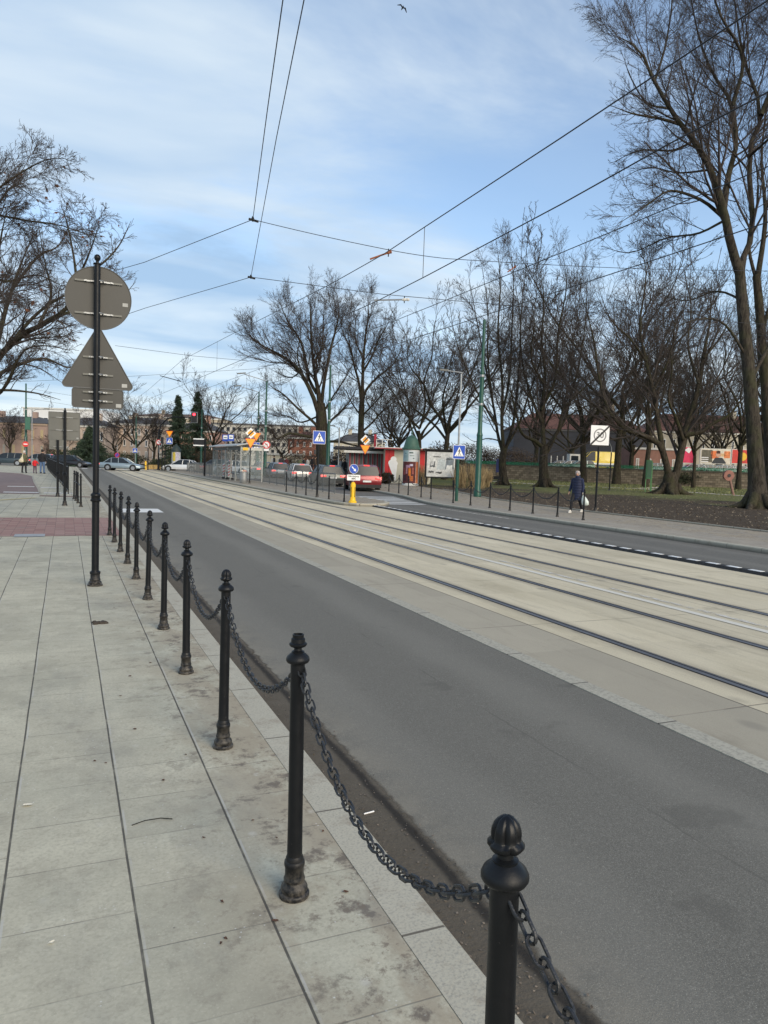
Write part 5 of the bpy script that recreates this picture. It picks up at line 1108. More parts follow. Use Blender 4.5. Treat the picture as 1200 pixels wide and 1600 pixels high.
    if kind != 'van': MB().box((0, rear-.04, hb+.36), (.52, .012, .115)).build('number_plate', plate, t)
    if kind in ('suv', 'hatch', 'wagon'): MB().box((0, rear+.38, Hh-.035), (.36, .1, .03)).build('brake_light', lampr, t)
    return t
def lane(px, D): return BA(px, D, Z0)
CARS = [('car', 'red sport utility car with lit tail lights, first of the queue behind the yellow post', 'car', 565, 48, -.235, (.20, .008, .014), 4.5, 1.86, 1.66, 'suv'),
        ('car', 'dark grey-green estate car ahead of the red one in the queue', 'car', 509, 55, -.1, (.045, .055, .055), 4.6, 1.82, 1.52, 'wagon'),
        ('car', 'white hatchback third in the queue of cars', 'car', 466, 64, -.12, (.72, .72, .70), 4.2, 1.8, 1.5, 'hatch'),
        ('car', 'blue-grey car fourth in the queue', 'car', 433, 72.5, -.1, (.17, .21, .26), 4.4, 1.8, 1.5, 'hatch'),
        ('car', 'dark car with lit brake lights at the head of the queue beside the railing', 'car', 409, 81, -.08, (.06, .07, .085), 4.4, 1.8, 1.5, 'wagon')]
for c_ in CARS: make_car(c_[0], c_[1], c_[2], c_[3], c_[4], c_[5], c_[6], *c_[7:10], kind=c_[10])
make_car('car', 'silver-blue estate car crossing the junction in the distance', 'car', 191, 82, -math.pi/2+YAW*.9, (.25, .32, .36), 4.55, 1.8, 1.42, 'sedan')
make_car('car', 'black car crossing behind the dark railing', 'car', 112, 92, -math.pi/2+YAW, (.015, .016, .02), 4.4, 1.8, 1.5, 'hatch')
make_car('car', 'dark blue-grey car at the far left edge behind the woman with a bag', 'car', 12, 84, math.pi/2+YAW+.2, (.03, .05, .065), 4.3, 1.8, 1.45, 'hatch', z=-.02)
make_car('car', 'white car near the far advertising column', 'car', 285, 86, math.pi/2+YAW, (.75, .76, .76), 4.5, 1.8, 1.42, 'sedan')
make_car('car', 'dark car seen behind the tram shelter', 'car', 335, 88, math.pi/2+YAW, (.10, .13, .16), 4.4, 1.8, 1.55, 'hatch')
make_car('car', 'pale car seen between the shelter posts', 'car', 362, 84, math.pi/2+YAW, (.55, .58, .6), 4.4, 1.8, 1.5, 'hatch')
make_car('car', 'grey car parked behind the walking family', 'car', 60, 100, math.pi/2+YAW, (.2, .22, .24), 4.4, 1.8, 1.5, 'hatch')
# ================================================================== PEOPLE
def skinned(name, pts, edges, rad, parent, m, sub=1):
    me = bpy.data.meshes.new(name); me.from_pydata([tuple(p) for p in pts], edges, []); o = bpy.data.objects.new(name, me); C.objects.link(o)
    sk = o.modifiers.new('s', 'SKIN'); 
    for i, r_ in enumerate(rad):
        a = r_ if isinstance(r_, tuple) else (r_, r_); me.skin_vertices[0].data[i].radius = a; me.skin_vertices[0].data[i].use_root = i == 0
    ss = o.modifiers.new('u', 'SUBSURF'); ss.levels = sub; ss.render_levels = sub
    dg = bpy.context.evaluated_depsgraph_get(); m2 = bpy.data.meshes.new_from_object(o.evaluated_get(dg)); bpy.data.objects.remove(o)
    m2.materials.clear(); m2.materials.append(m); m2.polygons.foreach_set('use_smooth', [True]*len(m2.polygons))
    q = bpy.data.objects.new(name, m2); C.objects.link(q); q.parent = parent; return q
HAIR = {}
def person(label, loc, rz, h=1.7, coat=(.02, .03, .08), legs=(.02, .02, .025), shoes=(.03, .03, .03), hair=(.03, .02, .015), hat=None, long=.0, stride=.18, armL=None, armR=None, sit=False, fingers=False, group=None, wide=1.):
    """faces local -Y; local z=0 is the ground. long: how far the coat hangs below the hip"""
    s = h/1.75; t = thing('person', label, 'person', loc, rz, group)
    cm = mat('cloth_%02d_%02d_%02d' % tuple(int(c*99) for c in coat), coat, .8, 0, .2, 12, .3); lm = mat('cloth_%02d_%02d_%02d' % tuple(int(c*99) for c in legs), legs, .85, 0, .2, 12); sm = mat('cloth_%02d_%02d_%02d' % tuple(int(c*99) for c in shoes), shoes, .6, 0, .1, 12)
    hm = mat('hair_%02d_%02d_%02d' % tuple(int(c*99) for c in (hat or hair)), hat or hair, .85, 0, .2, 20)
    def v(x, y, z): return Vector((x*s, y*s, z*s))
    hip = .93; st = stride
    if sit: hip = .52
    pel = v(0, 0, hip); wa = v(0, 0, hip+.16); ch = v(0, -.01, hip+.38); nk = v(0, 0, hip+.55); hb_ = v(0, -.02, hip+.63); hd = v(0, -.03, hip+.72); tp = v(0, -.01, hip+.80)
    shl, shr = v(-.18*wide, 0, hip+.47), v(.18*wide, 0, hip+.47)
    if sit:
        kl, kr = v(-.1, -.42, hip-.02), v(.1, -.42, hip-.02); al, ar = v(-.11, -.40, .09), v(.11, -.46, .09)
    else:
        kl, kr = v(-.10, -st*.75, .50), v(.10, st*.25, .49); al, ar = v(-.11, -st*.9, .09), v(.10, st*1.15, .11)
    armL = armL or ((-.25, .03, hip+.20), (-.24, -.08, hip-.03)); armR = armR or ((.25, .03, hip+.20), (.24, -.06, hip-.03))
    el, wl = v(*armL[0]), v(*armL[1]); er, wr = v(*armR[0]), v(*armR[1])
    hl = wl+(wl-el).normalized()*.08*s; hr = wr+(wr-er).normalized()*.08*s
    P = [pel, wa, ch, nk, hb_, hd, tp, shl, el, wl, hl, shr, er, wr, hr, v(-.09, 0, hip-.04), kl, al, v(.09, 0, hip-.04), kr, ar, al+v(0, -.15, -.05), ar+v(0, -.15, -.05), hd+v(0, -.105, -.015)]
    E = [(0, 1), (1, 2), (2, 3), (3, 4), (4, 5), (5, 6), (2, 7), (7, 8), (8, 9), (9, 10), (2, 11), (11, 12), (12, 13), (13, 14), (0, 15), (15, 16), (16, 17), (0, 18), (18, 19), (19, 20), (17, 21), (20, 22), (5, 23)]
    Rd = [.12, .105, .125, .05, .06, .088, .06, .055, .04, .028, .026, .055, .04, .028, .026, .075, .055, .04, .075, .055, .04, .035, .035, .014]
    Rd = [r_*s for r_ in Rd]
    if fingers:
        for (w_, h_, sg) in ((wl, hl, -1), (wr, hr, 1)):
            d = (h_-w_).normalized(); 
            for k_ in range(4):
                i0 = len(P); b = h_+Vector((0, (k_-1.5)*.018*s, 0)); P += [b+d*.03*s, b+d*(.06-.006*abs(k_-1.5))*s+Vector((-sg*.01, 0, 0))]; Rd += [.009*s, .007*s]; E += [(10 if sg < 0 else 14, i0), (i0, i0+1)]
            i0 = len(P); P += [w_+d*.03*s+Vector((0, -.035*s, 0)), w_+d*.06*s+Vector((0, -.05*s, 0))]; Rd += [.010*s, .008*s]; E += [(9 if sg < 0 else 13, i0), (i0, i0+1)]
    skinned('body', P, E, Rd, t, skin)
    # hair or hat
    n = 14; m = MB(); c0 = hd
    rs = [MB().ell(c0.z+dz*s, rx*s, ry*s, c0.x, c0.y+oy*s, n) for dz, rx, ry, oy in ((-.06, .085, .06, .045), (-.01, .098, .085, .030), (.03, .100, .104, .008), (.07, .092, .100, .004), (.105, .068, .075, .004), (.125, .03, .035, .004))]
    m.rings(rs); m.build('hat' if hat else 'hair', hm, t, 60)
    # coat: torso loft + sleeves
    m = MB(); lo = hip-.06-long
    prof = [(lo, .19+.04*min(long, 1), .15+.05*min(long, .8)), (lo+.02, .195+.04*min(long, 1), .155+.05*min(long, .8))]
    if long > .2: prof += [((lo+hip)/2, .20, .17)]
    prof += [(hip+.02, .185, .145), (hip+.16, .17, .13), (hip+.34, .20*wide, .14), (hip+.45, .205*wide, .13), (hip+.51, .15, .105), (hip+.555, .075, .075), (hip+.59, .07, .07)]
    if sit: prof = prof[2:] if long <= .2 else prof[3:]
    m.rings([MB().ell(z*s, a*s, b*s, 0, 0, 18) for z, a, b in prof])
    for sh, e_, w_ in ((shl, el, wl), (shr, er, wr)): m.tube([sh+Vector((0, 0, .02*s)), sh.lerp(e_, .5), e_, e_.lerp(w_, .6), w_], [.075*s, .066*s, .060*s, .052*s, .045*s], 10)
    m.build('coat', cm, t, 60)
    m = MB()
    for hp, kn, an in ((v(-.09, 0, hip), kl, al), (v(.09, 0, hip), kr, ar)): m.tube([hp, hp.lerp(kn, .5), kn, kn.lerp(an, .5), an+Vector((0, 0, -.01))], [.098*s, .086*s, .068*s, .062*s, .055*s], 12)
    m.rings([MB().ell(z*s, a*s, b*s, 0, 0, 14) for z, a, b in ((hip-.12 if not sit else hip-.06, .10, .09), (hip-.02, .17, .13), (hip+.08, .165, .12))]); m.build('trousers', lm, t, 60)
    for an in (al, ar):
        m = MB(); m.rings([[(an.x+a*s*math.cos(g)*1., an.y+(-.06+b*math.sin(g))*s, an.z+z*s) for g in [2*math.pi*k_/12 for k_ in range(12)]] for z, a, b in ((-.088, .045, .135), (-.06, .048, .14), (-.02, .046, .11), (.03, .044, .07))]); m.build('shoe', sm, t, 60)
    return t
# the walking woman
wx, wy = G(900, 801); wang = math.radians(-62)
w = person('woman in a long navy quilted coat and pale cap walking along the right pavement', (wx, wy, 0), wang+.0, 1.62, coat=(.012, .02, .06), legs=(.01, .01, .012), shoes=(.55, .53, .48), hat=(.42, .36, .33), long=.33, stride=.34, armL=((-.29, .05, 1.12), (-.32, -.05, .88)), armR=((.25, .05, 1.12), (.27, -.02, .86)), fingers=True, wide=1.1)
quilt = mat('quilted_navy', (.008, .014, .045), .7, 0, .25, 14, .2)
m = MB()
for i, z in enumerate(np.arange(.58, 1.36, .105)):
    rx = .215 if z < 1.0 else .205; m.rings([MB().ell(z+dz, (rx+e)*.93, (.168+e)*.93, 0, 0, 18) for dz, e in ((-.05, .002), (-.03, .008), (0, .011), (.03, .008), (.05, .002))])
m.build('quilting', quilt, w, 60); MB().lathe([(.07, 1.36), (.10, 1.38), (.105, 1.43), (.085, 1.47), (.05, 1.48)], 14, (0, 0.01, -.02)).build('scarf', quilt, w, 60)
hx = Matrix.Rotation(wang, 3, 'Z')@Vector((.27, -.03, .80))
bag = thing('plastic_bag', 'white and pale green plastic carrier bag in the walking woman\'s hand', 'bag', (wx+hx.x, wy+hx.y, 0), wang)
m = MB(); m.rings([MB().ell(z, a, b, cx, 0, 12) for z, a, b, cx in ((.30, .07, .05, .10), (.34, .14, .09, .11), (.45, .155, .10, .09), (.55, .12, .08, .06), (.64, .07, .05, .03), (.72, .03, .02, .0), (.78, .015, .02, 0))]); m.build('bag_body', mat('bag_plastic', (.62, .68, .62), .4, 0, .15, 9, .5), bag, 70)
MB().tube([(0, -.03, .70), (0, -.03, .80), (0, .03, .80), (0, .03, .70)], .008, 6).build('handles', mat('bag_plastic', (.62, .68, .62)), bag)
# family on the left, seen from behind
bx = lambda px, D: BA(px, D)+(0,)
person('adult in olive jacket carrying a cream shoulder bag on the far left pavement', bx(37.5, 57), math.pi+YAW, 1.72, coat=(.10, .10, .05), legs=(.015, .015, .018), hair=(.5, .42, .3), stride=.1, hat=(.55, .5, .45))
t = thing('shoulder_bag', 'cream shoulder bag hanging on the olive-jacketed adult', 'bag', BA(33, 56.6)+(0,), YAW); MB().rings([MB().ell(z, a, b, cx, 0, 12) for z, a, b, cx in ((.82, .10, .06, 0), (.86, .19, .10, 0), (1.0, .19, .10, .0), (1.15, .10, .06, .06), (1.3, .03, .03, .1), (1.5, .02, .02, .14))]).build('bag_body', mat('cream_canvas', (.62, .56, .40), .9), t, 60)
person('small child in a bright red jacket between two adults', bx(54.5, 57), math.pi+YAW, 1.17, coat=(.62, .015, .02), legs=(.09, .05, .08), hair=(.06, .12, .10), hat=(.03, .07, .065), stride=.08, armL=((-.33, 0, 1.18), (-.45, 0, 1.10)))
person('man in black jacket and blue jeans beside the child in red', bx(66, 57), math.pi+YAW, 1.84, coat=(.008, .008, .012), legs=(.09, .15, .27), hair=(.02, .015, .012), stride=.06, wide=1.15)
# waiting crowd behind the queue
rr = random.Random(5); CR_ = [(428, 'black coat'), (439, 'dark padded jacket'), (447, 'dark red jacket'), (468, 'olive jacket'), (474, 'black jacket, arm raised'), (480, 'pale jacket'), (487, 'black coat and backpack'), (521, 'black jacket'), (526, 'dark grey coat'), (532, 'light grey jacket'), (538, 'black coat'), (543, 'dark coat with hood'), (551, 'black coat, hood up'), (492, 'brown coat')]
CR_.sort()
MB().slab([BA(415, 100), BA(415, 83.5), BA(500, 83.5), BA(500, 100)][::-1], -.1, .28).build('raised_platform', pav2, kind='structure')
MB().slab([BA(512, 78), BA(512, 65.5), BA(556, 65.5), BA(556, 78)][::-1], -.1, .22).build('raised_platform', pav2, kind='structure')
for i, (px, d_) in enumerate(CR_):
    col = {'o': (.12, .13, .07), 'p': (.5, .48, .44), 'l': (.32, .33, .33), 'b': (.012, .012, .015), 'd': (.03, .03, .035)}[d_[0]] if not d_.startswith('brown') else (.08, .05, .03)
    if 'red' in d_: col = (.09, .015, .02)
    person('waiting person in %s, %s from the left behind the cars' % (d_, ORD[i]), BA(px, 68+rr.uniform(-1.5, 2))+(.22,) if px > 515 else BA(px, 86+rr.uniform(-1.5, 2))+(.28,), rr.uniform(0, 6.28), rr.uniform(1.68, 1.9), coat=col, legs=(.02, .025, .04), long=rr.choice((0, .1, .3)), stride=.03, group='people waiting behind the cars')
# ================================================================== TRAM SHELTER
stl = mat('shelter_steel', (.30, .31, .30), .4, .5, .1, 5)
def glassmat():
    k_ = NB('shelter_glass'); k_.b.inputs['Base Color'].default_value = (.5, .56, .54, 1); k_.b.inputs['Roughness'].default_value = .08; k_.b.inputs['Alpha'].default_value = .13; return k_.m
gl = glassmat()
sx, sy0, sy1 = 11.55, 52.8, 63.6
t = thing('tram_shelter', 'glass and steel tram shelter on the island platform', 'shelter', (sx, sy0, 0))
Ln = sy1-sy0; Dp = 1.55; hh = 2.55
m = MB(); m.rings([[(-.35, -.25, hh), (-.35, Ln+.2, hh), (-.35, Ln+.2, hh+.06), (-.35, -.25, hh+.06)], [(.4, -.25, hh+.16), (.4, Ln+.2, hh+.16), (.4, Ln+.2, hh+.24), (.4, -.25, hh+.24)], [(Dp+.2, -.25, hh+.05), (Dp+.2, Ln+.2, hh+.05), (Dp+.2, Ln+.2, hh+.11), (Dp+.2, -.25, hh+.11)]]); m.build('roof', mat('roof_edge', (.42, .42, .39), .5, .3), t)
MB().bb(-.05, 0, 0, Ln, hh-.26, hh-.02).build('fascia', mat('dark_fascia', (.035, .04, .035), .5), t)
text('M P K', .2, t, (-.06, Ln*.42, hh-.14), offwhite, rot=(math.pi/2, 0, -math.pi/2))
nbay = 6
for i in range(nbay+1):
    yy = Ln*i/nbay; MB().bb(-.04, .04, yy-.035, yy+.035, 0, hh).build('post', stl, t)
    if i in (0, nbay): MB().bb(Dp-.04, Dp+.04, yy-.035, yy+.035, 0, hh).build('post', stl, t)
for i in range(nbay):
    yy = Ln*i/nbay
    MB().bb(Dp-.012, Dp+.012, yy+.05, yy+Ln/nbay-.05, .25, hh-.1).build('glass_panel', gl, t)
    if i not in (1, 4): MB().bb(-.012, .012, yy+.05, yy+Ln/nbay-.05, .25, hh-.3).build('glass_panel', gl, t)
    MB().bb(Dp-.03, Dp+.03, yy+.04, yy+Ln/nbay-.04, 1.05, 1.10).build('rail', stl, t)
for yy in (0, Ln): MB().bb(.05, Dp-.05, yy-.012, yy+.012, .25, hh-.1).build('glass_panel', gl, t); MB().bb(.05, Dp-.05, yy-.03, yy+.03, 1.05, 1.12).build('rail', stl, t)
MB().bb(.3, Dp-.05, -.04, .0, hh-.28, hh-.08).build('name_board', mat('board_grey', (.5, .5, .45), .5), t)
MB().bb(.12, .5, -.06, -.042, hh-.28, hh-.08).build('yellow_patch', postyellow, t)
MB().bb(.75, 1.15, Ln*.5, Ln*.9, .44, .49).build('bench_seat', stl, t); 
for yy in (.55, .85): MB().bb(.9, 1., Ln*yy-.03, Ln*yy+.03, 0, .44).build('bench_leg', stl, t)
MB().bb(Dp-.10, Dp-.05, Ln*.3, Ln*.42, .9, 2.0).build('timetable_board', offwhite, t)
person('seated person in dark clothes inside the tram shelter', (sx+.7, sy0+7.1, 0), math.pi/2+math.pi, 1.7, coat=(.03, .035, .03), legs=(.012, .012, .012), sit=True)
for i, px in enumerate((350, 358)):
    t = thing('warning_board', 'red and white striped warning board in the shelter, %s one' % ('left' if i == 0 else 'right'), 'warning board', BA(px+.5, 60.2-i*2.2)+(0,), YAW*.5, 'striped warning boards')
    pl = MB().bb(-.13, .13, 0, .03, .2, 1.2).build('board', white, t)
    m = MB()
    for k_ in range(4): z_ = .32+k_*.29; m.prism([(-.125, z_*.8), (.125, z_*.8+.16), (.125, z_*.8+.27), (-.125, z_*.8+.11)], -.006, -.001)
    m.build('red_stripes', red, pl); MB().bb(-.3, .3, -.12, .18, 0, .12).build('foot', rubber, t)
# stop signs above
for i, px in enumerate((351, 360)):
    x, y = BA(px, 66-i*1); t = thing('tram_stop_sign', 'blue tram stop sign above the shelter, %s of the two' % ('left' if i == 0 else 'right'), 'road sign', (x, y, 0), YAW*.6); MB().lathe([(.03, 0), (.03, ZH(px, 686, 66))], 10).build('pole', galv, t); sign(t, 'tram_stop', .50, ZH(px, 684.5, 66))
# passenger display
x, y = BA(319.5, 66); t = thing('passenger_display', 'black tram departure display with white bars on a black pole left of the shelter', 'display', (x, y, 0), YAW); MB().bb(-.07, .07, -.07, .07, 0, ZH(319, 686, 66)).build('pole', iron, t)
a, b = ZH(310, 696, 66), ZH(310, 686, 66); MB().bb(-1.0, -.08, -.08, .08, a+.05, b-.05).build('screen', black, t); MB().bb(-1.02, -.08, -.1, .1, b-.05, b+.05).build('top_bar', white, t); MB().bb(-1.02, -.08, -.1, .1, a-.05, a+.05).build('bottom_bar', white, t)
# bin
x, y = BA(380.5, 50.2); t = thing('litter_bin', 'overflowing grey litter bin beside the shelter', 'bin', (x, y, 0)); MB().lathe([(.2, 0), (.225, .03), (.25, .3), (.255, .72), (.27, .74), (.27, .79), (.24, .8)], 20, mod=lambda g, i: 1-.02*(i == 3)).build('barrel', galv, t, 40)
m = MB(); rr2 = random.Random(3)
for i in range(9):
    a = rr2.random()*6.28; r_ = rr2.random()*.15; cc = (math.cos(a)*r_, math.sin(a)*r_, .80+rr2.random()*.07); m.m([offwhite, mat('litter_tan', (.5, .34, .24), .8), mat('litter_red', (.4, .05, .04), .7)][i % 3]); m.rings([MB().ell(cc[2]+dz, a_, a_*.8, cc[0], cc[1], 7) for dz, a_ in ((-.05, .04), (0, .08), (.05, .05))])
m.build('rubbish', None, t)
# railings on the island and left pavement
def railing(label, pts, h, m_, gap, r=.009, pr=.022, name='railing', mid=False):
    t = thing(name, label, 'railing', (pts[0][0], pts[0][1], 0)); o = Vector((pts[0][0], pts[0][1], 0)); bars = MB(); npost = 0
    for i in range(len(pts)-1):
        a, b = Vector(pts[i]+(0,))-o, Vector(pts[i+1]+(0,))-o; L_ = (b-a).length; d = (b-a)/L_; n = max(1, round(L_/1.9))
        MB().tube([a+Vector((0, 0, h)), b+Vector((0, 0, h))], pr, 8).build('top_rail', m_, t); MB().tube([a+Vector((0, 0, .14)), b+Vector((0, 0, .14))], pr*.8, 8).build('bottom_rail', m_, t)
        for k_ in range(n+1): MB().tube([a+d*L_*k_/n, a+d*L_*k_/n+Vector((0, 0, h+(.03 if not mid else .12)))], pr*1.15, 8).build('post', m_, t)
        for k_ in range(1, int(L_/gap)): q = a+d*gap*k_; bars.tube([q+Vector((0, 0, .14)), q+Vector((0, 0, h))], r, 4, False)
    w = bars.build('bars', m_, t); w['kind'] = 'stuff'; return t
greyr = mat('grey_railing_paint', (.13, .14, .14), .5, .3)
railing('grey barred railing along the right side of the island beside the queue', [(12.95, 36.5), (12.98, 52)], 1.05, greyr, .11)
railing('grey barred railing behind the shelter along the platform', [(13.3, 64.5), (13.4, 86)], 1.05, greyr, .14)
railing('grey barred railing around the left end of the platform', [(12.0, 66), (12.4, 84)], 1.0, greyr, .14)
railing('long black barred railing along the far left pavement edge', [(.12, 33), (-.15, 42), (-.55, 52), (-1.4, 74), (-1.9, 92)], 1.1, iron, .10, mid=True)
t3 = [(.12, 31.5), (.2, 32.4)]
# litter-free far pavement items: far posts
def fpost(px, D, topy, label, m_=iron, r=.06):
    x, y = BA(px, D); t = thing('post', label, 'post', (x, y, 0)); pole(t, ZH(px, topy, D), r, m_); return t
x, y = BA(247.5, 86); t = thing('traffic_light_mast', 'black curved mast holding a red traffic light over the tram tracks', 'traffic light', (x, y, 0), YAW); h1 = ZH(248, 676, 86); h2 = ZH(270, 652, 86)
MB().tube([(0, 0, 0), (0, 0, h1), (.25, 0, h1+.9), (.9, 0, h2-.25), (1.6, 0, h2), (3.8, 0, h2+.02)], [.11, .09, .08, .07, .06, .05], 10).build('mast', iron, t, 40); MB().lathe([(.2, 0), (.2, .1), (.12, .2), (.12, 1.1)], 12).build('base', iron, t)
cx_ = (303-248)*86/F_; za, zb = ZH(303, 661, 86), ZH(303, 644, 86); MB().bb(cx_-.38, cx_+.38, -.06, -.04, za, zb).build('backboard', galv, t); bx_ = MB().bb(cx_-.33, cx_+.33, -.18, -.061, za+.06, zb-.06).build('lamp_housing', black, t)
MB().tube([(cx_, -.20, zb-.30), (cx_, -.18, zb-.30)], .15, 16).build('red_lamp', mat('red_lamp', (.6, .02, .03), .3, emit=(1, .03, .05), estr=4.), bx_)
MB().tube([(cx_, -.19, zb-.65), (cx_, -.18, zb-.65)], .13, 16).build('dark_lamp', mat('dark_lens', (.03, .02, .015), .2), bx_)
sg = thing('no_turn_sign', 'small round no turn sign on the far traffic light mast', 'road sign', BA(248, 85.5)+(0,), YAW); MB().lathe([(.03, 2.), (.03, 3.4)], 6).build('bracket', galv, sg); sign(sg, 'no_turn', .62, ZH(247.5, 691, 85.5), -.12)
x, y = BA(253, 85); t = thing('signal_post', 'black signal post with yellow yield and blue crossing signs beside the far mast', 'traffic light', (x, y, 0), YAW); pole(t, ZH(253, 684, 85), .06); MB().bb(-.14, .14, -.2, .05, ZH(253, 693, 85), ZH(253, 683, 85)).build('lamp_housing', black, t); MB().tube([(0, 0, ZH(253, 694, 85)), (1.0, 0, ZH(253, 694, 85)), (1.0, 0, ZH(253, 676, 85))], .03, 6).build('bracket', galv, t)
sign(t, 'yield', .85, ZH(264, 678.5, 85), -.06, .83); sign(t, 'crossing', .72, ZH(264, 689, 85), -.06, .83)
fpost(257.5, 83, 703, 'thin black post right of the far signal post'); fpost(231, 84, 700, 'thin black post beside the small yellow bollard')
x, y = BA(227.5, 86); t = thing('yellow_bollard', 'small yellow bollard near the junction', 'bollard', (x, y, 0)); MB().lathe([(.14, 0), (.12, .1), (.1, .15), (.1, .9), (.06, .98), (.01, 1.)], 14).build('post', postyellow, t, 50); MB().lathe([(.102, .4), (.102, .5)], 14).build('band', black, t)
wood = mat('planter_wood', (.50, .33, .12), .8, 0, .2, 3)
for i, (px, D) in enumerate(((234, 88), (241, 90), (250, 92))):
    t = thing('wooden_planter', 'wooden planter box, %s from the left near the far mast' % ORD[i], 'planter', BA(px, D)+(0,), YAW, 'wooden planters'); m = MB()
    for k_ in range(4): m.bb(-.42, .42, -.3, -.27, .03+k_*.13, .14+k_*.13); m.bb(-.42, .42, .27, .3, .03+k_*.13, .14+k_*.13); m.bb(-.45, -.42, -.3, .3, .03+k_*.13, .14+k_*.13); m.bb(.42, .45, -.3, .3, .03+k_*.13, .14+k_*.13)
    m.build('planks', wood, t); MB().bb(-.4, .4, -.26, .26, .05, .5).build('soil', mat('soil', (.05, .04, .03), .95), t)
t = thing('no_parking_sign', 'round red and blue sign left of the tree above the silver car', 'road sign', BA(183, 96)+(0,), YAW); pole(t, 2.9, .04, galv); sign(t, 'no_parking', .62, ZH(182, 711, 96), -.06); 
t = thing('crossing_sign', 'small blue crossing sign on far green pole above the silver car', 'road sign', BA(211, 95)+(0,), YAW); pole(t, 3., .04, galv); sign(t, 'crossing', .6, ZH(211, 704, 95))
# ================================================================== AD COLUMNS, KIOSKS, NOTICE BOARD
tanm = mat('poster_dark_red', (.10, .02, .02), .7, 0, .5, 3); teal = mat('poster_teal', (.30, .42, .42), .7, 0, .12, 2)
D = 58.; x, y = BA(641, D); r_ = 25*D/F_/2; zc_ = ZH(641, 702, D); t = thing('advertising_column', 'round advertising column with green domed roof, covered in posters, beside the kiosks', 'advertising column', (x, y, 0), faceang(641))
MB().lathe([(r_*1.04, 0), (r_*1.04, .15), (r_, .2), (r_, zc_)], 36).build('drum', mat('column_white', (.6, .6, .57), .8), t, 40)
MB().lathe([(r_*1.08, zc_-.05), (r_*1.22, zc_), (r_*1.22, zc_+.10), (r_*1.05, zc_+.14), (r_*.95, zc_+.35), (r_*.80, zc_+.70), (r_*.60, zc_+.92), (r_*.3, zc_+1.05), (.05, zc_+1.1), (.05, zc_+1.2), (.1, zc_+1.25), (.05, zc_+1.32), (.02, zc_+1.5), (.01, zc_+1.8)], 24, mod=lambda g, i: 1-.04*abs(math.cos(4*g))).build('dome', mat('patina_green', (.05, .12, .085), .6, 0, .2, 2), t, 40)
def curved(name, par, r, a0, a1, z0, z1, m_, n=8):
    vs = []; 
    for k_ in range(n+1):
        a = a0+(a1-a0)*k_/n; vs += [(r*math.sin(a), -r*math.cos(a), z0), (r*math.sin(a), -r*math.cos(a), z1)]
    return MB().add(vs, [(2*i, 2*i+2, 2*i+3, 2*i+1) for i in range(n)]).build(name, m_, par)
curved('poster', t, r_+.006, -1.3, -.35, 1.9, zc_-.1, teal); curved('poster', t, r_+.006, -.33, .75, 1.9, zc_-.1, mat('poster_pale', (.62, .66, .66), .8, 0, .06, 3)); p = curved('poster', t, r_+.007, -1.3, .62, .12, 1.86, tanm); curved('poster', t, r_+.006, .66, 1.15, .1, 1.86, mat('poster_orange', (.65, .20, .08), .7, 0, .2, 6))
for a, z, w_, h_, c_ in ((-.9, 1.1, .16, .5, (.28, .05, .04)), (-.5, 1.2, .14, .55, (.35, .18, .2)), (-.1, 1.05, .18, .6, (.55, .16, .02)), (.3, 1.15, .14, .5, (.3, .08, .06)), (-.7, .6, .3, .45, (.05, .015, .02)), (.15, .55, .28, .4, (.45, .12, .03)), (-.3, 1.5, .35, .2, (.35, .2, .3)), (.1, 1.6, .25, .15, (.5, .45, .55))): curved('figure', p, r_+.010, a-w_, a+w_*.6, z-h_/2, z+h_/2, mat('fig_%d' % int(a*100+300), c_, .7, 0, .4, 9), 4)
for a, z, w_, h_, c_ in ((.0, 2.55, .24, .09, (.01, .05, .04)), (.1, 2.32, .28, .04, (.02, .10, .06)), (-.75, 2.5, .14, .05, (.1, .16, .17)), (-.75, 2.35, .25, .015, (.1, .16, .17)), (-.75, 2.25, .25, .015, (.1, .16, .17)), (-.75, 2.15, .2, .015, (.1, .16, .17)), (.3, 2.12, .09, .08, (.15, .18, .18))): curved('printed_line', t, r_+.012, a-w_, a+w_, z-h_/2, z+h_/2, mat('ink_%d' % int(z*100), c_, .7), 4)
D = 102.; x, y = BA(275, D); r_ = 13.5*D/F_/2; zc_ = ZH(275, 706, D); t = thing('advertising_column', 'distant white advertising column with dark dome behind the white car', 'advertising column', (x, y, 0), YAW)
MB().lathe([(r_, 0), (r_, zc_)], 24).build('drum', mat('column_white', (.6, .6, .57), .8), t, 40); MB().lathe([(r_*1.15, zc_), (r_*1.15, zc_+.1), (r_*.8, zc_+.6), (r_*.3, zc_+.9), (.05, zc_+1.1)], 20).build('dome', mat('dark_dome', (.025, .04, .035), .6), t, 40)
curved('poster', t, r_+.01, -.6, .1, 1., 2.2, mat('poster_yellow', (.65, .5, .08), .7, 0, .3, 5)); curved('poster', t, r_+.01, .15, 1.0, .9, 2.3, mat('poster_lilac', (.5, .48, .56), .7, 0, .2, 5))
# kiosks
D = 66.; 
def mpx(px, D): return (px-565)*D/F_
x, y = BA(565, D); k0 = thing('kiosk', 'long low kiosk with grey shutters between red posts and flat dark roof', 'kiosk', (x, y, 0), YAW+.12)
zr_ = ZH(580, 703, D); wl_, wr_ = -1.2, (601-565)*D/F_+.2
MB().bb(wl_, wr_, 0, 4, 0, zr_).build('wall', mat('shutter_grey', (.27, .28, .26), .7, 0, .1, 2), k0)
for k_ in range(9): xx = wl_+.1+k_*(wr_-wl_-.2)/8; MB().bb(xx-.05, xx+.05, -.05, -.001, 0, zr_-.25).build('red_post', mat('kiosk_red', (.38, .015, .03), .5), k0)
for k_ in range(8): xx = wl_+.1+(k_+.5)*(wr_-wl_-.2)/8; MB().bb(xx-.10, xx+.05, -.02, -.001, .3, zr_-.3).build('shutter', mat('shutter_dark', (.10, .11, .105), .6), k0)
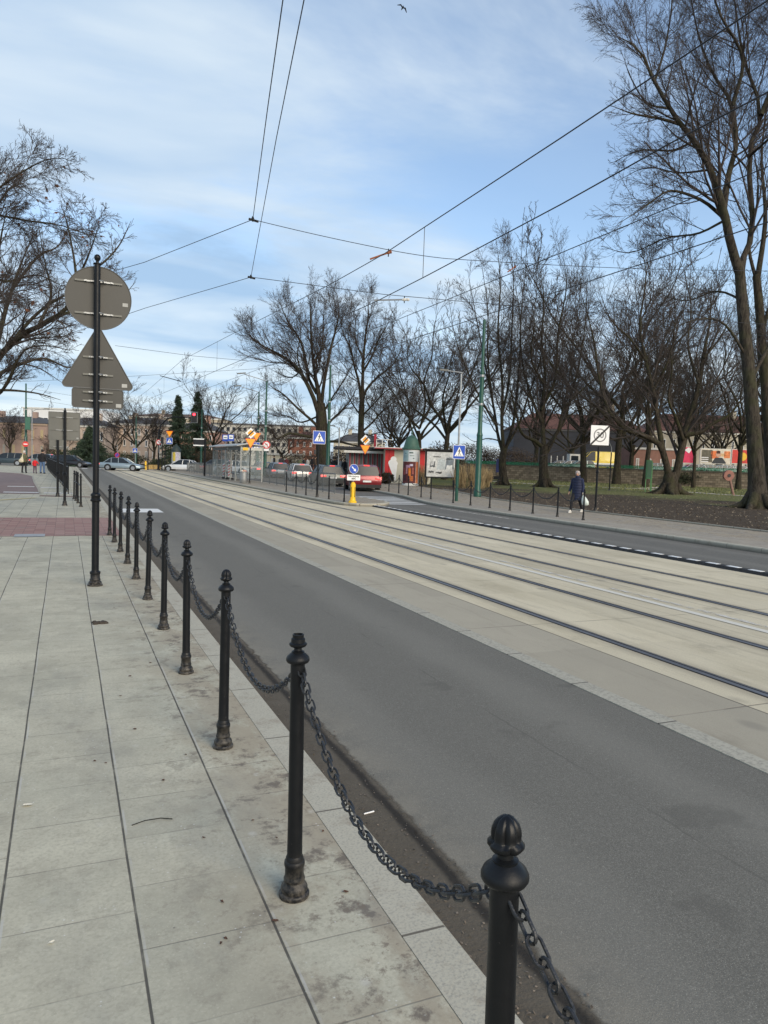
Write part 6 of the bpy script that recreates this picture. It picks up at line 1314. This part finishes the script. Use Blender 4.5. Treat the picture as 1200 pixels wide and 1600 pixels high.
MB().bb(wl_-1.2, wr_+.4, -1.0, 4.3, zr_+.0, zr_+.22).build('roof', mat('roof_felt_dark', (.03, .03, .033), .8), k0); MB().bb(wl_-.5, wr_-.2, -.95, -.55, zr_-.32, zr_-.12).build('awning', offwhite, k0)
x, y = BA(612, 63); k1 = thing('kiosk', 'white kiosk with bright red wall panels and an ice cream mural', 'kiosk', (x, y, 0), YAW+.05)
a, b = (600-612)*63/F_, (632-612)*63/F_; zr_ = ZH(612, 701, 63)
MB().bb(a, b+2.2, 0, 3.5, 0, zr_).build('wall', mat('cream_wall', (.52, .50, .40), .8, 0, .06, 2), k1); kr = mat('kiosk_bright_red', (.58, .025, .025), .5, 0, .08, 3)
MB().bb(a+.02, a+.80, -.03, -.001, .35, zr_-.12).build('red_panel', kr, k1); MB().bb(a+.34, a+.37, -.034, -.0305, .35, zr_-.12).build('panel_joint', tanm, k1)
MB().bb((655-612)*63/F_, (662.5-612)*63/F_, -.03, -.001, .9, zr_-.1).build('red_panel', kr, k1)
ic = MB(); 
def qq(o, d): ic.prism(o, -.04-d*.003, -.031)
qq(circ(.26, 20, a+.75, 2.02), 0); qq(circ(.27, 20, a+.58, 1.72), 1); qq(circ(.25, 20, a+.86, 1.68), 2); qq([(a+.35, 1.55), (a+1.08, 1.6), (a+.98, .25), (a+.88, .25)], 3); ic.build('ice_cream_mural', white, k1)
MB().bb(a-.9, b+2.4, -.7, 3.8, zr_, zr_+.10).build('roof', offwhite, k1); MB().bb(a-.9, b+2.4, -.72, -.70, zr_-.04, zr_+.03).build('roof_edge', mat('kiosk_red', (.38, .015, .03)), k1)
m = MB()
for px_ in (587, 596, 604): xx = (px_-612)*63/F_; m.bb(xx-.03, xx+.03, 1., 1.06, zr_+.1, zr_+.75)
m.bb((587-612)*63/F_-.03, (612-612)*63/F_, .99, 1.05, zr_+.75, zr_+.8); m.build('roof_frame', offwhite, k1); MB().bb((585-612)*63/F_-.1, (585-612)*63/F_+.1, 1.2, 1.5, zr_+.1, zr_+1.2).build('chimney', mat('kiosk_red', (.38, .015, .03)), k1)
# notice board
D = 57.; x, y = BA(687, D); t = thing('notice_board', 'large black-framed notice board with torn white posters', 'notice board', (x, y, 0), YAW+.08); hw_ = 24.5*D/F_; za, zb = ZH(687, 747, D), ZH(687, 704, D)
for xx in (-hw_+.15, hw_-.15): MB().bb(xx-.06, xx+.06, -.06, .06, 0, za).build('leg', iron, t)
MB().bb(-hw_, hw_, -.07, .10, za, zb).build('frame', iron, t); MB().bb(-hw_-.2, hw_+.1, -.16, .14, zb, zb+.10).build('cap', iron, t); MB().bb(-hw_+.13, hw_-.10, -.085, -.071, za+.1, zb-.12).build('paper_layer', paperm, t)
rr3 = random.Random(9); H0, W0 = zb-za-.3, 2*hw_-.3
for i, (u_, v_, w_, h_, cc) in enumerate(((.02, .25, .34, .6, (.62, .62, .58)), (.36, .28, .3, .45, (.52, .56, .55)), (.66, .3, .32, .5, (.2, .23, .25)), (.68, .22, .25, .25, (.7, .7, .66)), (.1, .38, .2, .22, (.13, .14, .14)), (.13, .45, .12, .16, (.5, .5, .48)), (.2, .80, .3, .04, (.2, .2, .19)), (.05, .14, .2, .08, (.1, .1, .1)), (.3, .12, .25, .07, (.08, .08, .08)), (.55, .18, .2, .1, (.7, .7, .66)), (.68, .72, .25, .03, (.1, .1, .1)))):
    x0 = -hw_+.15+u_*W0; z0_ = za+.15+v_*H0; o_ = []
    N = 6
    for k_ in range(N): o_.append((x0+w_*W0*k_/N, z0_+rr3.uniform(-.04, .04)))
    for k_ in range(3): o_.append((x0+w_*W0+rr3.uniform(-.03, .03), z0_+h_*H0*k_/3))
    for k_ in range(N): o_.append((x0+w_*W0*(1-k_/N), z0_+h_*H0+rr3.uniform(-.03, .03)))
    MB().prism(o_, -.089-.003*i, -.0865).build('torn_poster', mat('torn_%d' % i, cc, .9, 0, .3, 6), t)
# ================================================================== PARK ITEMS
greenl = mat('bright_green_paint', (.02, .13, .045), .5, 0, .1, 4)
D = 62.; x, y = BA(1012, D); t = thing('park_info_box', 'tall green cabinet on legs beside the twin-trunked tree', 'cabinet', (x, y, 0), YAW); a, b = ZH(1012, 748, D), ZH(1012, 719, D)
MB().bb(-.24, .22, -.1, .1, a, b).build('cabinet', greenl, t); MB().bb(-.19, .17, -.115, -.101, a+.1, b-.1).build('door', mat('dark_green_panel', (.015, .08, .04), .5), t)
for xx in (-.22, .2): MB().bb(xx-.03, xx+.03, -.03, .03, 0, a).build('leg', mat('leg_green', (.08, .22, .08), .5), t)
MB().bb(.24, .29, -.06, .06, 0, b-.1).build('side_post', mat('leg_green', (.08, .22, .08), .5), t)
D = 62.; x, y = BA(1031, D); t = thing('bicycle', 'bicycle half hidden behind the twin-trunked tree', 'bicycle', (x, y, 0), YAW)
def wheel(cx): 
    w = MB(); pts = [(cx+.33*math.cos(a), 0, .34+.33*math.sin(a)) for a in [2*math.pi*k_/24 for k_ in range(25)]]; w.tube(pts, .022, 6, False); o = w.build('wheel', tyre, t)
    sp = MB()
    for k_ in range(9): a = math.pi*2*k_/9; sp.tube([(cx, 0, .34), (cx+.32*math.cos(a), 0, .34+.32*math.sin(a))], .003, 3)
    sp.build('spokes', galv, o)
wheel(-.1); wheel(.95)
m = MB()
for a, b in (((-.1, .34), (.12, .86)), ((.12, .72), (.62, .86)), ((.12, .66), (.48, .32)), ((.48, .32), (.66, .95)), ((.48, .32), (.95, .34)), ((.95, .34), (.63, .82))): m.tube([(a[0], 0, a[1]), (b[0], 0, b[1])], .018, 6)
m.build('frame', black, t); MB().tube([(.08, -.25, 1.0), (.12, 0, .95), (.08, .25, 1.0)], .014, 6).build('handlebar', black, t); MB().box((.66, 0, .97), (.26, .14, .05)).build('saddle', black, t)
D = 60.; x, y = BA(1146, D); t = thing('park_sculpture', 'leaning pale post with a round reddish disc on top, standing on the park lawn', 'sculpture', (x, y, 0), YAW)
dx = (1139-1148)*D/F_; zt_ = ZH(1139, 743, D); wd = mat('weathered_wood', (.24, .14, .11), .9, 0, .2, 5)
MB().tube([(0, 0, 0), (dx, 0, zt_)], .10, 10).build('post', wd, t, 40); MB().tube([(dx-.05, -.14, zt_+.0), (dx-.05, .14, zt_+.02)], .42, 24).build('disc', mat('disc_red_brown', (.30, .14, .11), .85, 0, .25, 3), t, 40); MB().tube([(dx-.05, -.17, zt_), (dx-.05, -.141, zt_)], .14, 16).build('hub', black, t)
x, y = BA(777.5, 72); t = thing('blue_panel', 'narrow dark blue notice panel on posts behind the near green pole', 'sign', (x, y, 0), YAW); MB().bb(-.22, .22, -.03, .03, ZH(777, 738, 72), ZH(777, 717, 72)).build('panel', mat('navy_panel', (.02, .03, .12), .5), t)
for xx in (-.18, .18): MB().bb(xx-.02, xx+.02, -.02, .02, 0, ZH(777, 738, 72)).build('leg', iron, t)
x, y = BA(766, 66); t = thing('park_bench', 'dark park bench left of the broom-shaped tree', 'bench', (x, y, 0), YAW); MB().bb(-.9, .9, -.2, .2, .42, .47).build('seat', iron, t); MB().bb(-.9, .9, .2, .24, .55, .85).build('backrest', iron, t)
for xx in (-.7, .7): MB().bb(xx-.03, xx+.03, -.18, .2, 0, .42).build('leg', iron, t)
# stone wall, raised car park behind
stone = m_wall('park_wall_stone', (.20, .165, .12), .55, .28, (.06, .05, .04), .35)
DW = 98.
a, b = Vector(BA(722, DW+6)), Vector(BA(1260, DW-10)); mid_ = (a+b)/2; L_ = (b-a).length; ang = math.atan2(b.y-a.y, b.x-a.x)
t = thing('park_wall', 'long coursed stone wall closing off the park', 'wall', (mid_.x, mid_.y, 0), ang); hw_ = ZH(900, 729.5, DW); MB().bb(-L_/2, L_/2, -.25, .25, 0, hw_-.14).build('wall', stone, t); MB().bb(-L_/2, L_/2, -.33, .33, hw_-.14, hw_).build('coping', mat('coping_dark', (.09, .08, .065), .9, 0, .2, 3), t)
t2 = thing('green_fence', 'bright green mesh fence above the stone wall', 'fence', (mid_.x+.4, mid_.y+1.2, 0), ang)
def meshmat():
    k_ = NB('green_mesh'); k_.set(k_.b.inputs['Base Color'], k_.mix(k_.noise(2, 4), (.01, .16, .07), (.03, .25, .12))); k_.set(k_.b.inputs['Alpha'], .5); return k_.m
MB().bb(-L_/2, L_/2, -.015, .015, hw_-.3, hw_+.42).build('mesh', meshmat(), t2)
for k_ in range(26): xx = -L_/2+L_*k_/25; MB().bb(xx-.03, xx+.03, -.05, -.016, hw_-.3, hw_+.46).build('post', greenl, t2)
MB().slab([(a.x+.1, a.y+.4), (b.x+.4, b.y+.3), (b.x+90, b.y+120), (a.x+60, a.y+120)], .0, hw_-.5).build('raised_car_park', asph2, kind='structure')
zp = hw_-.5
cc_ = mat('x', (1, 1, 1)) if False else None
def pk(px, D, col, label, kind='hatch', **kw): return make_car('car', label, 'car', px, D, math.pi/2+YAW+kw.pop('dr', 0), col, z=zp, kind=kind, xy=BA(px, D, zp), **kw)
make_car('ambulance_van', 'yellow and white van parked behind the stone wall', 'van', 0, 0, math.pi/2+YAW, (.82, .60, .05), 6.4, 2.05, 3.1, 'van', z=zp, xy=BA(928, 118, zp), metal=0.)
van = [o for o in C.objects if o.name.startswith('ambulance_van')][0]
MB().bb(-1.03, -1.012, -2.9, 1.2, .75, 1.05).build('purple_stripe', mat('lilac_stripe', (.45, .30, .42), .5), van); MB().bb(-1.03, -1.012, -2.9, .8, 1.06, 1.3).build('white_stripe', white, van)
MB().bb(.985, 1.03, -2.9, 1.2, .75, 1.05).build('purple_stripe', mat('lilac_stripe', (.45, .30, .42), .5), van); MB().bb(.985, 1.03, -2.9, .8, 1.06, 1.3).build('white_stripe', white, van)
pk(888, 116, (.7, .71, .7), 'white car parked left of the yellow van behind the wall'); pk(905, 110, (.45, .55, .52), 'pale green car parked in front of the yellow van'); pk(872, 122, (.6, .6, .6), 'grey car at the left of the raised car park')
for i, (px, c_) in enumerate(((1022, (.35, .42, .44)), (1078, (.6, .64, .66)), (1100, (.3, .42, .42)), (1122, (.5, .6, .62)), (1143, (.55, .58, .58)), (1168, (.75, .75, .75)))): pk(px, 112, c_, 'parked car %s from the left in the row under the posters' % ORD[i])
x, y = BA(888, 124, zp); t = thing('white_truck', 'white truck cab and frame parked left of the yellow van', 'truck', (x, y, zp), YAW)
MB().bb(-.1, 1.6, -1.1, 1.1, .6, 2.7).build('cab', offwhite, t); MB().bb(-3.6, -.1, -1.1, 1.1, .6, .85).build('flatbed', greyr, t); MB().bb(.1, 1.3, -1.13, -1.101, 1.6, 2.4).build('window', glassd, t)
for xx in (-3.2, -2.2, -1.2): MB().bb(xx-.06, xx+.06, -1.1, -1.0, .85, 2.3).build('stake', offwhite, t)
for xx in (-2.6, .9): MB().tube([(xx, -1.12, .45), (xx, -.8, .45)], .45, 16).build('wheel', tyre, t)
# billboards
def billboard(px0, px1, py0, py1, D, label, col, extra=None):
    px = (px0+px1)/2; x, y = BA(px, D, zp); t = thing('billboard', label, 'billboard', (x, y, 0), YAW); hw_ = (px1-px0)/2*D/F_; za, zb = ZH(px, py1, D), ZH(px, py0, D)
    MB().bb(-hw_, hw_, 0, .2, za, zb).build('frame', offwhite, t); p = MB().bb(-hw_+.1, hw_-.1, -.02, -.002, za+.1, zb-.1).build('poster', mat('bb_%d' % px0, col, .6, 0, .25, 1.2), t)
    for xx in (-hw_*.7, hw_*.7): MB().bb(xx-.1, xx+.1, .0, .2, zp, za).build('leg', greyr, t)
    if extra: extra(p, hw_, za, zb)
    return t
def ex1(p, hw_, za, zb):
    H_ = zb-za
    for (u_, v_, w_, h_, c_) in ((-.9, .1, .7, .8, (.10, .09, .06)), (-.3, .35, .5, .5, (.7, .16, .04)), (.55, .4, .4, .45, (.65, .2, .06)), (.3, .5, .35, .2, (.6, .4, .2))): MB().prism(rrect(w_*hw_, h_*H_, .1, (u_+w_/2)*hw_, za+(v_+h_/2)*H_), -.03, -.021).build('picture_patch', mat('patch_%d' % int(u_*100+200), c_, .6, 0, .5, 3), p)
    MB().prism(rpoly([(-.25*hw_, za+.1), (.75*hw_, za+.1), (.45*hw_, za+H_*.42), (.0*hw_, za+H_*.42)], .1), -.04, -.031).build('suit', mat('suit_dark', (.03, .035, .04), .7), p)
    MB().prism(circ(.17*H_, 20, .18*hw_, za+H_*.62), -.05, -.041).build('face', skin, p); MB().prism([(.05*hw_, za+H_*.68), (.30*hw_, za+H_*.68), (.30*hw_, za+H_*.84), (.18*hw_, za+H_*.88), (.05*hw_, za+H_*.84)], -.055, -.0505).build('hair', mat('brown_hair', (.07, .03, .02), .8), p)
    for v_ in (.12, .26, .38): MB().bb(-.92*hw_, -.45*hw_, -.04, -.031, za+v_*H_, za+(v_+.05)*H_).build('text_line', white, p)
billboard(1092, 1140, 701, 725, 116, 'billboard with a dark-haired portrait and orange shapes behind the wall', (.62, .56, .45), ex1)
def ex2(p, hw_, za, zb):
    MB().prism(circ(.28*(zb-za), 20, .25*hw_, (za+zb)/2), -.03, -.021).build('yellow_spot', mat('spot_yellow', (.75, .45, .03), .6), p)
billboard(1141, 1169, 702, 725, 116.5, 'red billboard with a yellow spot right of the portrait', (.55, .04, .03), ex2)
billboard(1063, 1084, 698, 724, 117, 'bright pink-red poster board left of the portrait billboard', (.68, .03, .10), lambda p, hw_, za, zb: MB().prism(rpoly([(-.6*hw_, za+.8*(zb-za)), (.1*hw_, za+.6*(zb-za)), (.5*hw_, za+.85*(zb-za)), (0, za+.95*(zb-za))], .05), -.03, -.021).build('white_script', white, p))
# ================================================================== BUILDINGS
def building(name, label, px0, px1, topy, D, depth, wallm, rows, cols, roofm=None, rh=0., win=(.5, .62), rz=YAW, zb=0., wm=None, framem=None, hip=True, z0frac=.1, sill=True, skip=0):
    px = (px0+px1)/2; x, y = BA(px, D, zb); t = thing(name, label, 'building', (x, y, zb), rz); w = (px1-px0)*D/F_/2; h = ZH(px, topy, D)-zb
    MB().bb(-w, w, 0, depth, 0, h).build('wall', wallm, t)
    MB().bb(-w-.15, w+.15, -.18, -.001, h-.35, h).build('cornice', framem or offwhite, t)
    if roofm:
        m = MB(); o_ = .3; e = min(w*.8, depth*.35) if hip else 0
        m.add([(-w-o_, -o_, h), (w+o_, -o_, h), (w+o_, depth+o_, h), (-w-o_, depth+o_, h), (-w+e, depth/2, h+rh), (w-e, depth/2, h+rh)], [(0, 1, 5, 4), (1, 2, 5), (2, 3, 4, 5), (3, 0, 4), (3, 2, 1, 0)])
        r = m.build('roof', roofm, t)
        for k_ in range(2): MB().bb(-w*.4+k_*w*.8-.4, -w*.4+k_*w*.8+.4, depth*.4, depth*.4+.8, h+rh*.6, h+rh+.8).build('chimney', wallm, r)
    cw = 2*w/max(cols, 1); rhh = (h*(1-z0frac)-.5)/max(rows, 1)
    for r_ in range(rows):
        for c in range(cols):
            if skip and (r_*7+c*3) % skip == 0: continue
            cx = -w+cw*(c+.5); cz = h*z0frac+rhh*(r_+.5); ww, wh = cw*win[0], rhh*win[1]
            f = MB().bb(cx-ww/2, cx+ww/2, -.07, -.001, cz-wh/2, cz+wh/2).build('window', framem or white, t)
            MB().bb(cx-ww/2+.1, cx+ww/2-.1, -.085, -.0705, cz-wh/2+.1, cz+wh/2-.1).build('pane', wm if (wm and (r_+c*3) % 4) else (glassd if (r_*5+c*3) % 3 else mat('curtain', (.36, .33, .27), .4)), f)
            MB().bb(cx-ww/2-.1, cx+ww/2+.1, -.16, -.0705, cz-wh/2-.12, cz-wh/2-.001).build('sill', framem or offwhite, f)
    return t
plB = mat('plaster_pinkbrown', (.34, .245, .20), .9, 0, .12, .6); plC = mat('plaster_peach', (.56, .45, .36), .9, 0, .1, .6); plD = mat('plaster_cream', (.62, .57, .44), .9, 0, .08, .6); brR = m_wall('red_brick_far', (.30, .12, .08), .5, .18, (.25, .2, .16)); plW = mat('plaster_white', (.72, .72, .70), .9, 0, .04, .5)
slate = mat('slate_roof', (.07, .07, .072), .85, 0, .15, 1); tile = mat('red_tile_roof', (.13, .062, .046), .9, 0, .35, 1.2); winw = mat('window_warm', (.45, .36, .2), .25)
building('town_building', 'two storey pinkish brown building on the far left', -60, 73, 660, 128, 12, plB, 2, 9, slate, 1.4, (.36, .6), wm=winw, framem=mat('stone_trim', (.4, .3, .22), .9))
building('town_building', 'peach fronted building between the square sign back and the tall sign pole', 73.5, 165, 664, 131, 12, plC, 2, 7, slate, 1.6, (.3, .55))
building('modern_block', 'white modern block rising behind the left buildings', 36, 150, 638, 175, 16, plW, 2, 8, None, 0, (.5, .3), skip=2)
building('town_building', 'peach and cream apartment house behind the silver car', 166, 268, 662, 138, 12, plC, 3, 9, slate, 1.4, (.32, .55))
building('town_building', 'tan block with brown roof rising above the spruces', 200, 345, 652, 190, 14, mat('plaster_tan', (.42, .36, .27), .9), 3, 12, mat('brown_roof', (.13, .09, .07), .9, 0, .2, 1), 1.2, (.3, .5))
building('town_building', 'pinkish house behind the spruce and shelter', 268, 334, 672, 142, 12, mat('plaster_rose', (.42, .25, .19), .9), 3, 6, slate, 2.2, (.32, .55))
building('apartment_block', 'long pale apartment block behind the shelter with a dark flat roof edge', 325, 500, 663, 185, 14, mat('concrete_pale', (.50, .48, .42), .9, 0, .08, 1), 5, 20, None, 0, (.55, .45), framem=mat('dark_trim', (.12, .12, .12), .8))
building('brick_house', 'red brick house behind the queue left of the huge oak', 449, 500, 683, 135, 10, brR, 3, 5, tile, 1.2, (.3, .5))
building('town_building', 'cream ground floor building behind the queueing cars', 400, 470, 708, 130, 8, plD, 1, 7, None, 0, (.3, .5))
building('town_building', 'pale house behind the kiosks', 520, 600, 690, 160, 10, plD, 3, 8, slate, 2, (.3, .5))
building('warehouse', 'dark grey long hall behind the raised car park', 800, 1010, 672, 150, 14, mat('dark_cladding', (.055, .058, .068), .8, 0, .1, .5), 0, 14, tile, 3.6, (.3, .25), z0frac=.35, framem=mat('dark_trim', (.12, .12, .12)))
building('town_building', 'cream building with red tiled roof behind the billboards', 1012, 1225, 676, 152, 14, mat('plaster_dull_cream', (.46, .42, .33), .9, 0, .1, .6), 2, 14, tile, 4.0, (.25, .45))
building('brick_house', 'low reddish brick building left of the pink poster', 985, 1060, 700, 135, 6, mat('brick_pinkish', (.30, .16, .12), .9, 0, .15, 1), 1, 4, None, 0, (.25, .4))
building('brick_house', 'reddish building hidden by the trees right of the near green pole', 800, 860, 690, 165, 8, mat('brick_pinkish', (.30, .16, .12)), 3, 6, tile, 2, (.3, .5))
# church tower
D = 240.; x, y = BA(936, D); t = thing('church_tower', 'distant church tower with a dark pointed spire above the red roofs', 'church', (x, y, 0), YAW); h_ = ZH(936, 632, D); MB().bb(-3, 3, -3, 3, 0, h_).build('tower', mat('plaster_tan', (.42, .36, .27)), t)
MB().lathe([(4.4, h_), (4.2, h_+.4), (2.4, h_+2.5), (1.4, h_+4.5), (.5, h_+7), (.05, h_+9)], 8).build('spire', slate, t); MB().bb(-.8, .8, -3.06, -3.001, h_*.7, h_*.88).build('window', glassd, t)
# bird
b_ = Vector(DP(629, 12, 45)); t = thing('gull', 'dark gull gliding high in the sky near the top edge', 'bird', b_, YAW)
m = MB(); s_ = .72/.72
m.rings([[(math.cos(g)*r_*.9, yy, math.sin(g)*r_) for g in [2*math.pi*k_/8 for k_ in range(8)]] for yy, r_ in ((-.20, .008), (-.16, .03), (-.1, .045), (0, .06), (.12, .04), (.22, .02), (.27, .008))])
m.add([(0, -.03, .03), (-.16, -.06, .12), (-.36, -.02, .0), (-.34, .03, .0), (-.14, .08, .11), (0, .09, .03)], [(0, 1, 4, 5), (1, 2, 3, 4), (5, 4, 1, 0), (4, 3, 2, 1)]); m.add([(0, -.03, .03), (.18, -.06, .05), (.33, -.02, -.16), (.31, .04, -.16), (.15, .08, .04), (0, .09, .03)], [(0, 5, 4, 1), (1, 4, 3, 2), (1, 4, 5, 0), (2, 3, 4, 1)])
m.build('body', mat('gull_dark', (.06, .065, .07), .8), t); t.rotation_euler = (0, .25, YAW+.3)
# ================================================================== PAVEMENT DETAIL
leafm = mat('dry_leaf', (.10, .05, .03), .9, 0, .4, 30); rl = random.Random(4)
def leaf(x, y, z, s_, m_, name='dry_leaf', label='small dry brown leaf lying on the left pavement slabs', cat='leaf', grp='dry leaves on the left pavement'):
    o = []; n = 9
    for k_ in range(n): a = 2*math.pi*k_/n; r_ = s_*(.75+.35*rl.random())*(1 if k_ % 2 else .8); o.append((math.cos(a)*r_*1.25, math.sin(a)*r_*.7))
    m = MB(); vs = [(a, b, .003+.5*abs(b)*rl.random()) for a, b in o]+[(0, 0, .001)]; m.add(vs, [(i, (i+1) % n, n) for i in range(n)]); ob = m.build(name, m_); ob.location = (x, y, z); ob.rotation_euler = (0, 0, rl.random()*6); tag(ob, label, cat, grp); return ob
spots = [(345, 1475), (352, 1468), (347, 1410), (318, 1310), (432, 1310), (395, 1283), (165, 1193), (210, 1140), (203, 1057), (235, 1036), (240, 990), (188, 1088), (290, 1180), (540, 1395), (505, 1300), (255, 1220), (148, 1190), (430, 1440), (215, 960), (178, 950)]
for i, (px, py) in enumerate(spots): x, y = G(px, py); leaf(x, y, .002, rl.uniform(.007, .014), leafm)
x, y = G(155, 974); st = thing('dirt_clump', 'clump of brown soil on the pavement near the tall sign pole', 'dirt', (x, y, 0)); m = MB()
for i in range(9): a = rl.random()*6.28; q = rl.random()*.05; m.rings([MB().ell(z_, r_, r_*.8, math.cos(a)*q*1.4, math.sin(a)*q, 7) for z_, r_ in ((0, .03), (.012, .028), (.024, .012))])
m.build('soil', mat('soil', (.05, .04, .03)), st, 60)
scr = mat('paper_scrap', (.66, .62, .5), .9)
for px, py, s_, l in ((43, 1259, .022, 'larger crumpled cream paper scrap on the left slabs'), (80, 1474, .012, 'tiny white paper scrap near the bottom left')):
    x, y = G(px, py); leaf(x, y, .002, s_, scr, 'paper_scrap', l, 'paper', None)
x, y = G(238, 1286); tw_ = MB().tube([(-.09, 0, .005), (-.03, .02, .008), (.04, .022, .007), (.09, .0, .005)], .0022, 5).build('twig', barkA); tw_.location = (x, y, 0); tag(tw_, 'thin curved twig lying on the slabs', 'twig')
x, y = G(577, 1273, Z0); cg = MB().tube([(-.03, 0, .005), (.03, .01, .005)], .004, 8).build('cigarette_end', white); cg.location = (x, y, Z0+.004); tag(cg, 'white cigarette end in the gutter', 'cigarette end')
# park leaf litter, and grit along the gutter
rng = np.random.default_rng(77)
def litter(name, n, fx, fy, z, sz, m_, lab):
    x = fx(n); y = fy(n); c = np.stack([x, y, np.full(n, z)], 1); a = rng.normal(size=(n, 3)); a[:, 2] *= .25; a /= np.linalg.norm(a, axis=1, keepdims=True); b = np.cross(a, np.array([0, 0, 1.])+rng.normal(0, .3, (n, 3))); b /= np.linalg.norm(b, axis=1, keepdims=True); s_ = rng.uniform(sz[0], sz[1], (n, 1))
    V = np.stack([c-a*s_, c-b*s_*.6, c+a*s_, c+b*s_*.6], 1).reshape(-1, 3); o = np_mesh(name, [(V, np.arange(4*n).reshape(-1, 4))], m_, None, False); o['label'] = lab; o['category'] = 'leaf litter'; o['kind'] = 'stuff'
litter('leaf_litter', 9000, lambda n: 19.9+rng.random(n)**1.4*26, lambda n: 10+rng.random(n)*50, .03, (.02, .05), mat('leaf_litter', (.13, .09, .055), .95, 0, .6, 1.2, col2=(.3, .24, .16)), 'dead leaves scattered over the park soil')
litter('grit', 2600, lambda n: 1.33+rng.random(n)**1.5*.34, lambda n: 1+rng.random(n)**1.5*28, Z0+.009, (.003, .010), mat('grit', (.05, .04, .03), .95, 0, .7, 40, col2=(.16, .13, .10)), 'grit and leaf crumbs lying in the gutter')
# moss/grass tufts on the park lawn
n = 14000; x = 38+rng.random(n)*45; y = 38+rng.random(n)*60; keep = (x*.9+y*.45) > 62; x, y = x[keep], y[keep]; n = len(x); b0 = np.stack([x, y, np.zeros(n)], 1); tip = b0+np.stack([rng.normal(0, .05, n), rng.normal(0, .05, n), rng.uniform(.05, .14, n)], 1); wv = rng.normal(size=(n, 3)); wv[:, 2] = 0; wv *= .03
V = np.stack([b0-wv, b0+wv, tip+wv*.3, tip-wv*.3], 1).reshape(-1, 3); o = np_mesh('lawn_grass', [(V, np.arange(4*n).reshape(-1, 4))], mat('lawn_grass', (.09, .11, .035), .9, 0, .4, .6, col2=(.2, .2, .08)), None, False); o['label'] = 'thin winter grass on the park lawn'; o['category'] = 'grass'; o['kind'] = 'stuff'
for o in list(bpy.data.objects):
    if 'used' in o: del o['used']
